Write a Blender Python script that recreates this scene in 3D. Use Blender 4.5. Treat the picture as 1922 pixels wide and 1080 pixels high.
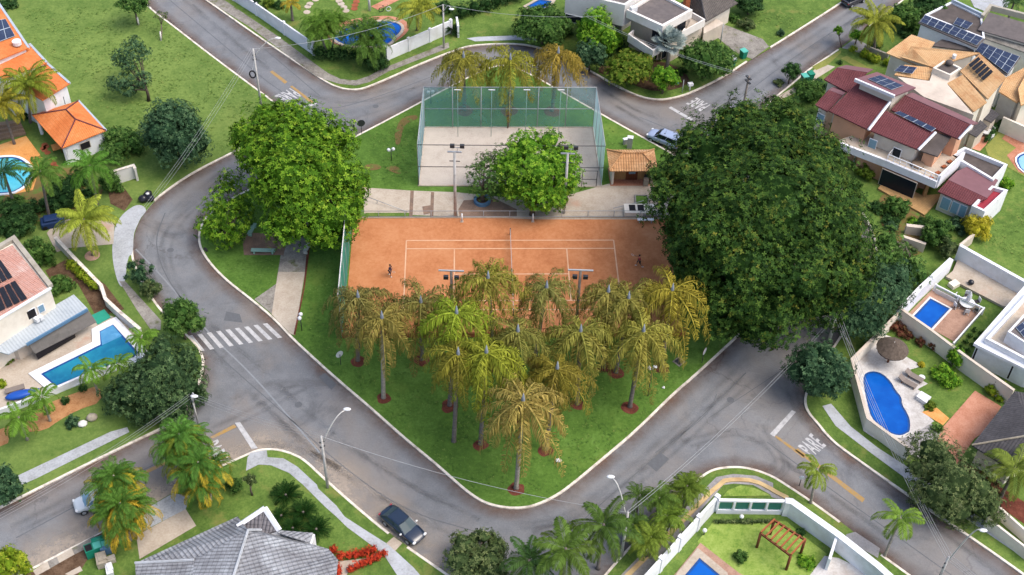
import bpy, bmesh, math, random
import numpy as np
from mathutils import Vector, Matrix

sc = bpy.context.scene
for o in list(bpy.data.objects):
    bpy.data.objects.remove(o)
COL = sc.collection
R = math.radians

# ------------------------------------------------------------------ camera
CAM_F, CAM_TH, CAM_ROLL, CAM_H = 2432.5, 0.79191, 0.03399, 102.107
CAM_Y = -100.74
_fw = np.array([0, math.cos(CAM_TH), -math.sin(CAM_TH)])
_r0 = np.array([1.0, 0, 0]); _u0 = np.cross(_r0, _fw)
_rt = math.cos(CAM_ROLL) * _r0 + math.sin(CAM_ROLL) * _u0
_up = -math.sin(CAM_ROLL) * _r0 + math.cos(CAM_ROLL) * _u0
_C = np.array([0, CAM_Y, CAM_H])
cd = bpy.data.cameras.new('camera'); cam = bpy.data.objects.new('camera', cd); COL.objects.link(cam)
m = Matrix.Identity(4)
for i in range(3):
    m[i][0], m[i][1], m[i][2], m[i][3] = _rt[i], _up[i], -_fw[i], _C[i]
cam.matrix_world = m
cd.sensor_fit = 'HORIZONTAL'; cd.sensor_width = 36.0; cd.lens = 36.0 * CAM_F / 1922.0
cd.clip_start = 1.0; cd.clip_end = 4000
sc.camera = cam

# ------------------------------------------------------------------ light
SUN_EL, SUN_AZ = R(60), R(105)          # azimuth measured from +Y towards +X
w = bpy.data.worlds.new('World'); sc.world = w; w.use_nodes = True
nt = w.node_tree; bg = nt.nodes['Background']
sky = nt.nodes.new('ShaderNodeTexSky'); sky.sky_type = 'NISHITA'; sky.sun_disc = False
sky.sun_elevation = SUN_EL; sky.sun_rotation = SUN_AZ
sky.dust_density = 4.0; sky.air_density = 1.0; sky.ozone_density = 0.6
nt.links.new(sky.outputs[0], bg.inputs[0]); bg.inputs[1].default_value = 0.15
sl = bpy.data.lights.new('sun', 'SUN'); sl.energy = 1.15; sl.angle = R(40); sl.color = (1.0, 0.95, 0.87)
sun = bpy.data.objects.new('sun', sl); COL.objects.link(sun)
sun.rotation_euler = Vector((-math.sin(SUN_AZ) * math.cos(SUN_EL), -math.cos(SUN_AZ) * math.cos(SUN_EL), -math.sin(SUN_EL))).to_track_quat('-Z', 'Y').to_euler()
sun.location = (60, 60, 200)
vs = sc.view_settings
vs.view_transform = 'Standard'; vs.look = 'None'; vs.gamma = 1.0; vs.use_curve_mapping = False
vs.exposure = 0.88
sc.render.engine = 'CYCLES'

# ------------------------------------------------------------------ survey: photo pixel -> metres
# Every point below was surveyed from the photograph (1922x1080) and turned into metres on the
# ground (or at a stated height) with the camera solved from the tennis court's known lines.
def G(px, py, z=0.0):
    d = _fw + ((px - 961) / CAM_F) * _rt - ((py - 540) / CAM_F) * _up
    t = (z - CAM_H) / d[2]
    return (_C[0] + t * d[0], _C[1] + t * d[1], z)
def gxy(px, py, z=0.0):
    a = G(px, py, z); return (a[0], a[1])
def ppm(px, py, z=0.0):          # photo pixels per metre at that point
    a = np.array(G(px, py, z)) - _C
    return CAM_F / float(a @ _fw)
OFF = dict(A=(0, 0), B=(470, 0), C=(950, 0), D=(1422, 0), E=(0, 260), F=(470, 260), K2=(950, 260), H=(1422, 260),
           I=(0, 530), J=(470, 530), K=(950, 530), L=(1422, 530), M=(0, 800), N=(470, 800), O=(950, 800), Q=(1422, 800))
def Z(k, *pts):                  # detail-sheet coordinates -> photo pixels
    ox, oy = OFF[k]; s = 500.0 / 1922
    r = [(ox + a * s, oy + b * s) for a, b in pts]
    return r
def z1(k, a, b): return Z(k, (a, b))[0]
def W(pts, z=0.0): return [gxy(a, b, z) for a, b in pts]

# ------------------------------------------------------------------ materials
MATS = {}
def hexlin(h):
    h = h.lstrip('#'); v = [int(h[i:i + 2], 16) / 255 for i in (0, 2, 4)]
    return tuple(c / 12.92 if c <= .04045 else ((c + .055) / 1.055) ** 2.4 for c in v)
def mul(c, k): return tuple(x * k for x in c)
class NT:
    def __init__(s, name):
        s.m = bpy.data.materials.new(name); s.m.use_nodes = True
        s.t = s.m.node_tree; s.n = s.t.nodes; s.p = s.n['Principled BSDF']; s.out = s.n['Material Output']
    def new(s, t, **k):
        n = s.n.new(t)
        for a, b in k.items(): setattr(n, a, b)
        return n
    def link(s, a, b): s.t.links.new(a, b)
    def coord(s, kind='Object'):
        return s.new('ShaderNodeTexCoord').outputs[kind]
    def pos(s):
        return s.new('ShaderNodeNewGeometry').outputs['Position']
    def noise(s, scale, vec=None, detail=4, rough=.55, dist=0.0):
        n = s.new('ShaderNodeTexNoise'); n.inputs['Scale'].default_value = scale; n.inputs['Detail'].default_value = detail
        n.inputs['Roughness'].default_value = rough; n.inputs['Distortion'].default_value = dist
        if vec is not None: s.link(vec, n.inputs['Vector'])
        return n.outputs['Fac']
    def ramp(s, fac, stops):
        r = s.new('ShaderNodeValToRGB'); e = r.color_ramp.elements
        while len(e) < len(stops): e.new(.5)
        for i, (p, c) in enumerate(stops):
            e[i].position = p
            e[i].color = (c[0], c[1], c[2], 1) if isinstance(c, (tuple, list)) else (c, c, c, 1)
        s.link(fac, r.inputs[0]); return r.outputs[0]
    def mix(s, f, a, b, mode='MIX'):
        n = s.new('ShaderNodeMix', data_type='RGBA', blend_type=mode)
        for sock, v in ((0, f), (6, a), (7, b)):
            if hasattr(v, 'is_linked'): s.link(v, n.inputs[sock])
            elif sock == 0: n.inputs[0].default_value = v
            else: n.inputs[sock].default_value = (v[0], v[1], v[2], 1)
        return n.outputs[2]
    def math(s, op, a, b=0.0):
        n = s.new('ShaderNodeMath', operation=op)
        for i, v in enumerate((a, b)):
            if hasattr(v, 'is_linked'): s.link(v, n.inputs[i])
            else: n.inputs[i].default_value = v
        return n.outputs[0]
    def bump(s, h, strength=.3, dist=.05):
        b = s.new('ShaderNodeBump'); b.inputs['Strength'].default_value = strength; b.inputs['Distance'].default_value = dist
        s.link(h, b.inputs['Height']); s.link(b.outputs[0], s.p.inputs['Normal'])
    def done(s, col=None, rough=.8, spec=.3, metal=0.0):
        if col is not None:
            if hasattr(col, 'is_linked'): s.link(col, s.p.inputs['Base Color'])
            else: s.p.inputs['Base Color'].default_value = (*col[:3], 1)
        s.p.inputs['Roughness'].default_value = rough; s.p.inputs['Specular IOR Level'].default_value = spec
        s.p.inputs['Metallic'].default_value = metal
        return s.m
def M(name): return MATS[name]

def mk_ground(name, cols, scales=(.06, .5, 4.0), rough=.95, bumpk=.4, spots=None, uvw=False):
    t = NT(name); v = t.pos()
    a = t.noise(scales[0], v, 5, .6); b = t.noise(scales[1], v, 4, .65); c = t.noise(scales[2], v, 3, .7)
    f = t.math('ADD', t.math('MULTIPLY', a, .34), t.math('ADD', t.math('MULTIPLY', b, .33), t.math('MULTIPLY', c, .33)))
    n = len(cols)
    col = t.ramp(f, [(.40 + .2 * i / (n - 1), cc) for i, cc in enumerate(cols)])
    if spots:
        for sc_, lo, hi, cc in spots:
            s_ = t.noise(sc_, v, 6, .65); col = t.mix(t.ramp(s_, [(lo, 0.0), (hi, 1.0)]), col, cc)
    t.bump(c, bumpk, .05)
    MATS[name] = t.done(col, rough, .15)
def plain(name, col, rough=.6, var=.15, scale=1.5, spec=.3, metal=0.0, dirt=None, bump=0.0):
    t = NT(name); v = t.pos()
    a = t.noise(scale, v, 5, .65)
    c = t.ramp(a, [(.3, mul(col, 1 - var)), (.7, mul(col, 1 + var))])
    if dirt:
        b = t.noise(scale * .35, v, 6, .7); c = t.mix(t.ramp(b, [(.5, 0.0), (.72, .75)]), c, dirt)
    if bump: t.bump(t.noise(scale * 8, v, 3), bump, .02)
    MATS[name] = t.done(c, rough, spec, metal)
CORE = {}
def leafm(name, dark, mid, light, hi=None, trans=.25, objtint=False):
    t = NT(name)
    g = t.new('ShaderNodeNewGeometry'); rnd = g.outputs['Random Per Island']
    v = t.pos(); pn = t.noise(.55, v, 3, .6)
    f = t.math('ADD', t.math('MULTIPLY', rnd, .7), t.math('MULTIPLY', pn, .38))
    st = [(.12, dark), (.48, mid), (.82, light)]
    if hi: st.append((.98, hi))
    c = t.ramp(f, st)
    if objtint:
        oi = t.new('ShaderNodeObjectInfo'); c = t.mix(1.0, c, oi.outputs['Color'], 'MULTIPLY')
        ag = t.new('ShaderNodeAttribute'); ag.attribute_name = 'age'; c = t.mix(t.math('MULTIPLY', ag.outputs['Fac'], .55), c, hexlin('#7a6238'))
    CORE[name] = tuple(.55 * a + .45 * b for a, b in zip(dark, mid))  # heart colour below leaf tone: shade between leaf clumps painted in
    m_ = t.done(c, .65, .08)
    tr = t.new('ShaderNodeBsdfTranslucent'); t.link(c, tr.inputs[0])
    mx = t.new('ShaderNodeMixShader'); mx.inputs[0].default_value = trans
    t.link(t.p.outputs[0], mx.inputs[1]); t.link(tr.outputs[0], mx.inputs[2]); t.link(mx.outputs[0], t.out.inputs[0])
    MATS[name] = m_
def roofm(name, cols, period=.28, course=.4, depth=.5, gap=.55, patch=.35, lichen=None):
    """clay tile: rolls along the eave (u) and courses up the slope (v), in metres"""
    t = NT(name); uv = t.coord('UV')
    sep = t.new('ShaderNodeSeparateXYZ'); t.link(uv, sep.inputs[0])
    u = t.math('FRACT', t.math('DIVIDE', sep.outputs[0], period)); vv = t.math('FRACT', t.math('DIVIDE', sep.outputs[1], course))
    roll = t.math('ABSOLUTE', t.math('SUBTRACT', t.math('MULTIPLY', u, 2.0), 1.0))
    v = t.pos(); a = t.noise(patch, v, 5, .7); b = t.noise(3.0, v, 4, .7)
    f = t.math('ADD', t.math('MULTIPLY', a, .6), t.math('MULTIPLY', b, .4))
    c = t.ramp(f, [(.34, cols[0]), (.5, cols[1]), (.66, cols[2])])
    if lichen: c = t.mix(t.ramp(t.noise(.5, v, 6, .75), [(.52, 0.0), (.68, .8)]), c, lichen)
    line = t.ramp(vv, [(.0, gap), (.16, 1.0), (1.0, 1.0)])
    c = t.mix(1.0, c, t.ramp(roll, [(0.0, 1.05), (.75, .92), (1.0, gap)]), 'MULTIPLY')
    c = t.mix(1.0, c, line, 'MULTIPLY')
    t.bump(t.math('ADD', t.math('SUBTRACT', 1.0, t.math('MULTIPLY', roll, roll)), t.math('MULTIPLY', vv, -.4)), depth, .08)
    MATS[name] = t.done(c, .85, .2)
GAIN = 1.35
def T(h): return mul(hexlin(h), 1 / GAIN)
mk_ground('grass', [T('#4b6c2b'), T('#5b7e33'), T('#6b8f41')], spots=[(.11, .56, .75, T('#7d9444')), (.35, .68, .8, T('#82804c'))])
mk_ground('grass_field', [T('#577434'), T('#6a8340'), T('#7e954c')], scales=(.045, .35, 3.0), spots=[(.12, .55, .75, T('#84964e')), (.3, .6, .78, T('#55752f')), (.5, .72, .82, T('#8c8f5a'))])
mk_ground('grass_yard', [T('#4f6a2e'), T('#64803a'), T('#7c9448')], scales=(.12, .8, 5.0), spots=[(.4, .56, .75, T('#87854a')), (.9, .68, .78, T('#8a6a45'))])
mk_ground('grass_dry', [T('#7f8a4a'), T('#95984f'), T('#a3a35a')], scales=(.2, .9, 5.0))
mk_ground('grass_lime', [T('#6e8f3a'), T('#8fa84e'), T('#a2b660')], scales=(.25, 1.0, 5.0), spots=[(.6, .58, .7, T('#648a3c'))])
mk_ground('soil', [T('#57332a'), T('#703f33'), T('#834e40')], scales=(.3, 1.2, 6.0))
mk_ground('soil_fade', [T('#6f6a38'), T('#7f6a44'), T('#8a5e46')], scales=(.4, 1.6, 6.0), spots=[(.8, .48, .6, T('#62823a'))])
mk_ground('soil_brown', [T('#4d3a2c'), T('#66503e'), T('#7a6350')], scales=(.3, 1.2, 6.0))
mk_ground('soil_orange', [T('#a3724a'), T('#bd8a5e'), T('#c99a6c')], scales=(.3, 1.2, 6.0))
mk_ground('clay', [T('#b3724a'), T('#c68459'), T('#d09267')], scales=(.07, .3, 3.0), bumpk=.1, spots=[(.16, .55, .75, T('#bd7a50'))])
mk_ground('sand', [T('#b9ada2'), T('#c8bdb2'), T('#d0c5ba')], scales=(.15, .8, 5.0), bumpk=.25)
mk_ground('concrete', [T('#a3a6a8'), T('#b9bdc2'), T('#c6cbd2')], scales=(.15, .9, 5.0), bumpk=.1, spots=[(.35, .6, .74, T('#8e8b84')), (1.3, .68, .76, T('#77726a'))])
mk_ground('concrete_old', [T('#77736c'), T('#96918a'), T('#aaa69e')], scales=(.25, 1.4, 5.0), bumpk=.15, spots=[(.6, .56, .68, T('#6f7350')), (1.6, .62, .72, T('#5e564c'))])
mk_ground('concrete_warm', [T('#b3a594'), T('#c4b7a7'), T('#cfc4b5')], scales=(.13, .8, 5.0), bumpk=.1, spots=[(.22, .58, .72, T('#c29a84')), (.8, .68, .78, T('#94826f'))])
mk_ground('paving_grey', [T('#8d8a8a'), T('#a29f9f'), T('#b0adad')], scales=(.2, 1., 5.0), bumpk=.1)
mk_ground('brick_paving', [T('#b5795e'), T('#cc9076'), T('#d8a086')], scales=(.2, 1.2, 7.0), bumpk=.15)
mk_ground('deck_pink', [T('#a07f6e'), T('#b7937f'), T('#c3a08d')], scales=(.2, 1.2, 7.0), bumpk=.1)
mk_ground('tile_orange', [T('#d08a4e'), T('#e8a660'), T('#eeb474')], scales=(.2, 1.2, 7.0), bumpk=.1)
mk_ground('marble', [T('#bdb8b3'), T('#d3d0cd'), T('#e2e0de')], scales=(.25, .9, 5.0), bumpk=.1, spots=[(.3, .56, .7, T('#b7aca2'))])
mk_ground('dirt', [T('#7b6a60'), T('#8d7667'), T('#a08574')], scales=(.3, 1.2, 6.0))

# worn asphalt: broad grey patches, wheel-polished streaks, tar cracks
t = NT('asphalt'); v = t.pos()
a = t.noise(.05, v, 5, .6); b = t.noise(.45, v, 5, .7); c = t.noise(9.0, v, 3, .8)
f = t.math('ADD', t.math('MULTIPLY', a, .4), t.math('ADD', t.math('MULTIPLY', b, .3), t.math('MULTIPLY', c, .3)))
col = t.ramp(f, [(.36, T('#6c6e71')), (.5, T('#818489')), (.62, T('#949698'))])
warm = t.noise(.09, v, 5, .6, .6)
col = t.mix(t.ramp(warm, [(.46, 0.0), (.68, .7)]), col, T('#90877f'))
dk = t.noise(.16, v, 7, .7, 1.2); col = t.mix(t.ramp(dk, [(.56, 0.0), (.72, .6)]), col, T('#565659'))
vo = t.new('ShaderNodeTexVoronoi', feature='DISTANCE_TO_EDGE'); vo.inputs['Scale'].default_value = .11
nv = t.new('ShaderNodeTexNoise'); nv.inputs['Scale'].default_value = .5; nv.inputs['Detail'].default_value = 5; t.link(v, nv.inputs['Vector'])
va = t.new('ShaderNodeVectorMath', operation='MULTIPLY_ADD'); t.link(nv.outputs['Color'], va.inputs[0]); va.inputs[1].default_value = (3, 3, 3); t.link(v, va.inputs[2]); t.link(va.outputs[0], vo.inputs['Vector'])
gate = t.ramp(t.noise(.06, v, 3, .6), [(.5, 0.0), (.62, .75)])
crack = t.math('MULTIPLY', t.ramp(vo.outputs['Distance'], [(0.0, 1.0), (.012, 0.0)]), gate)
col = t.mix(crack, col, T('#6a696b'))
col = t.mix(1.0, col, t.ramp(t.noise(5.0, v, 6, .85), [(.3, .84), (.7, 1.14)]), 'MULTIPLY')
t.bump(c, .25, .02); MATS['asphalt'] = t.done(col, .85, .3)

def dirtband(name, colr, top=.8):
    t = NT(name); v = t.pos(); uv = t.coord('UV'); sep = t.new('ShaderNodeSeparateXYZ'); t.link(uv, sep.inputs[0])
    n = t.noise(.22, v, 6, .7); n2 = t.noise(2.5, v, 4, .7)
    k = t.math('MULTIPLY', t.ramp(sep.outputs[1], [(0.0, 1.0), (1.0, 0.0)]), t.ramp(t.math('ADD', t.math('MULTIPLY', n, .75), t.math('MULTIPLY', n2, .25)), [(.36, .1), (.62, top)]))
    tr = t.new('ShaderNodeBsdfTransparent'); mx = t.new('ShaderNodeMixShader')
    t.link(k, mx.inputs[0]); t.link(tr.outputs[0], mx.inputs[1]); t.done(colr, .9, .1)
    t.link(t.p.outputs[0], mx.inputs[2]); t.link(mx.outputs[0], t.out.inputs[0]); MATS[name] = t.m
dirtband('road_dirt', T('#7d6354')); dirtband('road_dust', T('#c9baa9'), .95)
t = NT('tyre_dark'); v = t.pos(); uv = t.coord('UV'); sep = t.new('ShaderNodeSeparateXYZ'); t.link(uv, sep.inputs[0])
k = t.math('MULTIPLY', t.ramp(sep.outputs[1], [(0.0, 0.0), (.5, 1.0), (1.0, 0.0)]), t.ramp(t.noise(.12, v, 5, .7), [(.42, .0), (.7, .3)]))
tr = t.new('ShaderNodeBsdfTransparent'); mx = t.new('ShaderNodeMixShader'); t.link(k, mx.inputs[0]); t.link(tr.outputs[0], mx.inputs[1]); t.done(T('#58585b'), .85, .2)
t.link(t.p.outputs[0], mx.inputs[2]); t.link(mx.outputs[0], t.out.inputs[0]); MATS['tyre_dark'] = t.m
def paintm(name, colr):
    t = NT(name); v = t.pos(); n = t.noise(2.2, v, 6, .75)
    MATS[name] = t.done(t.mix(t.ramp(n, [(.44, 0.0), (.68, .7)]), colr, T('#8f8f92')), .6, .3)
plain('tar', T('#686b70'), .8, .1, 3); plain('tar_pale', T('#8f949a'), .8, .1, 3)
paintm('paint_white', T('#cfcfd0')); paintm('paint_yellow', T('#b5914f')); plain('line_clay', T('#deb594'), .8, .1, 1.0, dirt=T('#cf9468'))
def TW(h): return mul(hexlin(h), 1 / 1.02)
plain('kerb', TW('#d4ccc0'), .8, .2, 2.2, dirt=T('#86776a'))
plain('kerb_yellow', T('#dcbf8c'), .8, .12, 1.2, dirt=T('#b08a60'))
plain('wall_white', TW('#dfe1e6'), .7, .05, .8, dirt=TW('#bdbcba'))
plain('wall_pale', TW('#cfcdcb'), .75, .06, .8, dirt=TW('#b2aea8'))
plain('wall_cream', TW('#ddd5c8'), .75, .05, .7, dirt=TW('#bfb3a2'))
plain('wall_beige', TW('#c4b8aa'), .75, .06, .7, dirt=TW('#a3968a'))
plain('wall_salmon', TW('#d3a283'), .75, .06, .7, dirt=TW('#b98a6e'))
plain('wall_grey', TW('#a9a7a4'), .75, .08, .7, dirt=TW('#8e8a84'))
plain('wall_old', T('#b9b2a4'), .8, .1, 1.0, dirt=T('#857c6c'))
plain('stone', T('#b0a694'), .85, .25, 2.5, dirt=T('#837a6c'), bump=.3)
plain('brick_red', T('#a8613f'), .85, .2, 3.0, bump=.3)
plain('roof_gravel', T('#6e6766'), .9, .15, 1.5, dirt=T('#857b76'))
plain('roof_stain', T('#5d5552'), .9, .2, .9, dirt=T('#7b706a'))
plain('metal_sheet', T('#bcc8d4'), .45, .08, .6, .5, dirt=T('#a5adb4'))
plain('metal', T('#aeb2b6'), .4, .1, 2, .4)
plain('metal_dark', T('#3a3c40'), .5, .1, 2, .4)
plain('pole_concrete', T('#cfcdca'), .85, .12, 2.0, dirt=T('#85817c'))
plain('pole_wood', T('#827a74'), .85, .12, 2.0)
plain('pole_teal', T('#8fb0aa'), .6, .08, 2); plain('lamp_white', T('#f0f2f4'), .3, .02)
plain('plastic_green', T('#1f8a70'), .45, .1); plain('plastic_teal', T('#5fbfae'), .45, .1)
plain('plastic_blue', T('#1f58b8'), .4, .08); plain('plastic_white', T('#eceef0'), .4, .03)
plain('tarp_navy', T('#1a3560'), .6, .15, 2); plain('bag_black', T('#20222c'), .3, .2, 5, .5); plain('rubber', T('#1c1c1e'), .7, .1)
plain('bench_teal', T('#9cc3b5'), .7, .08, 2.0, dirt=T('#7f9a8c')); plain('bench_white', T('#cbc8bf'), .7, .08, 2.0)
plain('blue_paint', T('#5f86a8'), .7, .1, 2.0, dirt=T('#55707f'))
plain('glass_dark', T('#1e2732'), .25, .1, 1, .15); plain('glass_blue', T('#7fa2ba'), .2, .1, 1, .6)
plain('glass_grey', T('#41545c'), .3, .1, 1, .15); plain('glass_car', T('#86a9be'), .25, .05, 1, .3); plain('shutter_blue', T('#85adc2'), .5, .08, 3); plain('void_dark', T('#1d1a20'), .8, .1)
plain('awning', T('#77736f'), .85, .1, 3.0, dirt=T('#66625e'))
plain('thatch', T('#65594f'), .95, .35, 4.0, bump=.6)
plain('lounger', T('#8a7f78'), .8, .1, 4); plain('mat_green', T('#2fa088'), .8, .1, 3)
plain('parapet', TW('#e2dcd6'), .7, .05, .8, dirt=TW('#c6beb6'))
plain('flat_pink', T('#866066'), .85, .1, .8); plain('awning_red', T('#a83848'), .6, .08)
plain('skin', (.28, .15, .1), .6, .05); plain('cloth_navy', T('#2e2842'), .8, .1, 8); plain('cloth_red', T('#b3404a'), .8, .1, 8)
plain('cloth_white', T('#e6e0da'), .8, .05, 8); plain('cloth_dark', T('#3f3a3a'), .8, .1, 8); plain('hair', T('#241a16'), .6, .1, 20)
plain('terracotta', T('#a05a3c'), .8, .12, 2)
plain('bark', T('#6e6259'), .9, .25, 3.0, bump=.5); plain('bark_dark', T('#4d433b'), .9, .25, 3.0, bump=.5)
plain('lime_wash', T('#e0ddd6'), .8, .06, 3)
plain('crownshaft', T('#8a93a0'), .6, .15, 4)
def trunkm(name, c):
    t = NT(name); v = t.pos(); sep = t.new('ShaderNodeSeparateXYZ'); t.link(v, sep.inputs[0])
    r = t.math('FRACT', t.math('MULTIPLY', sep.outputs[2], 2.2)); n = t.noise(2.0, v, 5, .7)
    cc = t.ramp(n, [(.3, mul(c, .75)), (.7, mul(c, 1.25))])
    cc = t.mix(1.0, cc, t.ramp(r, [(0, .65), (.2, 1.0), (1, 1.0)]), 'MULTIPLY'); t.bump(r, .4, .03)
    MATS[name] = t.done(cc, .9, .15)
trunkm('palm_trunk', T('#7d7570')); trunkm('palm_trunk_pale', T('#a39c92'))
def woodm(name, c):
    t = NT(name); uv = t.coord('UV'); sep = t.new('ShaderNodeSeparateXYZ'); t.link(uv, sep.inputs[0])
    r = t.math('FRACT', t.math('MULTIPLY', sep.outputs[0], 4.0)); n = t.noise(1.2, t.pos(), 5, .7)
    cc = t.ramp(n, [(.3, mul(c, .8)), (.7, mul(c, 1.2))]); cc = t.mix(1.0, cc, t.ramp(r, [(0, .5), (.1, 1.0), (1, 1.0)]), 'MULTIPLY')
    MATS[name] = t.done(cc, .7, .25)
woodm('wood_deck', T('#c29a68')); woodm('wood_dark', T('#7d4a30')); woodm('wood_pergola', T('#a8623c')); woodm('wood_grey', T('#8a7766'))
# roofs
roofm('roof_orange', [T('#d9773f'), T('#ea8a4e'), T('#f2a067')], .24, .4, .5, .78)
roofm('roof_maroon', [T('#6a3a3d'), T('#784448'), T('#845054')], .26, .35, .6, .72, lichen=T('#6e4246'))
roofm('roof_tan', [T('#d3a070'), T('#e2b684'), T('#ecc698')], .22, .4, .4, .8, lichen=T('#c98f60'))
roofm('roof_kiosk', [T('#c48f60'), T('#dba878'), T('#e9bf94')], .3, .45, .8, .62, lichen=T('#b8835a'))
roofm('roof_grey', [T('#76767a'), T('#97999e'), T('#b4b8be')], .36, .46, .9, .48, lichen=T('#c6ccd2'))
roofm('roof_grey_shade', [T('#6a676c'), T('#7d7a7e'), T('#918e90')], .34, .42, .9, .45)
roofm('roof_dark', [T('#55504f'), T('#69635f'), T('#7b746f')], .3, .4, .6, .7)
roofm('roof_slate', [T('#4a484b'), T('#5b595c'), T('#6a686b')], .3, .4, .5, .75)
roofm('roof_clay_old', [T('#b98070'), T('#cf9c8c'), T('#dbb4a8')], .24, .4, .5, .72, lichen=T('#e0c8bc'))
roofm('metal_ribbed', [T('#a9b3bb'), T('#b9c2c9'), T('#c6ced4')], .33, 30., .4, .9)
roofm('solar', [T('#2e3a55'), T('#36425e'), T('#414e68')], .5, .5, 0.0, .8); MATS['solar'].node_tree.nodes['Principled BSDF'].inputs['Roughness'].default_value = .25
roofm('solar_heater', [T('#20242e'), T('#272b36'), T('#30343f')], .25, 9., .2, .85)
# net / glass
def netm(name, c, op):
    t = NT(name); t.done(c, .8, .1); tr = t.new('ShaderNodeBsdfTransparent'); tl = t.new('ShaderNodeBsdfTranslucent'); tl.inputs[0].default_value = (*c, 1); m2 = t.new('ShaderNodeMixShader'); m2.inputs[0].default_value = .5; t.link(t.p.outputs[0], m2.inputs[1]); t.link(tl.outputs[0], m2.inputs[2]); mx = t.new('ShaderNodeMixShader')
    n = t.noise(.5, t.pos(), 4, .6); k = t.ramp(n, [(.3, op * .85), (.7, min(1, op * 1.15))])
    t.link(k, mx.inputs[0]); t.link(tr.outputs[0], mx.inputs[1]); t.link(m2.outputs[0], mx.inputs[2]); t.link(mx.outputs[0], t.out.inputs[0]); MATS[name] = t.m
netm('net_teal', TW('#79b8b4'), .45); netm('net_side', TW('#a9ccd8'), .72); netm('net_clear', T('#8a9a98'), .05); netm('screen_teal', TW('#5fae9a'), .9)
netm('glass_teal', T('#56a899'), .75); netm('net_black', T('#4a4848'), .3); netm('glass_pale', T('#b9ccc0'), .45)
def waterm(name, deep, light, cell=1.6, k=.5):
    t = NT(name); v = t.pos(); n = t.noise(.35, v, 3, .5)
    w_ = t.new('ShaderNodeTexVoronoi', feature='SMOOTH_F1'); w_.inputs['Scale'].default_value = cell
    nv = t.noise(1.5, v, 3); vm = t.new('ShaderNodeVectorMath', operation='ADD'); t.link(v, vm.inputs[0]); t.link(nv, vm.inputs[1]); t.link(vm.outputs[0], w_.inputs['Vector'])
    c = t.ramp(n, [(.3, deep), (.7, light)]); c = t.mix(t.ramp(w_.outputs['Distance'], [(.45, 0.0), (.8, k)]), c, mul(light, 1.25))  # pale cells paint ripple highlights into the water colour
    t.bump(t.noise(3.5, v, 3), .12, .05); MATS[name] = t.done(c, .15, .12)
waterm('water_blue', T('#0f50b0'), T('#1868c8'), 1.6, .35); waterm('water_teal', T('#1f6f9a'), T('#2f93ae'), 2.2, .35)
waterm('water_cyan', T('#3fb4d6'), T('#74d4e6'), 1.5, .35); waterm('water_pale', T('#8ec4dc'), T('#a6d6ea'), 1.5, .3); waterm('water_step', T('#3f86bd'), T('#69a8d0'), 2.6, .5)
# leaves
plain('tile_navy', T('#1c4f94'), .3, .2, 6)
leafm('leaf_big', T('#162c12'), T('#345422'), T('#597830'), T('#8f8434'), .15)
leafm('leaf_bright', T('#23430f'), T('#568420'), T('#8cb433'), T('#b8d24a'))
leafm('leaf_lime', T('#2c5414'), T('#649a2a'), T('#98c43c'), T('#bcd854'))
leafm('leaf_dark', T('#1a3418'), T('#35562c'), T('#557a42'), T('#759856'))
leafm('leaf_mid', T('#22401a'), T('#4a6e32'), T('#6f9448'), T('#92ae5c'))
leafm('leaf_blue', T('#1f3824'), T('#3e5f42'), T('#5f8058'), T('#84a274'))
leafm('leaf_olive', T('#2e4126'), T('#586c40'), T('#7e8c58'), T('#a0a878'))
leafm('leaf_rust', T('#3a5018'), T('#5c7a24'), T('#83963a'), T('#b0863a'))
leafm('leaf_yellow', T('#8a8a1e'), T('#b8b030'), T('#d8cc48'), T('#e6dc66'))
leafm('leaf_goldgreen', T('#5d7a1c'), T('#86a02a'), T('#b2bc3a'), T('#d0cf50'))
leafm('leaf_redplant', T('#5d3a30'), T('#7a4a3a'), T('#7d6a44'), T('#a88a5a'))
leafm('leaf_smoke', T('#1f3420'), T('#3f5a38'), T('#64804f'), T('#88a070'))
leafm('flower_red', T('#6a2a1c'), T('#c63e28'), T('#e05234'), T('#f07a50'), .15)
leafm('frond', (.30, .34, .22), (.55, .58, .42), (.85, .86, .70), (1, 1, .9), .3, True)
leafm('frond_silver', T('#8a9c98'), T('#a9b9b4'), T('#c2cfc9'), T('#d8e2dc'), .2)
# ------------------------------------------------------------------ object helpers
def tag(o, label=None, cat=None, group=None, kind=None):
    if label: o['label'] = label
    if cat: o['category'] = cat
    if group: o['group'] = group
    if kind: o['kind'] = kind
    return o
def thing(name, label, cat, loc=(0, 0, 0), group=None, rz=0.0):
    o = bpy.data.objects.new(name, None); o.empty_display_size = .5; COL.objects.link(o)
    o.location = loc; o.rotation_euler = (0, 0, rz); return tag(o, label, cat, group)
def dup(root, loc, rz=0.0, label=None, scale=None, color=None):
    r = root.copy(); COL.objects.link(r); r.location = loc; r.rotation_euler = (0, 0, rz)
    if scale: r.scale = (scale,) * 3
    if label: r['label'] = label
    for ch in list(root.children):
        c = ch.copy(); COL.objects.link(c); c.parent = r
        if color: c.color = (*color, 1)
        for g in ch.children:
            d = g.copy(); COL.objects.link(d); d.parent = c
    return r
def link_mesh(name, me, mat, parent=None, smooth=False):
    if not isinstance(mat, (list, tuple)): mat = [mat]
    for x in mat: me.materials.append(MATS[x])
    o = bpy.data.objects.new(name, me); COL.objects.link(o)
    if smooth: me.polygons.foreach_set('use_smooth', [True] * len(me.polygons))
    if parent: o.parent = parent
    return o
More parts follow.
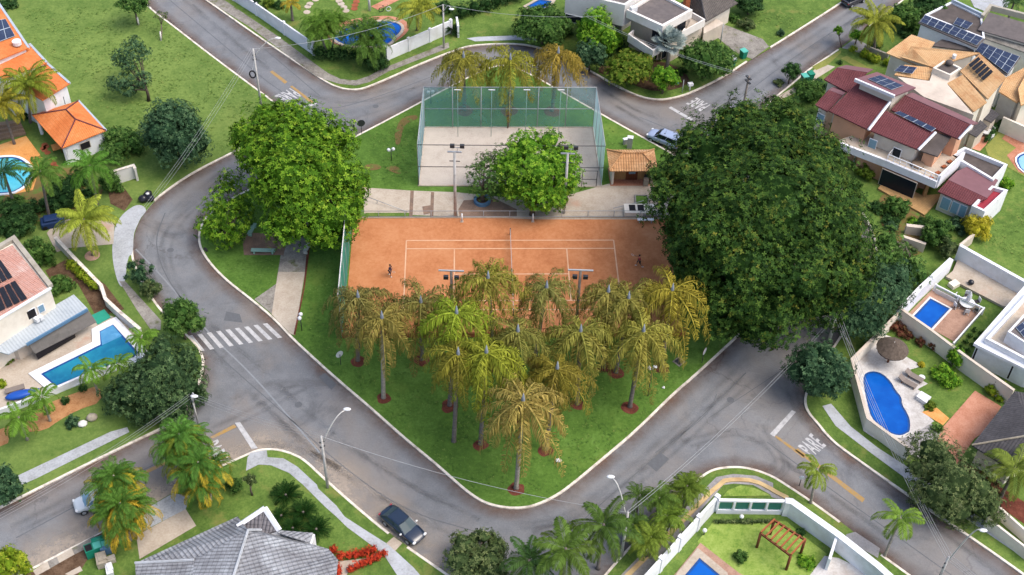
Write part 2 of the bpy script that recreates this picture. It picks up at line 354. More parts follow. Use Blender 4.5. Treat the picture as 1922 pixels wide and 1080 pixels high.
class MB:
    def __init__(s): s.v = []; s.f = []; s.mi = []; s.cur = 0
    def add(s, vs, fs):
        b = len(s.v); s.v += [tuple(p) for p in vs]
        for f in fs: s.f.append([b + i for i in f]); s.mi.append(s.cur)
        return s
    def poly(s, p3): return s.add(p3, [list(range(len(p3)))])
    def flat(s, xy, z): return s.poly([(x, y, z) for x, y in ccw(xy)])
    def prism(s, xy, z0, z1, bottom=False):
        xy = ccw(xy); n = len(xy)
        z1s = z1 if isinstance(z1, (list, tuple)) else [z1] * n
        vs = [(x, y, z0) for x, y in xy] + [(x, y, z1s[i]) for i, (x, y) in enumerate(xy)]
        fs = [[i, (i + 1) % n, n + (i + 1) % n, n + i] for i in range(n)] + [list(range(n, 2 * n))]
        if bottom: fs.append(list(range(n))[::-1])
        return s.add(vs, fs)
    def slab(s, p3, th):           # sloped sheet with thickness, p3 = top polygon
        n = len(p3)
        if area([(p[0], p[1]) for p in p3]) < 0: p3 = p3[::-1]
        vs = list(p3) + [(x, y, z - th) for x, y, z in p3]
        return s.add(vs, [list(range(n)), list(range(2 * n - 1, n - 1, -1))] + [[i, n + i, n + (i + 1) % n, (i + 1) % n] for i in range(n)])
    def box(s, c, size, rz=0.0):   # c = centre of the base
        hx, hy = size[0] / 2, size[1] / 2; co, si = math.cos(rz), math.sin(rz)
        xy = [(c[0] + co * a - si * b, c[1] + si * a + co * b) for a, b in ((-hx, -hy), (hx, -hy), (hx, hy), (-hx, hy))]
        return s.prism(xy, c[2], c[2] + size[2], True)
    def tube(s, pts, rad, n=8, cap=True):
        pts = [Vector(p) for p in pts]
        if not isinstance(rad, (list, tuple)): rad = [rad] * len(pts)
        b = len(s.v); u = None
        for i, p in enumerate(pts):
            d = (pts[min(i + 1, len(pts) - 1)] - pts[max(i - 1, 0)]).normalized()
            if u is None:
                u = d.cross(Vector((0, 0, 1)) if abs(d.z) < .9 else Vector((1, 0, 0))).normalized()
            else:
                u = (u - d * u.dot(d)).normalized()
            w_ = d.cross(u)
            for k in range(n):
                a = 2 * math.pi * k / n; q = p + (u * math.cos(a) + w_ * math.sin(a)) * rad[i]; s.v.append(tuple(q))
        for i in range(len(pts) - 1):
            for k in range(n):
                s.f.append([b + i * n + k, b + i * n + (k + 1) % n, b + (i + 1) * n + (k + 1) % n, b + (i + 1) * n + k]); s.mi.append(s.cur)
        if cap:
            s.f.append([b + k for k in range(n)][::-1]); s.mi.append(s.cur)
            s.f.append([b + (len(pts) - 1) * n + k for k in range(n)]); s.mi.append(s.cur)
        return s
    def ball(s, c, r, n=10, m=7):
        if not isinstance(r, (list, tuple)): r = (r, r, r)
        b = len(s.v); vs = [(c[0], c[1], c[2] - r[2])]
        for j in range(1, m):
            ph = -math.pi / 2 + math.pi * j / m
            for i in range(n):
                a = 2 * math.pi * i / n; vs.append((c[0] + r[0] * math.cos(ph) * math.cos(a), c[1] + r[1] * math.cos(ph) * math.sin(a), c[2] + r[2] * math.sin(ph)))
        vs.append((c[0], c[1], c[2] + r[2])); top = len(vs) - 1
        fs = [[0, 1 + (i + 1) % n, 1 + i] for i in range(n)]
        for j in range(m - 2):
            for i in range(n): fs.append([1 + j * n + i, 1 + j * n + (i + 1) % n, 1 + (j + 1) * n + (i + 1) % n, 1 + (j + 1) * n + i])
        fs += [[1 + (m - 2) * n + i, 1 + (m - 2) * n + (i + 1) % n, top] for i in range(n)]
        return s.add(vs, fs)
    def wall(s, xy, th, z0, z1, closed=False):   # mitred wall along a polyline
        a = offset(xy, th / 2, closed); b = offset(xy, -th / 2, closed); n = len(xy)
        vs = [(x, y, z) for p in (a, b) for z in (z0, z1) for x, y in p]
        fs = []
        for i in range(n if closed else n - 1):
            j = (i + 1) % n
            fs += [[i, n + i, n + j, j], [2 * n + i, 2 * n + j, 3 * n + j, 3 * n + i], [n + i, 3 * n + i, 3 * n + j, n + j]]
        if not closed: fs += [[0, 2 * n, 3 * n, n], [n - 1, 2 * n - 1, 4 * n - 1, 3 * n - 1]]
        return s.add(vs, fs)
    def build(s, name, mat, parent=None, smooth=False, world=True, at=None):
        me = bpy.data.meshes.new(name)
        o3 = (0, 0, 0)
        if parent is not None and world:
            q = parent
            while q is not None:
                o3 = tuple(o3[i] + q.location[i] for i in range(3)); q = q.parent
        if at is not None: o3 = at
        V = [(x - o3[0], y - o3[1], z - o3[2]) for x, y, z in s.v]
        me.from_pydata(V, [], s.f)
        if isinstance(mat, (list, tuple)): me.polygons.foreach_set('material_index', s.mi)
        uv = me.uv_layers.new(name='uv'); me.update()
        data = uv.data; zz = Vector((0, 0, 1))
        for p in me.polygons:
            n = p.normal
            if abs(n.z) < .9995:
                u = zz.cross(n)
                u = u.normalized() if u.length > 1e-6 else Vector((1, 0, 0))
                v_ = n.cross(u)
            else:
                e = Vector(V[p.vertices[1]]) - Vector(V[p.vertices[0]]); e.z = 0
                u = e.normalized() if e.length > 1e-6 else Vector((1, 0, 0)); v_ = zz.cross(u)
            for li, vi in zip(p.loop_indices, p.vertices):
                q = Vector(V[vi]); data[li].uv = (q.dot(u), q.dot(v_))
        o = link_mesh(name, me, mat, parent, smooth)
        if at is not None: o.location = at
        return o
def area(xy): return .5 * sum(xy[i][0] * xy[(i + 1) % len(xy)][1] - xy[(i + 1) % len(xy)][0] * xy[i][1] for i in range(len(xy)))
def ccw(xy): return list(xy) if area(xy) > 0 else list(xy)[::-1]
def offset(xy, d, closed=True):
    n = len(xy); out = []
    for i in range(n):
        p = Vector(xy[i]).to_2d() if False else Vector((xy[i][0], xy[i][1]))
        a = Vector(xy[i - 1][:2]) if (closed or i > 0) else None
        b = Vector(xy[(i + 1) % n][:2]) if (closed or i < n - 1) else None
        d1 = (p - a).normalized() if a is not None else None
        d2 = (b - p).normalized() if b is not None else None
        if d1 is None: d1 = d2
        if d2 is None: d2 = d1
        n1 = Vector((-d1.y, d1.x)); n2 = Vector((-d2.y, d2.x)); mm = (n1 + n2)
        if mm.length < 1e-4: mm = n1
        mm.normalize(); k = 1 / max(.45, mm.dot(n1))
        q = p + mm * d * k; out.append((q.x, q.y))
    return out
def chaikin(xy, it=2, closed=True):
    for _ in range(it):
        o = []; n = len(xy)
        if not closed: o.append(xy[0])
        for i in range(n if closed else n - 1):
            a, b = xy[i], xy[(i + 1) % n]
            o += [(a[0] * .75 + b[0] * .25, a[1] * .75 + b[1] * .25), (a[0] * .25 + b[0] * .75, a[1] * .25 + b[1] * .75)]
        if not closed: o.append(xy[-1])
        xy = o
    return xy
_LAY = [0]
def struct(name, px, z, mat, sm=0, th=None, kind='structure'):
    _LAY[0] += 1; z += _LAY[0] * .0004      # every sheet on a level of its own
    xy = W(px); xy = chaikin(xy, sm) if sm else xy
    mb = MB()
    if th: mb.prism(xy, z - th, z)
    else: mb.flat(xy, z)
    return tag(mb.build(name, mat), kind=kind)
def copyto(o, **k):
    c = o.copy(); COL.objects.link(c); return c

# ------------------------------------------------------------------ ground, road, blocks
mb = MB(); mb.flat([(-700, -260), (700, -260), (700, 900), (-700, 900)], -.12); tag(mb.build('ground', 'grass_field'), kind='structure')
mb = MB(); mb.flat([(-78, -52), (88, -52), (88, 66), (-78, 66)], 0.0); road = tag(mb.build('road', 'asphalt'), kind='structure')

LAWN, KERB_H, PAVE = .13, .15, .155
def block(name, kerb, outer, mat, gaps=(), dirt='road_dirt', dw=1.5):
    """raised plot: surface polygon, kerb stones along the surveyed edge, dirt washed against the kerb"""
    k = W(kerb); closed = not outer
    ks = chaikin(k, 2, closed)
    full = ks + W(outer)
    mb = MB(); mb.prism(full, -.1, LAWN); s_ = tag(mb.build(name, mat), kind='structure')
    sgn = 1 if area(full) > 0 else -1
    kb = MB(); inn = offset(ks, sgn * .22, closed); out = offset(ks, -sgn * .02, closed); n = len(ks)
    db = MB(); dist = offset(ks, -sgn * dw, closed)
    uvs = []
    for i in range(n if closed else n - 1):
        j = (i + 1) % n
        mid = ((ks[i][0] + ks[j][0]) / 2, (ks[i][1] + ks[j][1]) / 2)
        if not any((mid[0] - g[0]) ** 2 + (mid[1] - g[1]) ** 2 < g[2] ** 2 for g in gaps):
            kb.add([(*out[i], -.05), (*out[j], -.05), (*out[j], KERB_H), (*out[i], KERB_H), (*inn[j], KERB_H), (*inn[i], KERB_H), (*inn[j], .05), (*inn[i], .05)],
                   [[0, 1, 2, 3], [3, 2, 4, 5], [5, 4, 6, 7]])
        db.add([(*ks[i], .006), (*ks[j], .006), (*dist[j], .006), (*dist[i], .006)], [[0, 1, 2, 3]])
    tag(kb.build('kerb', 'kerb'), kind='structure')
    d = tag(db.build('road_dirt', dirt, road, world=False), kind='structure')
    uv = d.data.uv_layers[0].data
    for p in d.data.polygons:
        li = list(p.loop_indices)
        for q, val in zip(li, ((0, 0), (1, 0), (1, 1), (0, 1))): uv[q].uv = val
    return s_
ISL = [(372, 440), (373, 462), (384, 484), (405, 510), (432, 535), (470, 564), (514, 601), (543, 633), (580, 668), (639, 721), (690, 764), (740, 809), (769, 834), (819, 875), (860, 912), (886, 933), (912, 948), (946, 956), (976, 957), (1002, 953), (1041, 936), (1075, 912), (1132, 864), (1194, 812), (1262, 744), (1309, 704), (1384, 634), (1440, 583), (1480, 540), (1494, 500), (1474, 455), (1420, 405), (1290, 305), (1200, 255), (1125, 213), (1060, 176), (1000, 142), (960, 124), (925, 124), (850, 160), (690, 246), (496, 343), (440, 370), (398, 396), (379, 418)]
block('lawn', ISL, [], 'grass')
KW = [(262, -10), (281, 16), (319, 44), (400, 107), (482, 168), (515, 192), (532, 212), (530, 232), (505, 253), (427, 294), (364, 325), (307, 364), (281, 388), (262, 414), (252, 440), (249, 468), (252, 494), (268, 530), (294, 572), (330, 612), (369, 644), (382, 668), (384, 686), (377, 716), (365, 748), (345, 778), (318, 800), (276, 820), (160, 876), (42, 935), (0, 956), (-60, 986)]
def gap(px, py, r): a = gxy(px, py); return (a[0], a[1], r)
block('lawn', KW, [(-330, 1130), (-620, -260), (60, -170)], 'grass_field', [gap(262, 412, 3.0), gap(250, 450, 2.0)])
KN = [(372, -8), (395, 8), (470, 61), (530, 102), (587, 140), (610, 155), (630, 165), (652, 170.5), (673, 170.5), (692, 165), (735, 147), (782, 125), (855, 96), (886, 87), (951, 84), (990, 86), (1030, 97), (1065, 112), (1101, 131), (1150, 160), (1197, 183), (1233, 190), (1262, 187), (1296, 177), (1356, 148), (1410, 112), (1447, 91), (1544, 30), (1590, 0), (1640, -35)]
block('lawn', KN, [(1840, -190), (190, -150)], 'grass_yard', [gap(1430, 102, 2.4)])
KE = [(1740, -35), (1660, 27), (1578, 91), (1518, 130), (1490, 155), (1448, 188), (1432, 206), (1432, 222), (1450, 245), (1545, 320), (1620, 400), (1645, 460), (1640, 510), (1610, 580), (1565, 650), (1530, 700), (1512, 735), (1508, 757), (1516, 778), (1536, 800), (1547, 815), (1568, 836), (1604, 862), (1656, 899), (1734, 953), (1828, 1016), (1919, 1080), (2000, 1140)]
block('lawn', KE, [(2250, 1320), (2560, -120), (1900, -160)], 'grass_yard', [gap(1600, 72, 3.0)])
KS = [(1110, 1110), (1168, 1040), (1225, 985), (1290, 922), (1308, 902), (1322, 890), (1340, 881), (1366, 877), (1392, 877), (1418, 882), (1449, 894), (1466, 904), (1518, 938), (1586, 987), (1647, 1037), (1706, 1079), (1760, 1120)]
block('lawn', KS, [(1820, 1260), (1000, 1260)], 'grass_yard', [gap(1617, 1012, 2.6)])
KB = [(-40, 1120), (41, 1078), (109, 1042), (208, 992), (325, 927), (408, 878), (447, 861), (480, 846), (501, 843), (522, 844), (548, 851), (574, 864), (610, 899), (678, 959), (738, 1008), (813, 1060), (850, 1086), (900, 1120)]
block('lawn', KB, [(1000, 1260), (-180, 1260)], 'grass_yard', [gap(270, 957, 4.2), gap(748, 1016, 1.3)], 'road_dust', 4.2)

# markings are parts of the road
def mark(name, polys, mat, z=.012):
    mb = MB()
    for p in polys: mb.flat(W(p), z)
    o = mb.build(name, mat, road, world=False); o['kind'] = 'structure'; return o
def z8(ox, oy, pts): return [(ox + a / 8, oy + b / 8) for a, b in pts]
mark('crosswalk', [z8(380, 590, [(905 - 140.5 * k, 147 + 22.6 * k), (972 - 140.5 * k, 136 + 22.6 * k), (1197 - 145.5 * k, 350 + 24.5 * k), (1133 - 145.5 * k, 363 + 24.5 * k)]) for k in range(9)], 'paint_white')
mark('stop_line', [z8(1400, 740, [(690, 243), (752, 270), (428, 640), (360, 600)])], 'paint_white')
mark('lane_line', [z8(1400, 740, [(430, 640), (462, 622), (880, 925), (860, 965)])], 'paint_yellow')
mark('lane_line', [Z('Q', (270, 175), (290, 160), (775, 525), (755, 552))], 'paint_yellow')
mark('stop_line', [Z('I', (1695, 1015), (1732, 1010)) + Z('M', (1860, 160), (1815, 165))], 'paint_white')
mark('lane_line', [Z('M', (1515, 80), (1690, -12), (1708, 8), (1535, 92))], 'paint_yellow')
mark('lane_line', [Z('M', (1000, 345), (1250, 225), (1262, 245), (1020, 362))], 'paint_yellow')
mark('lane_line', [Z('B', (140, 520), (160, 510), (268, 592), (248, 606))], 'paint_yellow')
mark('lane_line', [Z('B', (285, 625), (305, 620), (462, 740), (440, 750))], 'paint_yellow')
mark('stop_line', [Z('B', (462, 738), (482, 750), (300, 830), (280, 815))], 'paint_white')
mark('stop_line', [Z('C', (1172, 780), (1190, 770), (1350, 862), (1330, 872))], 'paint_white')
def seam(px, w_=.09, mat='tar'):
    mb = MB(); mb.wall(chaikin(W(px), 2, False), w_, .002, .009); o = mb.build('tar_seam', mat, road, world=False); o['kind'] = 'structure'
seam([(318, 0), (420, 85), (520, 170), (600, 210), (690, 190), (860, 125)]); seam([(410, 20), (500, 95), (600, 180)])
seam([(395, 655), (480, 730), (560, 800), (640, 875), (760, 960), (900, 1000)]); seam([(255, 468), (322, 538), (390, 625), (470, 700), (540, 780), (600, 850)], .17, 'tar_pale')
seam([(1085, 985), (1180, 900), (1300, 800), (1400, 700)]); seam([(1330, 785), (1400, 740), (1475, 690)], .06); seam([(1230, 850), (1330, 780), (1345, 740)], .07); seam([(30, 1010), (180, 930), (330, 850), (450, 800)])
seam([(1440, 830), (1540, 905), (1660, 990), (1800, 1090)]); seam([(310, 400), (290, 450), (305, 510), (350, 575), (400, 640)], .12); seam([(1200, 220), (1300, 260), (1380, 190), (1500, 100), (1610, 30)])
def track(px, w_=.5, mat='tyre_dark'):
    xy = chaikin(W(px), 3, False); a_, b_ = offset(xy, w_ / 2, False), offset(xy, -w_ / 2, False); mb = MB(); zz = .0075 + .00003 * len(road.children)
    for i in range(len(xy) - 1): mb.add([(*b_[i], zz), (*b_[i + 1], zz), (*a_[i + 1], zz), (*a_[i], zz)], [[0, 1, 2, 3]])
    o = mb.build('tyre_track', mat, road, world=False); o['kind'] = 'structure'; uv = o.data.uv_layers[0].data
    for p in o.data.polygons:
        for q, val in zip(p.loop_indices, ((0, 0), (1, 0), (1, 1), (0, 1))): uv[q].uv = val
for t_ in ([(300, 30), (400, 115), (500, 190), (590, 225), (700, 205), (870, 120)], [(345, 0), (450, 90), (560, 175), (650, 190), (760, 160), (880, 105)], [(480, 300), (360, 370), (300, 440), (310, 520), (370, 590), (450, 660), (600, 800), (740, 900), (900, 975)], [(420, 320), (320, 395), (275, 460), (290, 530), (350, 610), (430, 700), (560, 830), (700, 930), (860, 1010)],
    [(20, 990), (200, 900), (340, 830), (450, 780), (560, 720)], [(60, 1040), (250, 935), (400, 860), (520, 820), (640, 880)], [(960, 985), (1060, 975), (1160, 900), (1300, 770), (1440, 640)], [(1000, 1000), (1110, 960), (1220, 870), (1360, 740), (1470, 640)], [(1880, 1085), (1700, 950), (1560, 850), (1480, 760), (1470, 660)], [(1760, 1080), (1600, 960), (1460, 860), (1380, 800), (1280, 830)], [(1100, 150), (1200, 215), (1290, 230), (1400, 150), (1600, 20)], [(1140, 190), (1240, 250), (1330, 250), (1450, 150), (1640, 10)]):
    track(t_, 1.0); track([(a + 16, b + 8) for a, b in t_], .7)
def patch(px, mat):
    mb = MB(); mb.flat(W(px), .0045 + .0002 * len(road.children)); o = mb.build('road_patch', mat, road, world=False); o['kind'] = 'structure'
patch([(425, 585), (450, 590), (455, 606), (420, 602)], 'tar'); patch([(1216, 872), (1240, 850), (1256, 862), (1232, 886)], 'tar'); patch([(610, 700), (632, 722), (622, 732), (598, 708)], 'tar')
for px_, py_ in ((1371, 751), (560, 760), (905, 1000), (705, 200), (320, 470)):
    a_ = gxy(px_, py_); mb = MB(); mb.flat([(a_[0] + .38 * math.cos(k * .3927), a_[1] + .38 * math.sin(k * .3927)) for k in range(16)], .011); o = mb.build('manhole_cover', 'tar', road, world=False); o['kind'] = 'structure'
def road_text(tl, tr, br, bl):
    cu = bpy.data.curves.new('lettering', 'FONT'); cu.body = 'PARE'; cu.size = 1.0; cu.offset = .02; cu.resolution_u = 3; cu.space_character = 1.05
    tmp = bpy.data.objects.new('lettering', cu); COL.objects.link(tmp)
    dg = bpy.context.evaluated_depsgraph_get(); me = bpy.data.meshes.new_from_object(tmp.evaluated_get(dg)); bpy.data.objects.remove(tmp)
    xs = [v.co.x for v in me.vertices]; ys = [v.co.y for v in me.vertices]; x0, x1, y0, y1 = min(xs), max(xs), min(ys), max(ys)
    P4 = [Vector(gxy(*p)) for p in (tl, tr, br, bl)]
    for v in me.vertices:
        a = (v.co.x - x0) / (x1 - x0); b = (v.co.y - y0) / (y1 - y0)
        q = (P4[3] * (1 - a) + P4[2] * a) * (1 - b) + (P4[0] * (1 - a) + P4[1] * a) * b; v.co = (q.x, q.y, .012)
    o = link_mesh('lettering', me, 'paint_white', road); o['kind'] = 'structure'
road_text((1497, 838), (1522, 813), (1551, 837), (1526, 858))
road_text(z1('M', 1570, 95), z1('M', 1655, 220), z1('M', 1545, 285), z1('M', 1455, 150))
road_text(z1('C', 1400, 805), z1('C', 1295, 750), z1('C', 1375, 705), z1('C', 1475, 758))
road_text(z1('B', 375, 692), z1('B', 270, 745), z1('B', 170, 695), z1('B', 285, 638))

# pavements and paths
def pave(k, pts, mat, z=PAVE, sm=0, name='pavement'): return struct(name, Z(k, *pts), z, mat, sm)
pave('E', [(1000, 475), (1068, 520), (1020, 575), (985, 650), (965, 700), (962, 850), (925, 850), (900, 1076), (862, 1076), (822, 940), (808, 800), (830, 640), (890, 545)], 'concrete', sm=2)
pave('I', [(862, 0), (905, 0), (1165, 285), (1160, 350), (1090, 350), (985, 200)], 'concrete_old')
pave('M', [(130, 365), (800, 48), (920, 15), (935, 50), (255, 390), (160, 430)], 'concrete')
struct('pavement', Z('B', (-420, -150), (0, 135), (200, 270), (480, 478), (560, 535), (650, 578), (760, 588), (850, 558), (960, 500), (1430, 312), (1435, 352), (1000, 522), (860, 600), (760, 625), (640, 612), (540, 582), (465, 552), (0, 205), (-420, -60)), PAVE, 'concrete_old')
pave('B', [(1560, 285), (1640, 274), (1922, 264), (2060, 270), (2060, 305), (1922, 296), (1620, 306)], 'concrete')
struct('pavement', Z('O', (820, 1090), (1290, 600), (1515, 375), (1640, 352), (1800, 366), (1925, 418)) + Z('Q', (110, 455), (240, 530), (240, 560), (100, 520)) + Z('O', (1900, 498), (1780, 432), (1640, 422), (1565, 432), (985, 1090)), PAVE, 'paving_grey')
struct('pavement', Z('L', (465, 900), (528, 883)) + Z('Q', (670, 10), (860, 160), (1075, 300), (1500, 600), (1960, 900), (1960, 990), (1640, 770), (1080, 395), (830, 212), (560, 5)), PAVE, 'concrete')
struct('pavement', Z('N', (-20, 235), (0, 200), (118, 178), (125, 232), (240, 240), (340, 300), (480, 430), (490, 458), (620, 580), (680, 660), (850, 770), (1000, 865), (1180, 1030), (1240, 1100), (1070, 1100), (960, 930), (700, 738), (620, 660), (540, 590), (380, 430), (280, 345), (150, 290), (60, 285), (-30, 330)), PAVE, 'concrete')
pave('M', [(985, 790), (1062, 600), (1250, 492), (1380, 512), (1340, 608)], 'concrete', name='driveway')
pave('M', [(700, 830), (800, 742), (985, 650), (985, 795), (800, 860)], 'concrete_old', name='driveway')
pave('M', [(985, 797), (1342, 607), (1418, 727), (1010, 968)], 'concrete_warm', PAVE + .02, name='patio')
pave('N', [(982, 852), (1035, 806), (1097, 852), (1045, 908)], 'concrete_warm', PAVE + .01)
pave('N', [(620, 985), (880, 955), (910, 915), (950, 950), (720, 1040), (690, 1090), (620, 1090)], 'concrete_warm', name='path')
pave('M', [(150, 1090), (240, 1050), (800, 742), (820, 770), (850, 850), (700, 860), (560, 1090)], 'soil_brown', PAVE, name='soil')
for k, (a, b, c_, d) in enumerate([((240, 1050), (345, 985), (365, 1035), (265, 1090)), ((412, 950), (520, 890), (540, 935), (432, 995)), ((470, 1076), (580, 1018), (600, 1050), (520, 1090))]):
    pave('M', [a, b, c_, d], 'concrete_warm', PAVE + .012)
for k, (a, b, c_, d) in enumerate([((345, 985), (412, 950), (432, 995), (365, 1035)), ((520, 890), (560, 870), (580, 915), (540, 935)), ((560, 870), (680, 800), (700, 850), (580, 915))]):
    pave('M', [a, b, c_, d], 'concrete_old', PAVE + .012)
pave('C', [(1425, 245), (1560, 180), (1850, 290), (1895, 345), (1775, 435), (1640, 380), (1520, 275)], 'concrete_old', name='driveway')
pave('D', [(605, 355), (700, 285), (780, 325), (948, 398), (935, 445), (780, 405), (660, 365)], 'paving_grey', name='driveway')
pave('D', [(150, 700), (300, 615), (420, 500), (480, 470), (560, 490), (430, 570), (310, 660), (170, 725)], 'concrete_warm')
pave('D', [(390, 490), (600, 370), (600, 390), (500, 480), (420, 515)], 'grass_dry', name='lawn')
pave('D', [(600, 430), (640, 410), (830, 510), (780, 530)], 'grass_dry', name='lawn')
# park floor
struct('path', [(680, 354), (772, 360), (856, 363), (960, 374), (1075, 366), (1142, 347), (1240, 342), (1300, 370), (1300, 414), (1010, 414), (684, 403)], PAVE, 'concrete_warm')
struct('lawn', Z('F', (830, 545), (1160, 545), (1165, 577), (830, 577)), PAVE + .008, 'grass_yard')
for q in ([(1155, 385), (1180, 387), (1170, 580), (1145, 580)], [(1303, 395), (1326, 396), (1320, 580), (1296, 580)], [(1240, 500), (1300, 490), (1310, 545), (1250, 560)], [(1540, 455), (1760, 440), (1922, 520), (1922, 575), (1510, 575), (1500, 520)]):
    pave('F', q, 'dirt', PAVE + .01, name='path')
pave('F', [(255, 620), (420, 600), (395, 975), (200, 975)], 'concrete_old', PAVE, name='path')
struct('path', Z('F', (200, 972), (395, 972)) + Z('J', (320, 390), (290, 380), (155, 240)), PAVE + .004, 'concrete_warm')
struct('soil', Z('F', (425, 600), (455, 600), (395, 1076)) + Z('J', (325, 390), (312, 385)) + Z('F', (385, 1076)), PAVE + .008, 'soil')
pave('F', [(-60, 690), (280, 690), (240, 850), (-45, 850)], 'dirt', PAVE, name='path')
pave('J', [(30, 130), (200, 10), (185, 130), (160, 240)], 'concrete_old', PAVE - .008, name='path')
for q in ([(820, 200), (900, 185), (960, 215), (900, 240), (830, 230)], [(970, 215), (1050, 200), (1095, 240), (1080, 270), (1000, 240)], [(1040, -60), (1080, -70), (1075, 50), (1045, 55)]):
    pave('F', q, 'soil_fade', LAWN + .01, 2, name='soil')
pave('B', [(1045, 960), (1080, 860), (1200, 832), (1215, 862), (1120, 900), (1095, 960), (1080, 1050), (1055, 1050)], 'soil_fade', LAWN + .01, 2, name='soil')
# tennis court, laid out from the regulation lines
CX, CY, CYAW = -.377, 108.214 + CAM_Y, .05195
def court(X, Y): c, s = math.cos(CYAW), math.sin(CYAW); return (CX + c * X - s * Y, CY + s * X + c * Y)
mb = MB(); mb.flat([court(-18.1, 3.75), court(18.2, 3.75), court(18.2, -14.8), court(-18.1, -14.8)], LAWN + .03); tag(mb.build('clay_court', 'clay'), kind='structure')
mb = MB()
def cl(x0, y0, x1, y1, w_=.07):
    z = LAWN + .037
    if abs(x1 - x0) > abs(y1 - y0): mb.flat([court(x0, y0 - w_), court(x1, y0 - w_), court(x1, y0 + w_), court(x0, y0 + w_)], z + .004)
    else: mb.flat([court(x0 - w_, y0), court(x0 + w_, y0), court(x0 + w_, y1), court(x0 - w_, y1)], z)
for y in (0, -1.37, -9.6, -10.97): cl(-11.885, y, 11.885, y)
for x in (-11.885, 11.885): cl(x, 0, x, -10.97)
for x in (-6.4, 6.4): cl(x, -1.37, x, -9.6)
cl(-6.4, -5.485, 6.4, -5.485)
tag(mb.build('court_lines', 'line_clay'), kind='structure')
SANDP = [(797, 240), (1113, 240), (1129, 351), (786, 349)]
struct('sand_court', SANDP, LAWN + .03, 'sand')
# ------------------------------------------------------------------ vegetation builders
def np_mesh(name, V, F):
    me = bpy.data.meshes.new(name); k = F.shape[1]
    me.vertices.add(len(V)); me.vertices.foreach_set('co', V.astype(np.float32).ravel())
    me.loops.add(F.size); me.loops.foreach_set('vertex_index', F.astype(np.int32).ravel())
    me.polygons.add(len(F)); me.polygons.foreach_set('loop_start', np.arange(0, F.size, k, dtype=np.int32))
    me.polygons.foreach_set('loop_total', np.full(len(F), k, dtype=np.int32)); me.update(calc_edges=True)
    return me
CLUMP = 1.0
def crown_mesh(lobes, leaf, dens, seed, nleaf=4, inner=True):
    """leaf rosettes spread over and inside a cloud of irregular lobes"""
    leaf *= .62; dens *= 2.3; rg = np.random.default_rng(seed); L = np.array(lobes, float); L[:, 3:] *= .92
    P, N = [], []
    for li, (x, y, z, rx, ry, rz) in enumerate(L):
        for shell, kk in ((1.0, 1.0), (.78, .75)):
            ar = 4 * math.pi * ((rx * ry) ** 1.6 / 3 + (rx * rz) ** 1.6 / 3 + (ry * rz) ** 1.6 / 3) ** (1 / 1.6) * shell ** 2
            n = max(8, int(ar * dens * kk)); rm = (rx + ry + rz) / 3
            K = max(7, int(ar * 1.15 * CLUMP)); cd_ = rg.normal(size=(K, 3)); cd_ /= np.linalg.norm(cd_, axis=1)[:, None]; co_ = rg.normal(0, .15, K)
            ci = rg.integers(0, K, n); off_ = rg.normal(0, .36 / rm / math.sqrt(CLUMP), (n, 3)); d = cd_[ci] + off_; d /= np.linalg.norm(d, axis=1)[:, None]
            rr = shell * (1 + co_[ci] + .12 - .55 * np.minimum((off_ ** 2).sum(1) * rm, .5)) + rg.normal(0, .03, n)
            p = np.array([x, y, z]) + d * np.array([rx, ry, rz]) * rr[:, None]
            nn = d / np.array([rx, ry, rz]); nn /= np.linalg.norm(nn, axis=1)[:, None]
            keep = np.ones(n, bool)
            for lj, q in enumerate(L):
                if lj != li: keep &= (((p - q[:3]) / q[3:]) ** 2).sum(1) > .55
            P.append(p[keep]); N.append(nn[keep])
    P = np.concatenate(P); N = np.concatenate(N)
    N = N + np.array([0, 0, .35]) + rg.normal(0, .35, N.shape); N /= np.linalg.norm(N, axis=1)[:, None]
    n = len(P); a = rg.normal(size=(n, 3)); T_ = np.cross(N, a); T_ /= np.linalg.norm(T_, axis=1)[:, None]; B = np.cross(N, T_)
    sz = leaf * rg.uniform(.65, 1.3, n); ph0 = rg.uniform(0, 6.28, n)
    V = np.zeros((n, 1 + 3 * nleaf, 3)); V[:, 0] = P
    for j in range(nleaf):
        ph = ph0 + 2 * math.pi * j / nleaf + rg.normal(0, .25, n)
        d = T_ * np.cos(ph)[:, None] + B * np.sin(ph)[:, None]; s = np.cross(N, d)
        lift = rg.uniform(-.25, .55, n)[:, None]
        V[:, 1 + 3 * j] = P + sz[:, None] * (.5 * d + .27 * s + .5 * lift * N)
        V[:, 2 + 3 * j] = P + sz[:, None] * (1.0 * d + .6 * lift * N)
        V[:, 3 + 3 * j] = P + sz[:, None] * (.5 * d - .27 * s + .5 * lift * N)
    base = (np.arange(n) * (1 + 3 * nleaf))[:, None]
    F = np.concatenate([np.concatenate([base, base + 1 + 3 * j, base + 2 + 3 * j, base + 3 + 3 * j], 1) for j in range(nleaf)])
    V = V.reshape(-1, 3); crown_mesh.nleafv = len(V)
    if inner:   # solid lobe heart, crown shade put into its dark colour, stops see-through
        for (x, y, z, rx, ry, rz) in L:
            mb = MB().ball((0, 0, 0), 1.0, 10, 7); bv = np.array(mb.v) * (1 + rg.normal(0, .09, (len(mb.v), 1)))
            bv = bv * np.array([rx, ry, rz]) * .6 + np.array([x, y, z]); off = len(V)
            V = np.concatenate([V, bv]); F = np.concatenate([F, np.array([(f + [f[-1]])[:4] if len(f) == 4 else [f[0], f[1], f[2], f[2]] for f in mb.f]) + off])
    return V, F
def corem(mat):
    k = mat + '_inner_shade'
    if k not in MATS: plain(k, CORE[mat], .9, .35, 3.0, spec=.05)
    return k
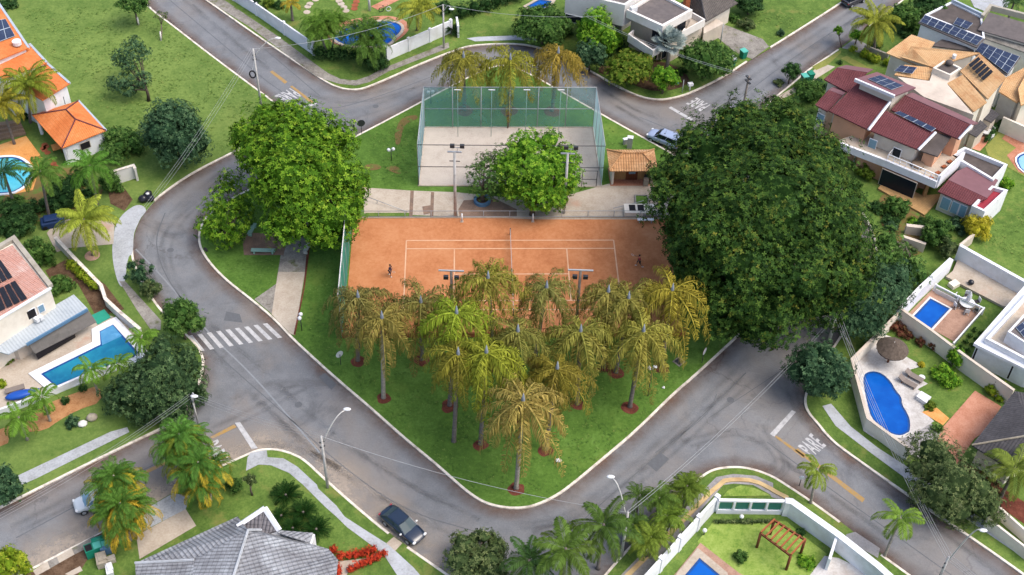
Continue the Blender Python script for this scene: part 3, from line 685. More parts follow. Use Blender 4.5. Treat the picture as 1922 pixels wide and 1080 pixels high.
def crown_obj(name, V, F, mat, root):
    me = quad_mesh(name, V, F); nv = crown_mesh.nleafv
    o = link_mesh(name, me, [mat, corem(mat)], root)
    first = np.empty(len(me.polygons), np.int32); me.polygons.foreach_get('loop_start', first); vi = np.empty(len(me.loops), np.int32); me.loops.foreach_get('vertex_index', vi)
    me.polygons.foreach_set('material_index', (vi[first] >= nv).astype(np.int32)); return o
def quad_mesh(name, V, F):
    tri = F[:, 2] == F[:, 3]
    me = bpy.data.meshes.new(name); me.from_pydata([], [], [])
    Q, Tn = F[~tri], F[tri][:, :3]
    me.vertices.add(len(V)); me.vertices.foreach_set('co', V.astype(np.float32).ravel())
    lp = np.concatenate([Q.ravel(), Tn.ravel()]).astype(np.int32)
    me.loops.add(len(lp)); me.loops.foreach_set('vertex_index', lp)
    ls = np.concatenate([np.arange(len(Q)) * 4, len(Q) * 4 + np.arange(len(Tn)) * 3]).astype(np.int32)
    lt = np.concatenate([np.full(len(Q), 4), np.full(len(Tn), 3)]).astype(np.int32)
    me.polygons.add(len(ls)); me.polygons.foreach_set('loop_start', ls); me.polygons.foreach_set('loop_total', lt); me.update(calc_edges=True)
    return me
def auto_lobes(Rx, Rz, seed, n=13, core=.62, spread=.62, lob=(.3, .5), ry=None):
    rg = random.Random(seed); Ry = ry or Rx; L = [(0, 0, 0, Rx * core, Ry * core, Rz * core)]
    for i in range(n):
        zc = -0.45 + 1.4 * (i + .5) / n; a = i * 2.399 + rg.uniform(-.4, .4); q = math.sqrt(max(0.05, 1 - min(1, zc) ** 2)); r = rg.uniform(*lob)
        k = spread + rg.uniform(-.1, .12)
        L.append((Rx * k * q * math.cos(a), Ry * k * q * math.sin(a), Rz * k * min(1, zc), Rx * r, Ry * r, Rz * r))
    return L
LM = GAIN
def tree(name, label, cat, cx, cy, hw, hh, mat, clear=1.5, leaf=.45, dens=3.2, seed=1, group=None, lobes=None, bark='bark', base=None, nl=13, trunk=True, lob=(.3, .5), spread=.62, core=.62, paint=None, inner=True):
    """crown centred on the surveyed pixel, hw/hh its half-extents in photo pixels, clear = stem below the crown"""
    Rx = hw / ppm(cx, cy, 3); Rz = math.sqrt(max(.3 * Rx * Rx, 2 * (hh / ppm(cx, cy, 3)) ** 2 - Rx * Rx)); Rz = min(Rz, Rx * 1.25)
    zc = LAWN + clear + Rz * .9
    X, Y, _ = G(cx, cy, zc); root = thing(name, label, cat, (X, Y, LAWN), group)
    L = lobes or auto_lobes(Rx, Rz, seed, nl, core, spread, lob)
    L = [(a, b, c + zc - LAWN, d, e, f) for a, b, c, d, e, f in L]
    L = [(a, b, max(c, f * .7), d, e, f) for a, b, c, d, e, f in L]
    V, F = crown_mesh(L, leaf, dens, seed, inner=inner); crown_obj('crown' if trunk else 'foliage', V, F, mat, root)
    if trunk:
        rg = random.Random(seed + 5); mb = MB(); r0 = max(.09, Rx * .055)
        bx, by = (0, 0) if base is None else (gxy(*base)[0] - X, gxy(*base)[1] - Y)
        top = zc - LAWN
        fork = (bx * .25, by * .25, max(.3, top * .62))
        mb.tube([(bx, by, -.1), (bx * .65 + rg.uniform(-.1, .1), by * .65, top * .3), fork], [r0 * 1.3, r0, r0 * .85], 8)
        for a, b, c, d, e, f in L[1:]:
            q = (a * .85, b * .85, c); md = ((fork[0] + q[0]) / 2 + rg.uniform(-.2, .2), (fork[1] + q[1]) / 2 + rg.uniform(-.2, .2), (fork[2] + q[2]) / 2 + .1 * Rz)
            mb.tube([fork, md, q], [r0 * .55, r0 * .38, r0 * .12], 5)
        mb.build('trunk', bark, root, True, world=False)
        if paint:
            mb = MB(); mb.tube([(bx, by, -.05), (bx * .8, by * .8, paint)], [r0 * 1.35, r0 * 1.15], 8); mb.build('painted_base', 'lime_wash', root, True, world=False)
    return root
def palm_crown(seed, nf, L, e0, e1, arch, lf, droop, nl=22, width=.1, vee=.35, plume=False, lean=None, part=None, ragged=0.0, end=None):
    """feather palm crown: nf fronds from upright (e0) to hanging (e1) pitch, arching by `arch` radians"""
    rg = random.Random(seed); V = []; F = []; AGE = []; age = [0.0]
    def q(*p):
        b = len(V); V.extend(p); F.append((b, b + 1, b + 2, b + 3)); AGE.extend([age[0]] * 4)
    for i in range(nf):
        f = (i + .5) / nf
        if part and not (part[0] <= f < part[1]): rg.random(); continue
        az = i * 2.39996 + rg.uniform(-.25, .25); el = e0 + (e1 - e0) * f ** .9 + rg.uniform(-.12, .12)
        age[0] = max(0.0, min(1.0, (f - .35) * .9 + rg.uniform(-.35, .45)))
        Lf = L * rg.uniform(*((.68, 1.12) if ragged else (.82, 1.08))) * (.75 + .25 * min(1, f * 2.5)) * (1 + (.4 * f if end is not None else 0)); ar = (arch if end is None else el - end) * rg.uniform(.85, 1.15)
        h = Vector((math.cos(az), math.sin(az), 0)); up = Vector((0, 0, 1)); side = Vector((-math.sin(az), math.cos(az), 0)); tw = rg.uniform(-.35, .35)
        side = (side * math.cos(tw) + up * math.sin(tw)).normalized()
        if lean is not None: h = (h + Vector(lean)).normalized()
        p = Vector((0, 0, 0)) + h * .12; pts = [p.copy()]; dirs = []; n = nl
        for s in range(n):
            a = el - ar * (s / n) ** 1.15; d = h * math.cos(a) + up * math.sin(a); dirs.append(d); p = p + d * (Lf / n); pts.append(p.copy())
        rw = .045 * L / 3
        for s in range(0, n, 2):
            k0 = rw * (1.2 - s / n); a, b = pts[s], pts[min(n, s + 2)]
            q(a - side * k0, a + side * k0, b + side * k0 * .8, b - side * k0 * .8)
        for s in range(2, n):
            x = s / n; ll = lf * (math.sin(math.pi * (x * .86 + .12)) ** .65) * rg.uniform(.85, 1.15); d = dirs[s]; nrm = side.cross(d).normalized()
            if nrm.z < 0: nrm = -nrm
            for sg in (-1, 1):
                if ragged and rg.random() < ragged: continue
                for rep in range(2 if plume else 1):
                    tilt = vee + (rg.uniform(-.9, .5) if plume else rg.uniform(-.15, .15) * (1 + 3 * (ragged > 0)))
                    out = (side * sg * math.cos(tilt) + nrm * math.sin(tilt)) * .8 + d * .55
                    out.normalize(); md = pts[s] + out * ll * .5; tp = md + (out * .55 - up * droop * (.5 + x * .5)).normalized() * ll * .55
                    wv = d * width * .5 * (L / 3) ** .5
                    q(pts[s] - wv * .5, md - wv - up * .0, tp, md + wv)
    palm_crown.age = AGE
    return np.array([tuple(v) for v in V]), np.array(F)
PALM = {}
def palm_proto(kind, seed, *a, **k):
    V, F = palm_crown(seed, *a, **k); me = quad_mesh('crown', V, F); at_ = me.attributes.new('age', 'FLOAT', 'POINT'); at_.data.foreach_set('value', np.array(palm_crown.age, np.float32) * {'foxtail': 1.0, 'coconut': .6, 'street': .4, 'royal': .3, 'cycad': 0.0}.get(kind, .2)); PALM.setdefault(kind, []).append(me)
for s in range(8): palm_proto('foxtail', 10 + s, (24, 28, 21, 26, 30, 23, 27, 25)[s], (5.9, 5.4, 6.3, 5.6, 5.2, 6.1, 5.8, 5.0)[s], (.62, .5, .75, .55, .45, .7, .6, .5)[s], -.8, 2.35, (1.35, 1.2, 1.45, 1.3, 1.15, 1.4, 1.25, 1.2)[s], 3.6, 54, .1, -.1, ragged=.2, end=-1.55)
for s in range(3): palm_proto('coconut', 30 + s, 22, 4.3, 1.3, -.35, 1.35, .95, 1.1, 40, .12, .2)
for s in range(3): palm_proto('areca', 50 + s, 13, 2.8, 1.4, .15, 2.1, .62, .7, 32, .1, .35); palm_proto('areca_skirt', 50 + s, 10, 3.5, .55, -.25, 2.1, .62, .9, 32, .11, .25)
for s in range(3): palm_proto('street', 70 + s, 10, 2.9, 1.25, -.4, 1.7, .8, 1.0, 34, .13, .2)
for s in range(3): palm_proto('royal', 90 + s, 13, 3.5, 1.3, -.35, 1.5, .9, 1.0, 36, .13, .2)
for s in range(2): palm_proto('cycad', 110 + s, 26, 1.2, 1.3, .05, .8, .28, .3, 14, .13, .2)
def palm(kind, label, cx, cy, h, color, cat='palm tree', name='palm_tree', scale=1.0, var=0, group=None, base=None, trunk='palm_trunk', shaft=None, tr=.16, rz=0.0, stems=None, skirt=None, gain=1.0):
    """crown heart at the surveyed pixel, h metres above the ground"""
    X, Y, _ = G(cx, cy, h)
    root = thing(name, label, cat, (X, Y, LAWN), group); top = h - LAWN
    col = mul(T(color), 1.55 * gain)
    if stems is None: stems = [(0, 0, 1.0)]
    rg = random.Random(int(cx * 7 + cy))
    for i, (dx, dy, kz) in enumerate(stems):
        c = link_mesh('crown', PALM[kind][(var + i) % len(PALM[kind])], [], root) if False else bpy.data.objects.new('crown', PALM[kind][(var + i) % len(PALM[kind])])
        if c.name not in COL.objects: COL.objects.link(c)
        if not c.data.materials: c.data.materials.append(MATS['frond'])
        c.parent = root; c.location = (dx, dy, top * kz); c.rotation_euler = (0, 0, rz + i * 1.9 + rg.uniform(0, 6)); c.scale = (scale,) * 3
        f = rg.uniform(.9, 1.1); c.color = (col[0] * f, col[1] * f, col[2] * f, 1)
        if skirt:
            k_ = bpy.data.objects.new('old_fronds', PALM['areca_skirt'][(var + i) % 3]); COL.objects.link(k_); k_.parent = root; k_.location = (dx, dy, top * kz - .1); k_.rotation_euler = (0, 0, i * 2.1 + var); k_.scale = (scale,) * 3
            if not k_.data.materials: k_.data.materials.append(MATS['frond'])
            k_.color = (*mul(T(skirt), 1.55), 1)
        bx, by = (dx * .3, dy * .3) if base is None else (gxy(*base)[0] - X, gxy(*base)[1] - Y)
        mb = MB(); mb.tube([(bx, by, -.12), (bx, by, .25), ((bx + dx) / 2, (by + dy) / 2, top * kz * .5), (dx, dy, top * kz + .05)], [tr * 1.6, tr * 1.15, tr, tr * .8], 8)
        mb.build('trunk', trunk, root, True, world=False)
        if shaft:
            mb = MB(); mb.tube([(dx, dy, top * kz - shaft), (dx, dy, top * kz - shaft * .4), (dx, dy, top * kz + .25), (dx, dy, top * kz + 1.0)], [tr * 1.05, tr * 1.25, tr * .8, .03], 8)
            mb.build('crownshaft', 'crownshaft', root, True, world=False)
    return root
def shrub(label, cx, cy, hw, hh, mat, seed=1, group=None, name='shrub', cat='shrub', leaf=.3, dens=6, nl=8, clear=-.4, **k):
    return tree(name, label, cat, cx, cy, hw, hh, mat, clear, leaf, dens, seed, group, trunk=False, nl=nl, **k)
def hedge(label, pts, w_, h, mat, seed=1, name='hedge', cat='hedge', leaf=.22, dens=9, group=None, step=None):
    """clipped or flowering hedge along a surveyed line"""
    xy = W(pts); root = thing(name, label, cat, (xy[0][0], xy[0][1], LAWN), group); L = []; rg = random.Random(seed)
    for (a, b) in zip(xy[:-1], xy[1:]):
        d = math.hypot(b[0] - a[0], b[1] - a[1]); n = max(1, int(d / (step or w_ * .55)))
        for i in range(n + 1):
            f = i / n; x = a[0] + (b[0] - a[0]) * f - xy[0][0]; y = a[1] + (b[1] - a[1]) * f - xy[0][1]
            r = w_ / 2 * rg.uniform(.88, 1.1); L.append((x, y, h * .52, r, r, h * .5 * rg.uniform(.9, 1.12)))
    V, F = crown_mesh(L, leaf, dens, seed); crown_obj('foliage', V, F, mat, root); return root
# ------------------------------------------------------------------ park and street furniture
def proj(p):
    d = np.array(p) - _C; zz = d @ _fw
    return (961 + CAM_F * (d @ _rt) / zz, 540 - CAM_F * (d @ _up) / zz)
def hgt(base, top_y, z0=0.0):
    x, y = gxy(*base); lo, hi = 0.2, 30.0
    for _ in range(40):
        m_ = (lo + hi) / 2
        if proj((x, y, m_))[1] > top_y: lo = m_
        else: hi = m_
    return lo
def hgt_edge(a, b, top): return hgt(a, top)
def lamp_post(label, base, top, tip, tip_z=None, mat='pole_concrete', group='street lamps', low=None, r=.15, head='lamp_white'):
    """concrete street-lighting pole > pole, arm, lamp_head, insulator rack"""
    x, y = gxy(*base); h = hgt(base, top[1]); root = thing('street_lamp', label, 'street lamp', (x, y, LAWN), group)
    mb = MB(); mb.tube([(x, y, 0), (x, y, h)], [r, r * .72], 10); mb.build('pole', mat, root, True)
    tz = (tip_z or h + .6); X, Y, _ = G(*tip, tz); az = h - 1.2 if low is None else low
    mb = MB(); pts = []
    for i in range(9):
        f = i / 8; zz = az + (tz - az) * math.sin(f * math.pi / 2); pts.append((x + (X - x) * f, y + (Y - y) * f, zz))
    mb.tube(pts, .06, 6); mb.build('arm', 'pole_concrete', root, True)
    d = Vector((X - x, Y - y, 0)).normalized(); mb = MB()
    mb.ball((X + d.x * .3, Y + d.y * .3, tz), (.38, .2, .12), 10, 6); mb.build('lamp_head', head, root, True)
    mb = MB(); mb.box((x, y, h - .9), (.5, .12, .1), .6); mb.box((x, y, h - 1.6), (.5, .12, .1), .6); mb.build('insulator_rack', 'metal_dark', root)
    return (x, y, h)
def utility_pole(label, base, top, mat='pole_concrete', arms=(), group=None, r=.16, name='utility_pole'):
    x, y = gxy(*base); h = hgt(base, top[1]); root = thing(name, label, 'pole', (x, y, LAWN), group)
    mb = MB(); mb.tube([(x, y, 0), (x, y, h)], [r, r * .7], 10); mb.build('pole', mat, root, True)
    for dz, w_, az in arms:
        mb = MB(); mb.box((x, y, h - dz), (w_, .1, .1), az); mb.build('crossarm', 'metal', root)
    return root, (x, y, h)
def cable(label, a, b, sag=.6, r=.022, group=None, mat='metal'):
    mb = MB(); a = Vector(a); b = Vector(b); pts = []
    for i in range(17):
        f = i / 16; p = a.lerp(b, f); p.z -= sag * 4 * f * (1 - f); pts.append(p)
    mb.tube(pts, r, 5, False); o = mb.build('overhead_cable', mat, None, True, at=tuple(a)); return tag(o, label, 'cable', group)
def bundle(label, a, b, n, gap_, sag, group, r=.018, mat='metal'):
    d = (Vector(b) - Vector(a)); s = Vector((-d.y, d.x, 0)).normalized()
    for i in range(n):
        q = s * (i - (n - 1) / 2) * gap_ + Vector((0, 0, .05 * (i % 2))); cable(label, Vector(a) + q, Vector(b) + q, sag + .05 * i, r, group, mat)

# --- sand court cage
X0, X1, X2, X3 = W(SANDP, LAWN)
FH = 6.4
root = thing('sports_cage', 'tall teal netting cage around the pale sand court', 'court fence', (X0[0], X0[1], LAWN))
def post(root, xy, h, r=.05, mat='metal', name='post'):
    mb = MB(); mb.tube([(*xy, 0), (*xy, h)], r, 8); mb.build(name, mat, root, True)
def lerp2(a, b, f): return (a[0] + (b[0] - a[0]) * f, a[1] + (b[1] - a[1]) * f)
for a, b, mat, nn in ((X0, X1, 'net_teal', 6), (X1, X2, 'net_side', 4), (X3, X0, 'net_side', 4), (X3, X2, 'net_clear', 6)):
    mb = MB(); mb.add([(*a, LAWN + .05), (*b, LAWN + .05), (*b, FH), (*a, FH)], [[0, 1, 2, 3]]); mb.build('netting', mat, root)
    for i in range(nn):
        if mat == 'net_clear' and i in (1, 2, 3, 4): continue
        post(root, lerp2(a, b, i / nn), FH + .05, .05, 'metal')
for a, b, zz, mat in ((X0, X1, FH, 'metal'), (X1, X2, FH, 'metal'), (X3, X0, FH, 'metal'), (X3, X2, 3.1, 'metal_dark'), (X3, X2, FH, 'metal_dark'), (X0, X1, 3.1, 'metal')):
    mb = MB(); mb.tube([(*a, zz), (*b, zz)], .045, 6); mb.build('rail', mat, root, True)
mb = MB(); mb.wall([X0, X1, X2, X3], .18, LAWN, LAWN + .12, True); mb.build('kerb_board', 'concrete_warm', root)
ga, gb = lerp2(X3, X2, .89), lerp2(X3, X2, .97)
mb = MB(); mb.tube([(*ga, 0), (*ga, 2.6), (*gb, 2.6), (*gb, 0)], .05, 6); mb.tube([(*ga, 1.3), (*gb, 1.3)], .04, 6); mb.build('gate', 'metal_dark', root, True)
x, y = gxy(953, 243); o = thing('net_post', 'brown volleyball post standing at the back of the sand', 'net post', (x, y, LAWN)); mb = MB(); mb.tube([(x, y, LAWN), (x, y, 2.7)], .07, 8); mb.build('post', 'wood_dark', o, True)
mb = MB(); mb.box((x, y, 2.2), (.25, .25, .12)); mb.build('winch', 'metal_dark', o)
x, y = gxy(1072, 275); mb = MB(); mb.ball((x, y, LAWN + .15), .13, 10, 7); tag(mb.build('ball', 'bag_black', None, True, at=(x, y, LAWN)), 'dark ball lying on the right side of the sand', 'ball')
# --- tennis fences and net
c0, c1, c2, c3 = court(-18.25, 3.85), court(18.3, 3.85), court(18.3, -14.9), court(-18.25, -14.9)
root = thing('court_fence', 'low grey rail fence along the walkway side of the clay court', 'fence', (*c0, LAWN))
for i in range(13): post(root, lerp2(c0, c1, i / 12), 1.25, .04)
for zz in (.35, 1.22):
    mb = MB(); mb.tube([(*c0, zz), (*c1, zz)], .035, 6); mb.build('rail', 'metal', root, True)
mb = MB(); mb.add([(*c0, .2), (*c1, .2), (*c1, 1.2), (*c0, 1.2)], [[0, 1, 2, 3]]); mb.build('mesh_panel', 'net_clear', root)
mb = MB(); mb.wall([c0, c1], .2, LAWN, .3); mb.build('kerb_board', 'concrete_warm', root)
root = thing('court_windscreen', 'teal windscreen fence at the left end of the clay court', 'fence', (*c0, LAWN)); HH = 6.5
mb = MB(); mb.wall([c0, c3], .04, .3, HH); mb.build('screen', 'screen_teal', root)
for i in range(7): post(root, lerp2(c0, c3, i / 6), HH + .1, .05)
mb = MB(); mb.tube([(*c0, HH + .04), (*c3, HH + .04)], .06, 6); mb.build('rail', 'wall_pale', root, True)
root = thing('brick_fence', 'low red brick wall with bars behind the palm grove', 'fence', (*c3, LAWN))
mb = MB(); mb.wall([c3, c2], .2, LAWN, .75); mb.build('wall', 'brick_red', root)
for i in range(25): post(root, lerp2(c3, c2, i / 24), 1.35, .035, 'terracotta')
mb = MB(); mb.tube([(*c3, 1.35), (*c2, 1.35)], .05, 6); mb.build('rail', 'terracotta', root, True)
root = thing('tennis_net', 'black tennis net across the middle of the clay court', 'tennis net', (*court(0, -5.4), LAWN))
n0, n1 = court(0, .91), court(0, -11.9)
mb = MB(); mb.add([(*n0, .25), (*n1, .25), (*n1, 1.05), (*n0, 1.05)], [[0, 1, 2, 3]]); mb.build('net', 'net_black', root)
mb = MB(); mb.wall([n0, n1], .05, 1.03, 1.12); mb.build('headband', 'metal', root)
for q in (n0, n1): post(root, q, 1.2, .06, 'metal_dark', 'net_post')
for px_, lab in ((867, 'white training post left of the net on the far fence'), (1000, 'white training post right of the net on the far fence')):
    x, y = gxy(px_, 418); o = thing('white_post', lab, 'post', (x, y, LAWN)); mb = MB(); mb.tube([(x, y, LAWN), (x, y, 1.35)], .1, 8); mb.build('post', 'lamp_white', o, True)
    mb = MB(); mb.box((x, y, LAWN), (.35, .35, .08)); mb.build('base', 'concrete_warm', o)
# --- floodlight poles
def flood(label, base=None, top=None, h=None, mat='pole_concrete', heads=2, arm=1.6, group='court floodlight poles', low=False):
    if base: x, y = gxy(*base); h = hgt(base, top[1])
    else: x, y = gxy(top[0], top[1], h)
    root = thing('floodlight_pole', label, 'floodlight pole', (x, y, LAWN), group)
    mb = MB(); mb.tube([(x, y, 0), (x, y, h)], [.2, .14], 10); mb.build('pole', mat, root, True)
    mb = MB(); mb.box((x, y, h - .1), (2.6 if low else arm, .16, .12)); mb.build('crossarm', 'metal', root)
    zz = h - 1.1 if low else h + .7
    if not low: mb = MB(); mb.tube([(x + .3, y, h - .2), (x + .3, y, h + .6)], .035, 6); mb.box((x + .3, y, h + .58), (1.3, .06, .06)); mb.build('bracket', 'metal', root)
    for sx in (-.55, .55):
        mb = MB(); mb.box((x + sx + (0 if low else .3), y - .12, zz), (.5, .3, .42)); mb.build('floodlight', 'metal_dark', root)
    if not low:
        mb = MB(); mb.box((x, y, h - 1.4), (1.2, .08, .08)); mb.build('crossarm', 'metal_dark', root)
    return (x, y, h)
fl1 = flood('concrete floodlight pole left of the blue ringed tree', (854.5, 409), (853, 285))
fl2 = flood('concrete floodlight pole rising through the walkway tree', (1058, 402), (1066, 288))
flood('wooden floodlight pole left of the net behind the palms', None, (847, 508), 9.0, 'pole_wood', low=True)
flood('wooden floodlight pole right of the net behind the palms', None, (1090, 507), 9.0, 'pole_wood', low=True)
for i, px_ in enumerate((859, 924, 989, 1053)):
    pass
# small twin lamps on the back posts of the cage and twin-globe park lamps
def globe_lamp(label, base, top, dx=.22, group='twin globe park lamps', ang=0.3):
    x, y = gxy(*base); h = hgt(base, top[1]); o = thing('park_lamp', label, 'park lamp', (x, y, LAWN), group)
    mb = MB(); mb.tube([(x, y, 0), (x, y, h - .15)], .05, 8); mb.build('pole', 'metal_dark', o, True)
    for s_ in (-1, 1):
        mb = MB(); gx, gy = x + s_ * dx * 1.3 * math.cos(ang), y + s_ * dx * 1.3 * math.sin(ang); mb.tube([(x, y, h - .25), (gx, gy, h - .2)], .03, 6); mb.ball((gx, gy, h), .23, 12, 8)
        mb.build('globe', 'lamp_white', o, True)
globe_lamp('twin globe lamp on the grass left of the sand cage', (735, 303), (735, 281))
globe_lamp('twin globe lamp by the path near the crosswalk', (567, 622), (565, 594), ang=1.5)
globe_lamp('twin globe lamp at the back corner of the sand cage', (809, 196), (808, 173))
globe_lamp('twin globe lamp hidden low among the right hand palms', (1216, 745), (1218, 690))
for px_ in (859, 923, 989, 1053):
    a_ = gxy(px_, 172, FH + .7)
    o = thing('cage_lamp', 'white T shaped lamp above the back netting, %s' % {859: 'leftmost of four', 923: 'second from the left', 989: 'third from the left', 1053: 'rightmost of four'}[px_], 'lamp', (*a_, LAWN), 'lamps behind the sand cage')
    mb = MB(); mb.tube([(*a_, 0), (*a_, FH + .9)], .035, 8); mb.build('pole', 'pole_teal', o, True)
    mb = MB(); mb.box((a_[0], a_[1], FH + .9), (.8, .12, .08)); mb.build('lamp_bar', 'wall_pale', o)
# signs
def sign(label, base, top, r, az, front, back, name='traffic_sign', group=None):
    x, y = gxy(*base); h = hgt(base, top[1]); o = thing(name, label, 'road sign', (x, y, LAWN), group)
    mb = MB(); mb.tube([(x, y, 0), (x, y, h)], .04, 8); mb.build('pole', 'metal_dark', o, True)
    d = Vector((math.cos(az), math.sin(az), 0)); u = Vector((-d.y, d.x, 0))
    for s_, mt in ((.05, front), (.08, back)):
        mb = MB(); c = Vector((x, y, h)) + d * s_ * 1.0; mb.tube([c - d * .012, c + d * .012], r, 20); mb.build('plate', mt, o)
sign('round sign with white face beside the left kerb of the palm lawn', (640, 686), (637, 666), .42, R(130), 'lamp_white', 'lamp_white', group=None)
sign('round white sign with reddish rim by the kerb under the big tree', (1317, 683), (1320, 659), .42, R(-30), 'awning_red', 'lamp_white')
sign('round black backed sign by the kerb of the bright tree', (679, 252), (678, 231), .5, R(-75), 'metal_dark', 'metal_dark')
sign('small dark round sign behind the left bend kerb', (388, 474), (386, 468), .3, R(-120), 'metal_dark', 'metal_dark')
sign('small blue sign hanging on the white bole near the front palm', (1500, 912), (1498, 896), .25, R(-100), 'plastic_blue', 'plastic_white')
# benches
def bench(label, cx, cy, ln, az, mat, group='concrete park benches'):
    x, y = gxy(cx, cy, .5); o = thing('bench', label, 'bench', (x, y, PAVE), group, az)
    mb = MB(); mb.box((0, 0, .40), (ln, .5, .09)); mb.build('seat', mat, o, world=False)
    for s_ in (-1, 1):
        mb = MB(); mb.box((s_ * ln * .38, 0, 0), (.18, .42, .41)); mb.build('leg', mat, o, world=False)
bench('pale teal bench facing the lawn below the square plaza', 494, 471, 2.7, R(1), 'bench_teal')
bench('teal bench at the left side of the square plaza', 473, 431, 1.9, R(80), 'bench_teal')
bench('greyish white bench standing beside the path to the crosswalk', 576, 466, 1.5, R(81), 'bench_white')
bench('teal bench under the bright tree at the path head', 578, 438, 1.6, R(81), 'bench_teal')
# blue ring planter, meter cabinets, grate, inlet, dry palm frond, bags
x, y = gxy(905, 381); o = thing('ring_planter', 'round faded blue concrete ring around the walkway tree', 'planter', (x, y, PAVE))
mb = MB(); n = 24
for i in range(n):
    a0, a1 = 2 * math.pi * i / n, 2 * math.pi * (i + 1) / n
    c = lambda r, a, zz: (x + r * math.cos(a), y + r * math.sin(a), zz)
    mb.add([c(1.0, a0, .1), c(1.0, a1, .1), c(1.0, a1, .6), c(1.0, a0, .6), c(.72, a0, .6), c(.72, a1, .6), c(.72, a0, .3), c(.72, a1, .3)], [[0, 1, 2, 3], [3, 2, 5, 4], [4, 5, 7, 6]])
mb.build('rim', 'blue_paint', o)
mb = MB(); mb.tube([(x, y, .1), (x, y, .35)], .74, 20); mb.build('soil_fill', 'soil_brown', o)
x, y = gxy(1181, 279); o = thing('meter_cabinet', 'tall pale grey meter cabinet behind the tiled kiosk', 'cabinet', (x, y, LAWN))
mb = MB(); mb.box((x, y, LAWN), (.62, .45, 1.6), R(-8)); mb.build('body', 'wall_grey', o); mb = MB(); mb.box((x, y, 1.73), (.72, .55, .1), R(-8)); mb.build('cap', 'wall_white', o)
x, y = gxy(1173, 272); o = thing('meter_box', 'small low white box beside the tall meter cabinet', 'box', (x, y, LAWN)); mb = MB(); mb.box((x, y, LAWN), (.5, .35, .75), R(20)); mb.build('body', 'wall_grey', o); mb = MB(); mb.box((x, y, .88), (.58, .43, .08), R(20)); mb.build('cap', 'wall_white', o)
x, y = gxy(1274, 681); o = thing('drain_grate', 'square iron drain grate in the grass under the palms', 'drain', (x, y, LAWN))
mb = MB(); mb.box((x, y, LAWN), (1.0, 1.0, .05), R(45)); mb.build('frame', 'concrete_old', o); mb = MB(); mb.box((x, y, LAWN + .04), (.7, .7, .04), R(45)); mb.build('grate', 'metal_dark', o)
struct('pavement', Z('K2', (1295, 690), (1330, 650), (1385, 680), (1345, 712)), PAVE + .008, 'concrete_warm')
for (bx, by, lab) in ((1048, 868, 'crumpled white bag lying on the grass behind the front palm'), (1219, 692, 'small white bag under the right hand palm'), (1245, 730, 'tiny white scrap on the grass near the right kerb')):
    x, y = gxy(bx, by); r_ = .22 if bx == 1048 else .12
    mb = MB(); mb.ball((x, y, LAWN + r_ * .7), (r_ * 1.3, r_, r_ * .8), 8, 6); rg = random.Random(bx); mb.v = [(a + rg.uniform(-.06, .06), b + rg.uniform(-.06, .06), c + rg.uniform(-.03, .05)) for a, b, c in mb.v]
    tag(mb.build('plastic_bag', 'plastic_white', at=(x, y, LAWN)), lab, 'plastic bag')
x, y = gxy(278, 376); o = thing('rubbish_bags', 'heap of glossy black rubbish bags on the verge', 'rubbish bags', (x, y, LAWN))
for i, (dx, dy, r_) in enumerate(((-.4, -.4, .55), (.35, -.2, .5), (-.05, .5, .5))):
    mb = MB(); mb.ball((x + dx, y + dy, LAWN + r_ * .75), (r_, r_ * .9, r_ * .85), 10, 8); rg = random.Random(i); mb.v = [(a + rg.uniform(-.07, .07), b + rg.uniform(-.07, .07), c + rg.uniform(-.05, .08)) for a, b, c in mb.v]
    mb.build('bag', 'bag_black', o, True)
mb = MB(); mb.ball((x + .1, y, 1.0), (.22, .18, .15), 8, 6); mb.build('white_bag', 'plastic_white', o)
# --- tiled kiosk
RE = [z1('K2', 725, 82), z1('K2', 1068, 80), z1('K2', 1098, 234), z1('K2', 747, 236)]
EZ = 2.75; e = W(RE, EZ); rg0, rg1 = gxy(*z1('K2', 838, 120), 3.7), gxy(*z1('K2', 965, 118), 3.7)
cx_, cy_ = sum(p[0] for p in e) / 4, sum(p[1] for p in e) / 4
root = thing('kiosk', 'small kiosk with orange tan hipped tile roof', 'kiosk', (cx_, cy_, PAVE))
# e order: back-left, back-right, front-right, front-left ; ridge at the middle, left to right
mid_l, mid_r = lerp2(e[0], e[3], .45), lerp2(e[1], e[2], .45)
ra, rb = lerp2(mid_l, mid_r, .3), lerp2(mid_l, mid_r, .7); RZ = EZ + .95
b3 = [(*p, EZ) for p in e]; A3, B3 = (*ra, RZ), (*rb, RZ)
mb = MB()
for f in ([b3[3], b3[2], B3, A3], [b3[1], b3[0], A3, B3], [b3[0], b3[3], A3], [b3[2], b3[1], B3]): mb.slab(f, .12)
rf = mb.build('roof', 'roof_kiosk', root)
mb = MB()
for p, q in ((A3, B3), (A3, b3[0]), (A3, b3[3]), (B3, b3[1]), (B3, b3[2])): mb.tube([(p[0], p[1], p[2] + .05), (q[0], q[1], q[2] + .05)], .1, 6)
mb.build('ridge_tiles', 'roof_kiosk', rf)
ins = offset(ccw(e), .55); fl_ = sorted(ins, key=lambda p: p[1])[:2]; fl_.sort(); bl_ = sorted(ins, key=lambda p: p[1])[2:]; bl_.sort()
fL, fR, bL, bR = fl_[0], fl_[1], bl_[0], bl_[1]
def seg_wall(mbx, a, b, th, z0, z1): mbx.wall([a, b], th, z0, z1)
mb = MB(); seg_wall(mb, fL, bL, .25, PAVE, EZ - .1); mb.build('wall', 'wall_cream', root)
mb = MB(); seg_wall(mb, fR, bR, .3, PAVE, EZ - .1); mb.build('wall', 'stone', root)
q0, q1 = lerp2(fL, bL, .35), lerp2(fR, bR, .35)
mb = MB(); seg_wall(mb, lerp2(q0, q1, .04), lerp2(q0, q1, .97), .15, PAVE, EZ - .1); mb.build('wall', 'wood_deck', root)
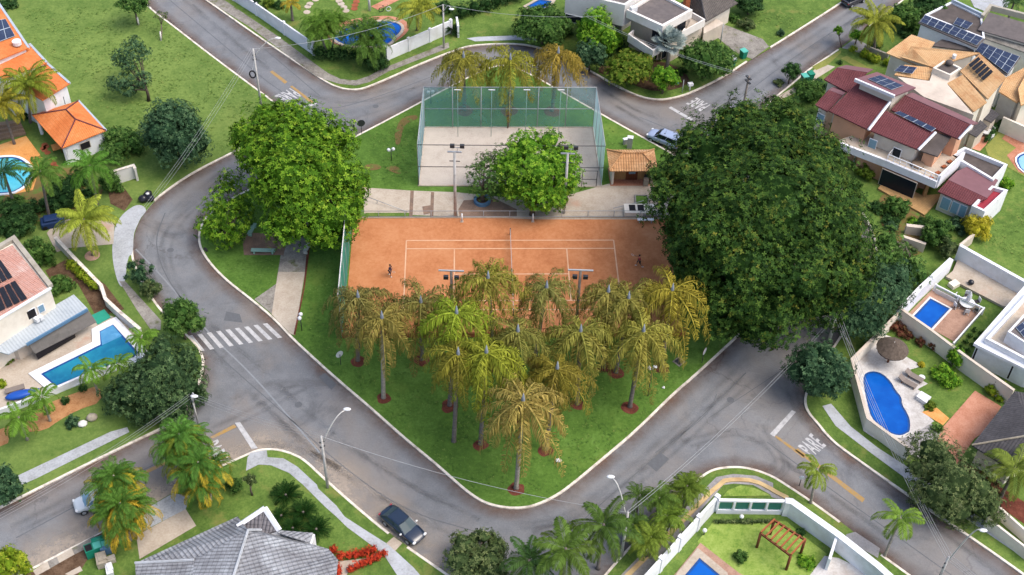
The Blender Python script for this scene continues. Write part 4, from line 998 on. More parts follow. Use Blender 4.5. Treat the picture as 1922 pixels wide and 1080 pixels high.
dd = MB(); dd.wall([lerp2(q0, q1, .36), lerp2(q0, q1, .66)], .3, PAVE, 2.3); dr = dd.build('door', 'wood_dark', root)
dd = MB(); dd.wall([lerp2(q0, q1, .43), lerp2(q0, q1, .6)], .36, 1.1, 2.2); dd.build('window_pane', 'glass_blue', dr)
mb = MB(); mb.flat(offset(ccw(e), .3), PAVE + .012); mb.build('floor', 'brick_paving', root)
x, y = lerp2(fR, fL, .14); o = thing('drinking_fountain', 'stone drinking fountain at the kiosk front', 'drinking fountain', (x, y, PAVE)); mb = MB(); mb.box((x, y - .1, PAVE), (.6, .55, .95)); mb.build('pedestal', 'stone', o); mb = MB(); mb.box((x, y - .1, 1.1), (.5, .45, .1)); mb.build('basin', 'concrete_warm', o); mb = MB(); mb.box((x, y + .22, 1.0), (.5, .15, .5)); mb.build('splash_panel', 'metal_dark', o)
# concrete service boxes, white table and planter by the right walkway
x, y = gxy(1199, 402); o = thing('service_box', 'low concrete service box with two dark square hatches', 'service box', (x, y, PAVE))
mb = MB(); mb.box((x, y, PAVE), (3.6, 1.6, .75), CYAW); mb.build('body', 'wall_cream', o)
for s_ in (-.85, .15):
    mb = MB(); mb.box((x + s_, y + .1 + s_ * CYAW, .88), (.75, 1.0, .05), CYAW); mb.build('hatch', 'void_dark', o)
x, y = gxy(1212, 411, .7); o = thing('white_table', 'long white bench in front of the service box', 'bench', (x, y, LAWN)); mb = MB(); mb.box((x, y, .55), (1.9, .4, .08), CYAW); mb.build('seat', 'lamp_white', o)
for s_ in (-.7, .7): mb = MB(); mb.box((x + s_, y, LAWN), (.1, .35, .43), CYAW); mb.build('leg', 'metal', o)
x, y = gxy(1223, 408, .5); o = thing('covered_bench', 'grey covered bench under the big tree edge', 'bench', (x + .2, y + .4, LAWN)); mb = MB(); mb.prism([(x - 1.0, y + .1), (x + 1.3, y + .1), (x + 1.0, y + .9), (x - .8, y + .9)], .5, .72, True); mb.build('cover', 'paving_grey', o)
for s_ in (-.7, .9): mb = MB(); mb.box((x + s_, y + .5, LAWN), (.1, .5, .4)); mb.build('leg', 'metal', o)
x, y = gxy(1204, 380); o = thing('planter_bed', 'square grass planter with concrete rim on the walkway', 'planter', (x, y, PAVE))
mb = MB(); mb.wall([(x - .75, y - .9), (x + .75, y - .9), (x + .75, y + .9), (x - .75, y + .9)], .18, PAVE, .35, True); mb.build('rim', 'concrete_old', o); mb = MB(); mb.flat([(x - .68, y - .82), (x + .68, y - .82), (x + .68, y + .82), (x - .68, y + .82)], .3); mb.build('grass_fill', 'grass', o)
# swing-gate tubes on the walkway
for lab, a_, b_ in (('thin tube barrier at the left end of the walkway', (684, 378), (765, 401)), ('thin tube barrier at the right end of the walkway', (1150, 402), (1232, 374))):
    p, q = gxy(*a_), gxy(*b_); o = thing('tube_barrier', lab, 'barrier', (*p, PAVE)); mb = MB(); mb.tube([(*p, .9), (*q, .25)], .04, 6); mb.build('rail', 'metal', o, True)
    mb = MB(); mb.tube([(*lerp2(p, q, .3), 0), (*lerp2(p, q, .3), .75)], .04, 6); mb.build('post', 'metal', o, True)
# --- people
def skin_body(pts, edges, rad):
    me = bpy.data.meshes.new('body'); me.from_pydata(pts, edges, []); o = bpy.data.objects.new('body', me); COL.objects.link(o)
    md = o.modifiers.new('skin', 'SKIN'); sb = o.modifiers.new('sub', 'SUBSURF'); sb.levels = 1; sb.render_levels = 1
    if not me.skin_vertices: me.attributes  # layer is made by the modifier
    for i, r_ in enumerate(rad): me.skin_vertices[0].data[i].radius = (r_, r_)
    me.skin_vertices[0].data[0].use_root = True
    dg = bpy.context.evaluated_depsgraph_get(); m2 = bpy.data.meshes.new_from_object(o.evaluated_get(dg)); bpy.data.objects.remove(o); return m2
def person(label, px, az, top, legs, hairc='hair', lunge=.25, group='tennis players', skirt=None, arm_r=(.3, -.42, 1.2), arm_l=(.22, .3, 1.0)):
    """local frame: +x is where the player faces"""
    x, y = gxy(*px); o = thing('person', label, 'person', (x, y, LAWN + .03), group, az); L = lunge
    P = [(0, 0, .95), (.03, 0, 1.2), (.06, 0, 1.42), (.08, 0, 1.52), (.1, 0, 1.62), (.11, 0, 1.72),
         (.05, -.19, 1.42), (.14, -.32, 1.2), arm_r, (.05, .19, 1.42), (.1, .3, 1.18), arm_l,
         (.02, -.1, .9), (.1 + L * .3, -.14, .5), (L * .6, -.15, .09), (L * .6 + .16, -.15, .05),
         (.02, .1, .9), (.02 - L * .2, .15, .5), (-L, .16, .09), (-L + .15, .16, .05)]
    Ed = [(0, 1), (1, 2), (2, 3), (3, 4), (4, 5), (2, 6), (6, 7), (7, 8), (2, 9), (9, 10), (10, 11), (0, 12), (12, 13), (13, 14), (14, 15), (0, 16), (16, 17), (17, 18), (18, 19)]
    Rr = [.14, .13, .15, .055, .095, .08, .06, .045, .032, .06, .045, .032, .095, .065, .045, .035, .095, .065, .045, .035]
    me = skin_body(P, Ed, Rr); bm = bmesh.new(); bm.from_mesh(me)
    mb = MB()
    for hnd, up in ((Vector(arm_r), 1), (Vector(arm_l), 1)):
        d = (hnd - Vector((.12, hnd.y * .9, 1.2))).normalized()
        mb.ball(hnd + d * .05, (.05, .03, .05), 8, 6)
        for k in range(4): mb.tube([hnd + d * .07 + Vector((0, (k - 1.5) * .02, 0)), hnd + d * (.12 + .01 * (k in (1, 2))) + Vector((0, (k - 1.5) * .021, -.01)), hnd + d * (.14 + .012 * (k in (1, 2))) + Vector((.0, (k - 1.5) * .02, -.04))], [.01, .009, .007], 5)
        mb.tube([hnd + d * .03 + Vector((0, .04, 0)), hnd + d * .08 + Vector((0, .065, .01))], [.011, .008], 5)
    mb.ball((.205, 0, 1.655), (.025, .018, .03), 6, 5)
    for s_ in (-1, 1): mb.ball((.1, s_ * .085, 1.665), (.025, .015, .035), 6, 5)
    for p in mb.v: bm.verts.new(p)
    bm.verts.ensure_lookup_table(); nb = len(bm.verts) - len(mb.v)
    for f in mb.f:
        try: bm.faces.new([bm.verts[nb + i] for i in f])
        except ValueError: pass
    bm.to_mesh(me); bm.free(); link_mesh('body', me, 'skin', o, True)
    def shell(name, idx, grow, mat, lo, hi):
        keep = [i for i in idx]; mp = {k: n_ for n_, k in enumerate(keep)}
        ed = [(mp[a], mp[b]) for a, b in Ed if a in mp and b in mp]
        link_mesh(name, skin_body([P[k] for k in keep], ed, [Rr[k] + grow for k in keep]), mat, o, True)
    shell('shirt', [0, 1, 2, 6, 7, 9, 10], .022, top, 0, 0)
    shell('shorts', [0, 12, 13, 16, 17], .03, legs, 0, 0)
    mb = MB(); mb.ball((.075, 0, 1.72), (.115, .105, .1), 10, 7); mb.build('hair', hairc, o, True, world=False)
    for s_, fx, fy in ((0, L * .6 + .06, -.15), (1, -L + .06, .16)):
        mb = MB(); mb.ball((fx, fy, .05), (.15, .06, .06), 8, 6); mb.build('shoe', 'cloth_white', o, True, world=False)
    # racket, held: a thing of its own
    c, s = math.cos(az), math.sin(az); hx, hy, hz = arm_r; wx, wy = x + c * hx - s * hy, y + s * hx + c * hy
    r_ = thing('tennis_racket', 'tennis racket in the hand of the player in %s' % ('dark clothes' if 'dark' in label else 'red'), 'tennis racket', (wx, wy, hz + LAWN), 'rackets', az)
    mb = MB(); mb.tube([(-.02, 0, -.02), (.3, -.05, .1)], .02, 6); mb.build('handle', 'metal_dark', r_, True, world=False)
    mb = MB(); ring = [(.47 + .17 * math.cos(a), -.08 - .05 * math.cos(a) + .13 * math.sin(a), .16 + .06 * math.cos(a)) for a in [2 * math.pi * i / 16 for i in range(17)]]; mb.tube(ring, .014, 5, False)
    mb.build('hoop', 'cloth_white', r_, True, world=False); mb = MB(); mb.poly(ring[:-1]); mb.build('strings', 'net_clear', r_, world=False)
person('tennis player in dark clothes near the left baseline', (732, 520), R(-20), 'cloth_navy', 'cloth_navy')
person('tennis player in a red shirt lunging behind the right baseline', (1199, 502), R(185), 'cloth_red', 'cloth_dark', lunge=.45)
# --- cars
def car(name, label, px, az, paint, kind='sedan', group=None, glass='glass_dark', mirror=None):
    x, y = gxy(*px); Lc, Wd, Hh = {'sedan': (4.5, 1.78, 1.47), 'suv': (4.4, 1.84, 1.68), 'hatch': (3.9, 1.7, 1.5)}[kind]
    o = thing(name, label, 'car', (x, y, .01), group, az)
    if kind == 'sedan': st = [(-.5, .72, .48, .78), (-.485, .9, .38, .9), (-.4, .97, .3, .98), (-.28, 1.0, .26, 1.0), (0, 1.0, .26, .98), (.18, 1.0, .26, .96), (.3, .98, .26, .92), (.42, .94, .3, .83), (.485, .8, .36, .72), (.5, .62, .45, .62)]
    else: st = [(-.5, .8, .45, .95), (-.485, .93, .36, 1.02), (-.4, .98, .3, 1.06), (-.25, 1.0, .27, 1.07), (0, 1.0, .27, 1.06), (.2, 1.0, .27, 1.04), (.32, .98, .27, 1.0), (.43, .93, .3, .92), (.49, .82, .36, .8), (.5, .66, .45, .66)]
    mb = MB(); n = 10; sec = []
    for f, w_, zb, zt in st:
        hw = Wd / 2 * w_; X = f * Lc
        sec.append([(X, -hw * .86, zb), (X, -hw, zb + .18), (X, -hw, zt - .16), (X, -hw * .9, zt - .02), (X, -hw * .5, zt + .02), (X, hw * .5, zt + .02), (X, hw * .9, zt - .02), (X, hw, zt - .16), (X, hw, zb + .18), (X, hw * .86, zb)])
    mb.v = [p for s_ in sec for p in s_]
    for i in range(len(sec) - 1):
        for k in range(n): mb.f.append([i * n + k, i * n + (k + 1) % n, (i + 1) * n + (k + 1) % n, (i + 1) * n + k]); mb.mi.append(0)
    mb.f += [list(range(n)), [(len(sec) - 1) * n + k for k in range(n)][::-1]]; mb.mi += [0, 0]
    body = mb.build('body', paint, o, True, world=False)
    md = body.modifiers.new('bevel', 'SUBSURF'); md.levels = 1; md.render_levels = 1
    if kind == 'sedan': b0, b1, t0, t1 = -.43, .25, -.26, .05
    elif kind == 'suv': b0, b1, t0, t1 = -.47, .26, -.42, .1
    else: b0, b1, t0, t1 = -.46, .27, -.36, .08
    zb = .9 if kind == 'sedan' else 1.0; bw, tw = Wd / 2 * .93, Wd / 2 * .74
    base = [(b0 * Lc, -bw * .9, zb), (b1 * Lc, -bw * .94, zb - .02), (b1 * Lc + .12, 0, zb - .03), (b1 * Lc, bw * .94, zb - .02), (b0 * Lc, bw * .9, zb)]
    tp = [(t0 * Lc, -tw, Hh - .06), (t1 * Lc, -tw * .97, Hh - .07), (t1 * Lc + .08, 0, Hh - .06), (t1 * Lc, tw * .97, Hh - .07), (t0 * Lc, tw, Hh - .06)]
    gl = MB(); gl.add(base + tp, [[i, (i + 1) % 5, 5 + (i + 1) % 5, 5 + i] for i in range(5)]); gl.build('windows', glass, o, world=False)
    rf = MB(); rp = [(a * 1.015 - .02, b * 1.04, c) for a, b, c in tp]; hi = [(a * .9 - .03, b * .85, Hh) for a, b, c in tp]
    rf.add(rp + hi, [[i, (i + 1) % 5, 5 + (i + 1) % 5, 5 + i] for i in range(5)] + [[5, 6, 7, 8, 9]]); rf.build('roof', paint, o, world=False)
    pl = MB()
    for i in (0, 1, 3, 4): pl.tube([base[i], tp[i]], .045, 5)
    for s_, k0, k1 in ((-1, 0, 1), (1, 4, 3)):
        a = Vector(base[k0]).lerp(Vector(base[k1]), .52); b = Vector(tp[k0]).lerp(Vector(tp[k1]), .5); pl.tube([a, b], .04, 5)
    pl.build('pillars', paint, o, world=False)
    for sx in (-.31, .31):
        for sy in (-1, 1):
            wx, wy = sx * Lc + .05, sy * (Wd / 2 - .12); wh = MB(); wh.tube([(wx, wy - .11, .32), (wx, wy + .11, .32)], .32, 16); tyre = wh.build('wheel', 'rubber', o, False, world=False)
            ri = MB(); ri.tube([(wx, wy + sy * .105, .32), (wx, wy + sy * .125, .32)], .2, 12); ri.build('rim', 'metal', tyre, world=False)
    for sy in (-1, 1):
        h_ = MB(); h_.ball((.47 * Lc, sy * Wd * .36, .68 if kind == 'sedan' else .78), (.14, .2, .09), 8, 6); h_.build('headlight', 'lamp_white', o, True, world=False)
        h_ = MB(); h_.ball((-.487 * Lc, sy * Wd * .38, .8), (.07, .16, .1), 8, 6); h_.build('taillight', 'awning_red', o, True, world=False)
        h_ = MB(); h_.ball((.17 * Lc, sy * (Wd / 2 + .08), zb + .05), (.09, .13, .08), 8, 6); h_.build('mirror', mirror or paint, o, True, world=False)
    return o
def carpaint(name, c, rough=.22):
    t_ = NT(name); MATS[name] = t_.done(c, rough, .6); t_.p.inputs['Coat Weight'].default_value = .5
carpaint('paint_black', T('#16283f')); carpaint('paint_silver', T('#a3b2d2')); carpaint('paint_blue', T('#dbe3ea')); carpaint('paint_dark', T('#34343c'))
car('car', 'dark blue sedan driving along the bottom curve', (756, 993), R(-41), 'paint_black', 'sedan', mirror='lamp_white', glass='glass_grey').scale = (1.06, 1.06, 1.06)
car('car', 'silver SUV half hidden behind the big tree', (1246, 268), R(148), 'paint_silver', 'suv')
car('car', 'silver white car with blue windows under the yellow tipped palms', (181, 946), R(207), 'paint_blue', 'hatch', glass='glass_car')
car('car', 'dark car parked at the top end of the upper street', (1601, 6), R(38), 'paint_dark', 'hatch')
# --- bins
def bin_(label, px, cols, az=0.0, group='wheeled bins', h=1.1):
    x, y = gxy(*px); o = thing('rubbish_bin', label, 'bin', (x, y, PAVE), group, az)
    mb = MB(); mb.add([(-.3, -.35, 0), (.3, -.35, 0), (.3, .35, 0), (-.3, .35, 0), (-.38, -.45, h), (.38, -.45, h), (.38, .45, h), (-.38, .45, h)], [[0, 1, 5, 4], [1, 2, 6, 5], [2, 3, 7, 6], [3, 0, 4, 7], [4, 5, 6, 7]]); mb.build('body', cols[0], o, world=False)
    mb = MB(); mb.box((0, 0, h), (.82, .96, .1)); mb.build('lid', cols[1], o, world=False)
bin_('green wheeled bin with white lid at the driveway kerb', (1373, 124), ('plastic_green', 'plastic_white'), R(30)); bin_('green bin with pale lid beside the driveway kerb bin', (1394, 110), ('plastic_green', 'plastic_teal'), R(30))
bin_('green bin on the pavement by the maroon house gate', (1508, 157), ('plastic_green', 'plastic_teal'), R(20)); bin_('second green bin next to the maroon house shrubs', (1519, 152), ('plastic_green', 'plastic_green'), R(20))
x, y = gxy(179, 1040); o = thing('waste_container', 'open teal waste container with mint lids on the verge', 'waste container', (x, y, PAVE), None, R(28))
mb = MB(); mb.box((0, 0, 0), (1.5, .9, 1.1)); mb.build('body', 'plastic_green', o, world=False); mb = MB(); mb.box((.37, 0, 1.1), (.68, .84, .09)); mb.build('lid', 'plastic_teal', o, world=False); mb = MB(); mb.box((-.38, 0, 1.101), (.6, .7, .02)); mb.build('opening', 'void_dark', o, world=False)
x, y = gxy(189, 1027); o = thing('waste_container', 'rounded teal bin behind the open waste container', 'waste container', (x, y, PAVE), None, R(25)); mb = MB(); mb.box((0, 0, 0), (1.2, .7, 1.0)); mb.build('body', 'plastic_green', o, world=False); mb = MB(); mb.tube([(-.6, 0, 1.0), (.6, 0, 1.0)], .34, 12); mb.build('lid', 'plastic_green', o, True, world=False)
x, y = gxy(201, 1036); o = thing('waste_container', 'bluish bin with mint lid beside the rounded teal bin', 'waste container', (x, y, PAVE), None, R(20)); mb = MB(); mb.box((0, 0, 0), (.9, .9, 1.0)); mb.build('body', 'blue_paint', o, world=False); mb = MB(); mb.box((0, .15, 1.0), (.8, .5, .09)); mb.build('lid', 'plastic_teal', o, world=False)
for (bx, by, sz, mt, lab) in ((193, 1058, (.9, 1.3, .8), 'stone', 'stack of old grey boards leaning by the bins'), (209, 1056, (.9, .5, .5), 'wall_old', 'small rubble block right of the bins'), (207, 1074, (.6, 1.2, .5), 'plastic_white', 'white sheet lying below the bins')):
    x, y = gxy(bx, by); o = thing('discarded_board', lab, 'debris', (x, y, PAVE), None, R(22)); mb = MB(); mb.box((0, 0, 0), sz); mb.box((.1, .08, sz[2]), (sz[0] * .8, sz[1] * .7, .12), .12); mb.build('board', mt, o, world=False)
# --- street lamps, poles and cables
L1 = lamp_post('street lamp by the bottom left sidewalk, arm over the junction', (615.5, 917), (605, 819), (646, 771), 10.0)
L2 = lamp_post('street lamp on the field corner behind the bright tree', (492, 212), (482, 92), (517, 72), 11.0)
L3 = lamp_post('street lamp at the white garden wall up north', (833, 92), (831, 9), (846, 15), 8.4)
L4 = lamp_post('street lamp among the areca palms at the bottom', (1166, 1046), (1180, 962), (1151, 899), 10.0)
L5 = lamp_post('street lamp with round white head at the bottom right corner', (1762, 1086), (1783, 1046), (1839, 994), 8.5, head='lamp_white')
L6 = lamp_post('thin curved street lamp behind the dark left trees', (373, 800), (365, 742), (363, 740), 6.5, r=.1)
_, P1 = utility_pole('leaning concrete power pole at the right street edge', (1554.5, 646), (1566, 590), arms=((.4, 2.0, .6), (1.2, 1.4, .6)), r=.2)
a_ = gxy(1556, 646); b_ = gxy(1577, 628)
mb = MB(); mb.tube([(P1[0], P1[1], P1[2] - 1.0), (*gxy(1600, 655), .1)], .07, 6); tag(mb.build('stay_strut', 'pole_concrete', None, True, at=(*gxy(1600, 655), .1)), 'slanting strut propping the right power pole', 'strut')
x_, y_ = gxy(1404, 152, 9.5); root = thing('utility_pole', 'dark pole head showing above the top of the big tree', 'pole', (x_, y_, LAWN)); mb = MB(); mb.tube([(x_, y_, 0), (x_, y_, 10.2)], [.16, .13], 8); mb.build('pole', 'pole_wood', root, True)
for zz in (9.9, 9.3): mb = MB(); mb.box((x_, y_, zz), (.25, 1.0, .12), .5); mb.build('crossarm', 'metal_dark', root)
P2 = (x_, y_, 10.2)
_, P3 = utility_pole('slim grey pole before the weathered driveway', (1352, 82), (1357, 45), 'metal', r=.09)
_, P4 = utility_pole('tall white post in the north pool garden', (694, 22), (692, -25), 'lamp_white', r=.2)
_, P5 = utility_pole('thin grey pole near the junction lettering up right', (1280, 176), (1285, 150), 'metal', r=.06)
bundle('loose bundle of grey cables over the bottom right trees', P1, L5, 4, .22, 1.0, 'cables from the right pole to the corner lamp')
bundle('pair of cables sagging over the right road', P1, L4, 2, .25, 1.6, 'cables from the right pole to the areca lamp')
bundle('cables leaving the corner lamp at the bottom right', L5, G(1990, 1190, 9), 4, .22, .4, 'cables at the corner lamp')
cable('single thin cable crossing the tip of the palm lawn', L1, L4, 1.2)
bundle('thin parallel cables over the bottom left junction', L1, L6, 3, .25, .5, 'cables over the bottom left junction', .011)
bundle('thin parallel cables running along the left street', L6, G(-60, 1000, 7), 3, .25, .8, 'cables along the left street', .011)
bundle('thin cables slanting down over the grass field', L2, G(250, 420, 7), 3, .3, .8, 'cables over the field', .012)
cable('cable between the field lamp and the garden wall lamp', L2, L3, 1.2); cable('cable from the wall lamp to the white house trees', L3, G(1130, 30, 9), .8, mat='metal')
bundle('cables crossing before the white modern house', G(1100, 30, 9), P2, 2, .3, .7, 'cables before the white house', mat='metal')
mb = MB(); q = G(474, 140, 8.5); ring = [(q[0] + .35 * math.cos(a), q[1], q[2] + .5 * math.sin(a)) for a in [2 * math.pi * i / 18 for i in range(19)]]; mb.tube(ring, .09, 6, False); tag(mb.build('cable_coil', 'rubber', None, True, at=q), 'black coil of spare cable hanging near the field lamp', 'cable coil')
cable('short cable holding the black spare coil', (q[0], q[1], q[2] + .5), (L2[0], L2[1], L2[2] - 1.5), .15)
o = thing('mailbox', 'white box on a post near the rounded street corner', 'mailbox', (*gxy(1294, 172), LAWN)); x, y = gxy(1294, 172); mb = MB(); mb.tube([(x, y, 0), (x, y, 1.0)], .08, 8); mb.build('post', 'plastic_white', o, True); mb = MB(); mb.box((x, y, 1.0), (.65, .5, .35), .3); mb.build('box', 'plastic_white', o)
x, y = gxy(1267, 160); mb = MB(); mb.ball((x, y, .4), (.5, .35, .3), 10, 7); tag(mb.build('water_drum', 'plastic_blue', None, True, at=(x, y, LAWN)), 'small blue drum under the trees at the corner', 'drum')
# ------------------------------------------------------------------ walls, pools
def bwall(label, px, h, th=.2, mat='wall_white', z=None, name='boundary_wall', closed=False, posts=0, cap=None, cat='wall', group=None):
    """px traced along the wall's top edge unless z=0"""
    zz = h if z is None else z; xy = [gxy(a, b, zz) for a, b in px]
    root = thing(name, label, cat, (*xy[0], LAWN), group)
    mb = MB(); mb.wall(xy, th, 0.0, h, closed); mb.build('wall', mat, root)
    if cap: mb = MB(); mb.wall(xy, th + .1, h + .003, h + .09, closed); mb.build('coping', cap, root)
    if posts:
        for a, b in zip(xy[:-1], xy[1:]):
            d = math.hypot(b[0] - a[0], b[1] - a[1]); n = max(1, round(d / posts)); rz = math.atan2(b[1] - a[1], b[0] - a[0])
            for i in range(n + 1):
                q = lerp2(a, b, i / n); mb = MB(); mb.box((*q, 0), (th + .16, th + .16, h + .16), rz); mb.build('pillar', mat, root)
    return root
def pool(label, px, water, coping='wall_white', cw=.5, sm=0, h=.28, name='swimming_pool', step=None, stepmat='water_step', band='tile_navy'):
    xy = ccw(chaikin(W(px, h), sm) if sm else W(px, h)); root = thing(name, label, 'pool', (*xy[0], LAWN))
    mb = MB(); o_ = offset(xy, -cw); n = len(xy)
    vs = [(*p, h) for p in xy] + [(*p, h) for p in o_] + [(*p, .05) for p in o_] + [(*p, h - .1) for p in xy]
    fs = []
    for i in range(n):
        j = (i + 1) % n; fs += [[i, n + i, n + j, j], [n + i, 2 * n + i, 2 * n + j, n + j], [3 * n + i, i, j, 3 * n + j]]
    mb.add(vs, fs); mb.build('coping', coping, root)
    mb = MB(); mb.flat(xy, h - .07); mb.build('water', water, root)
    if band:
        i_ = offset(xy, .22); mb = MB(); mb.add([(*p, h - .062) for p in xy] + [(*p, h - .062) for p in i_], [[i, (i + 1) % n, n + (i + 1) % n, n + i] for i in range(n)]); mb.build('tile_band', band, root)
    if step: mb = MB(); mb.flat(W(step, h), h - .06); mb.build('shallow_step', stepmat, root)
    return root
# ------------------------------------------------------------------ building helpers
def P3(px, zs):
    if not isinstance(zs, (list, tuple)): zs = [zs] * len(px)
    return [G(a, b, z) for (a, b), z in zip(px, zs)]
def roofpl(root, px, zs, mat, th=.16, name='roof'):
    mb = MB(); mb.slab(P3(px, zs), th); return mb.build(name, mat, root)
def walls(root, p3, mat, inset=.35, z0=0.0, drop=.17, name='wall'):
    xy = [(p[0], p[1]) for p in p3]; lo_ = min(p[2] for p in p3); zs = [p[2] - drop - (inset * .6 if p[2] > lo_ + .05 else 0) for p in p3]
    if area(xy) < 0: xy = xy[::-1]; zs = zs[::-1]
    xy = offset(xy, inset) if inset else xy
    mb = MB(); n = len(xy)
    mb.add([(*p, z0) for p in xy] + [(*p, zs[i]) for i, p in enumerate(xy)], [[i, (i + 1) % n, n + (i + 1) % n, n + i] for i in range(n)] + [list(range(n, 2 * n))])
    return mb.build(name, mat, root)
def wing(root, px, zs, roofmat, wallmat, inset=.35, th=.16, z0=0.0):
    r_ = roofpl(root, px, zs, roofmat, th); walls(root, P3(px, zs), wallmat, inset, z0, th + .01); return r_
def flatroof(root, px, z, wallmat, roofmat, par=.5, pw=.25, z0=0.0, ph=.05):
    """flat roof with parapet: px = outer top edge of the parapet"""
    xy = ccw(W(px, z)); mb = MB(); n = len(xy); inn = offset(xy, pw)
    mb.add([(*p, z0) for p in xy] + [(*p, z) for p in xy] + [(*p, z) for p in inn] + [(*p, z - par) for p in inn],
           [f for i in range(n) for j in [(i + 1) % n] for f in ([i, j, n + j, n + i], [n + i, n + j, 2 * n + j, 2 * n + i], [2 * n + i, 2 * n + j, 3 * n + j, 3 * n + i])])
    mb.build('wall', wallmat, root); mb = MB(); mb.flat(inn, z - par); return mb.build('roof', roofmat, root)
def quadgrid(root, q, nx, ny, mat, name='solar_panel', gap_=.04, lift=.1, frame=True):
    """q: four 3D corners; each panel a part with its own pale frame"""
    q = [Vector(p) for p in q]; nrm = (q[1] - q[0]).cross(q[3] - q[0]).normalized()
    if nrm.z < 0: nrm = -nrm
    def at(a, b): return (q[0] * (1 - a) + q[1] * a) * (1 - b) + (q[3] * (1 - a) + q[2] * a) * b + nrm * lift
    for i in range(nx):
        for j in range(ny):
            a0, a1, b0, b1 = i / nx, (i + 1) / nx, j / ny, (j + 1) / ny; gx, gy = gap_ / nx, gap_ / ny
            mb = MB(); c = [at(a0 + gx, b0 + gy), at(a1 - gx, b0 + gy), at(a1 - gx, b1 - gy), at(a0 + gx, b1 - gy)]; mb.slab([tuple(p) for p in c], .04)
            pn = mb.build(name, mat, root)
            if frame:
                mb = MB(); c2 = [at(a0, b0), at(a1, b0), at(a1, b1), at(a0, b1)]; mb.slab([tuple(p - nrm * .025) for p in c2], .03); mb.build('frame', 'metal_sheet', pn)
def win(root, a, b, t0, t1, z0, z1_, mat='glass_blue', frame='wall_white', name='window'):
    """window between fractions t0..t1 of the wall line a-b, on the side facing the park"""
    a, b = Vector((a[0], a[1])), Vector((b[0], b[1])); d = (b - a).normalized(); n = Vector((d.y, -d.x))
    if n.dot(Vector((_C[0] * .3 - a.x, _C[1] - a.y))) < 0: n = -n
    p, q = a.lerp(b, t0), a.lerp(b, t1)
    mb = MB(); f0, f1 = p - d * .08 + n * .03, q + d * .08 + n * .03; mb.wall([f0, f1], .07, z0 - .08, z1_ + .08); w_ = mb.build(name, frame, root)
    mb = MB(); mb.wall([p + n * .05, q + n * .05], .07, z0, z1_); mb.build('pane', mat, w_); return w_

# ================================================================== north-west: orange house, field, pools
x, y = gxy(40, 150); H1 = thing('house', 'long bright orange tiled house beside the open grass field', 'house', (x, y, LAWN))
r1 = wing(H1, Z('A', (-40, -20), (207, 345), (-60, 452), (-330, 120)), [6.2, 6.2, 7.3, 7.3], 'roof_orange', 'wall_white')
r2 = wing(H1, Z('A', (213, 318), (337, 452), (20, 570), (-110, 445)), [5.4, 5.4, 6.3, 6.3], 'roof_orange', 'wall_white')
r3 = wing(H1, Z('A', (337, 455), (502, 602), (306, 724), (90, 600)), [4.7, 4.7, 5.5, 5.5], 'roof_orange', 'wall_white')
for a_, b_, z_ in (((-40, -20), (207, 345), 6.2), ((213, 318), (337, 452), 5.4), ((337, 455), (502, 602), 4.7)):
    mb = MB(); p, q = G(*z1('A', *a_), z_), G(*z1('A', *b_), z_); mb.wall([p[:2], q[:2]], .3, z_ - .14, z_ + .08); mb.build('gutter', 'metal_sheet', H1)
quadgrid(H1, [G(*z1('A', -20, 150), 6.9), G(*z1('A', 38, 140), 6.45), G(*z1('A', 108, 262), 6.45), G(*z1('A', -20, 310), 6.9)], 2, 2, 'solar')
p = G(*z1('A', 125, 320), 6.7); mb = MB(); mb.tube([(p[0], p[1], p[2]), (p[0], p[1], p[2] + .5)], .55, 14); mb.build('roof_vent', 'lamp_white', H1)
a_, b_ = gxy(*z1('A', 312, 728), 4.3), gxy(*z1('A', 498, 622), 4.3); win(H1, a_, b_, .05, .7, 2.2, 3.4, 'glass_dark', 'wall_white')
x, y = gxy(130, 235); PV = thing('garden_pavilion', 'open garden pavilion with square orange hipped roof', 'pavilion', (x, y, LAWN))
ez = 3.0; PE = [z1('A', 566, 727), z1('A', 766, 942), z1('A', 446, 1072), z1('A', 231, 830)]; pe = P3(PE, ez); ra, rb = G(*z1('A', 476, 792), 4.2), G(*z1('A', 545, 862), 4.2)
mb = MB()
for f in ([pe[0], pe[1], rb, ra], [pe[2], pe[3], ra, rb], [pe[1], pe[2], rb], [pe[3], pe[0], ra]): mb.slab(f, .12)
rf = mb.build('roof', 'roof_orange', PV)
mb = MB()
for p, q in ((ra, rb), (ra, pe[0]), (ra, pe[3]), (rb, pe[1]), (rb, pe[2])): mb.tube([(p[0], p[1], p[2] + .03), (q[0], q[1], q[2] + .03)], .09, 6)
mb.build('ridge_tiles', 'roof_maroon', rf)
ins = offset(ccw([p[:2] for p in pe]), .4)
for q in ins: mb = MB(); mb.box((*q, 0), (.3, .3, ez - .1)); mb.build('pillar', 'wall_white', PV)
mb = MB(); mb.wall([gxy(*z1('A', 470, 1050), 2.9), gxy(*z1('A', 745, 940), 2.9)], .2, 0, 2.85); mb.build('wall', 'wall_white', PV)
a_, b_ = gxy(*z1('A', 470, 1060), 2.85), gxy(*z1('A', 745, 950), 2.85); win(PV, a_, b_, .36, .6, 1.5, 2.4, 'void_dark', 'wall_beige')
mb = MB(); mb.wall([pe[0][:2], pe[1][:2]], .22, ez - .1, ez + .08); mb.build('gutter', 'metal_sheet', PV)
x, y = gxy(*z1('A', 90, 940)); o = thing('wooden_steps', 'weathered wooden steps beside the coconut palm', 'steps', (x, y, LAWN))
for i in range(4):
    p = [z1('A', -60, 890 + 34 * i), z1('A', 140 + 12 * i, 862 + 26 * i), z1('A', 150 + 12 * i, 884 + 26 * i), z1('A', -60, 915 + 34 * i)]
    mb = MB(); mb.prism(W(p, 1.3 - .3 * i), 0, 1.3 - .3 * i); mb.build('tread', 'wood_grey', o)
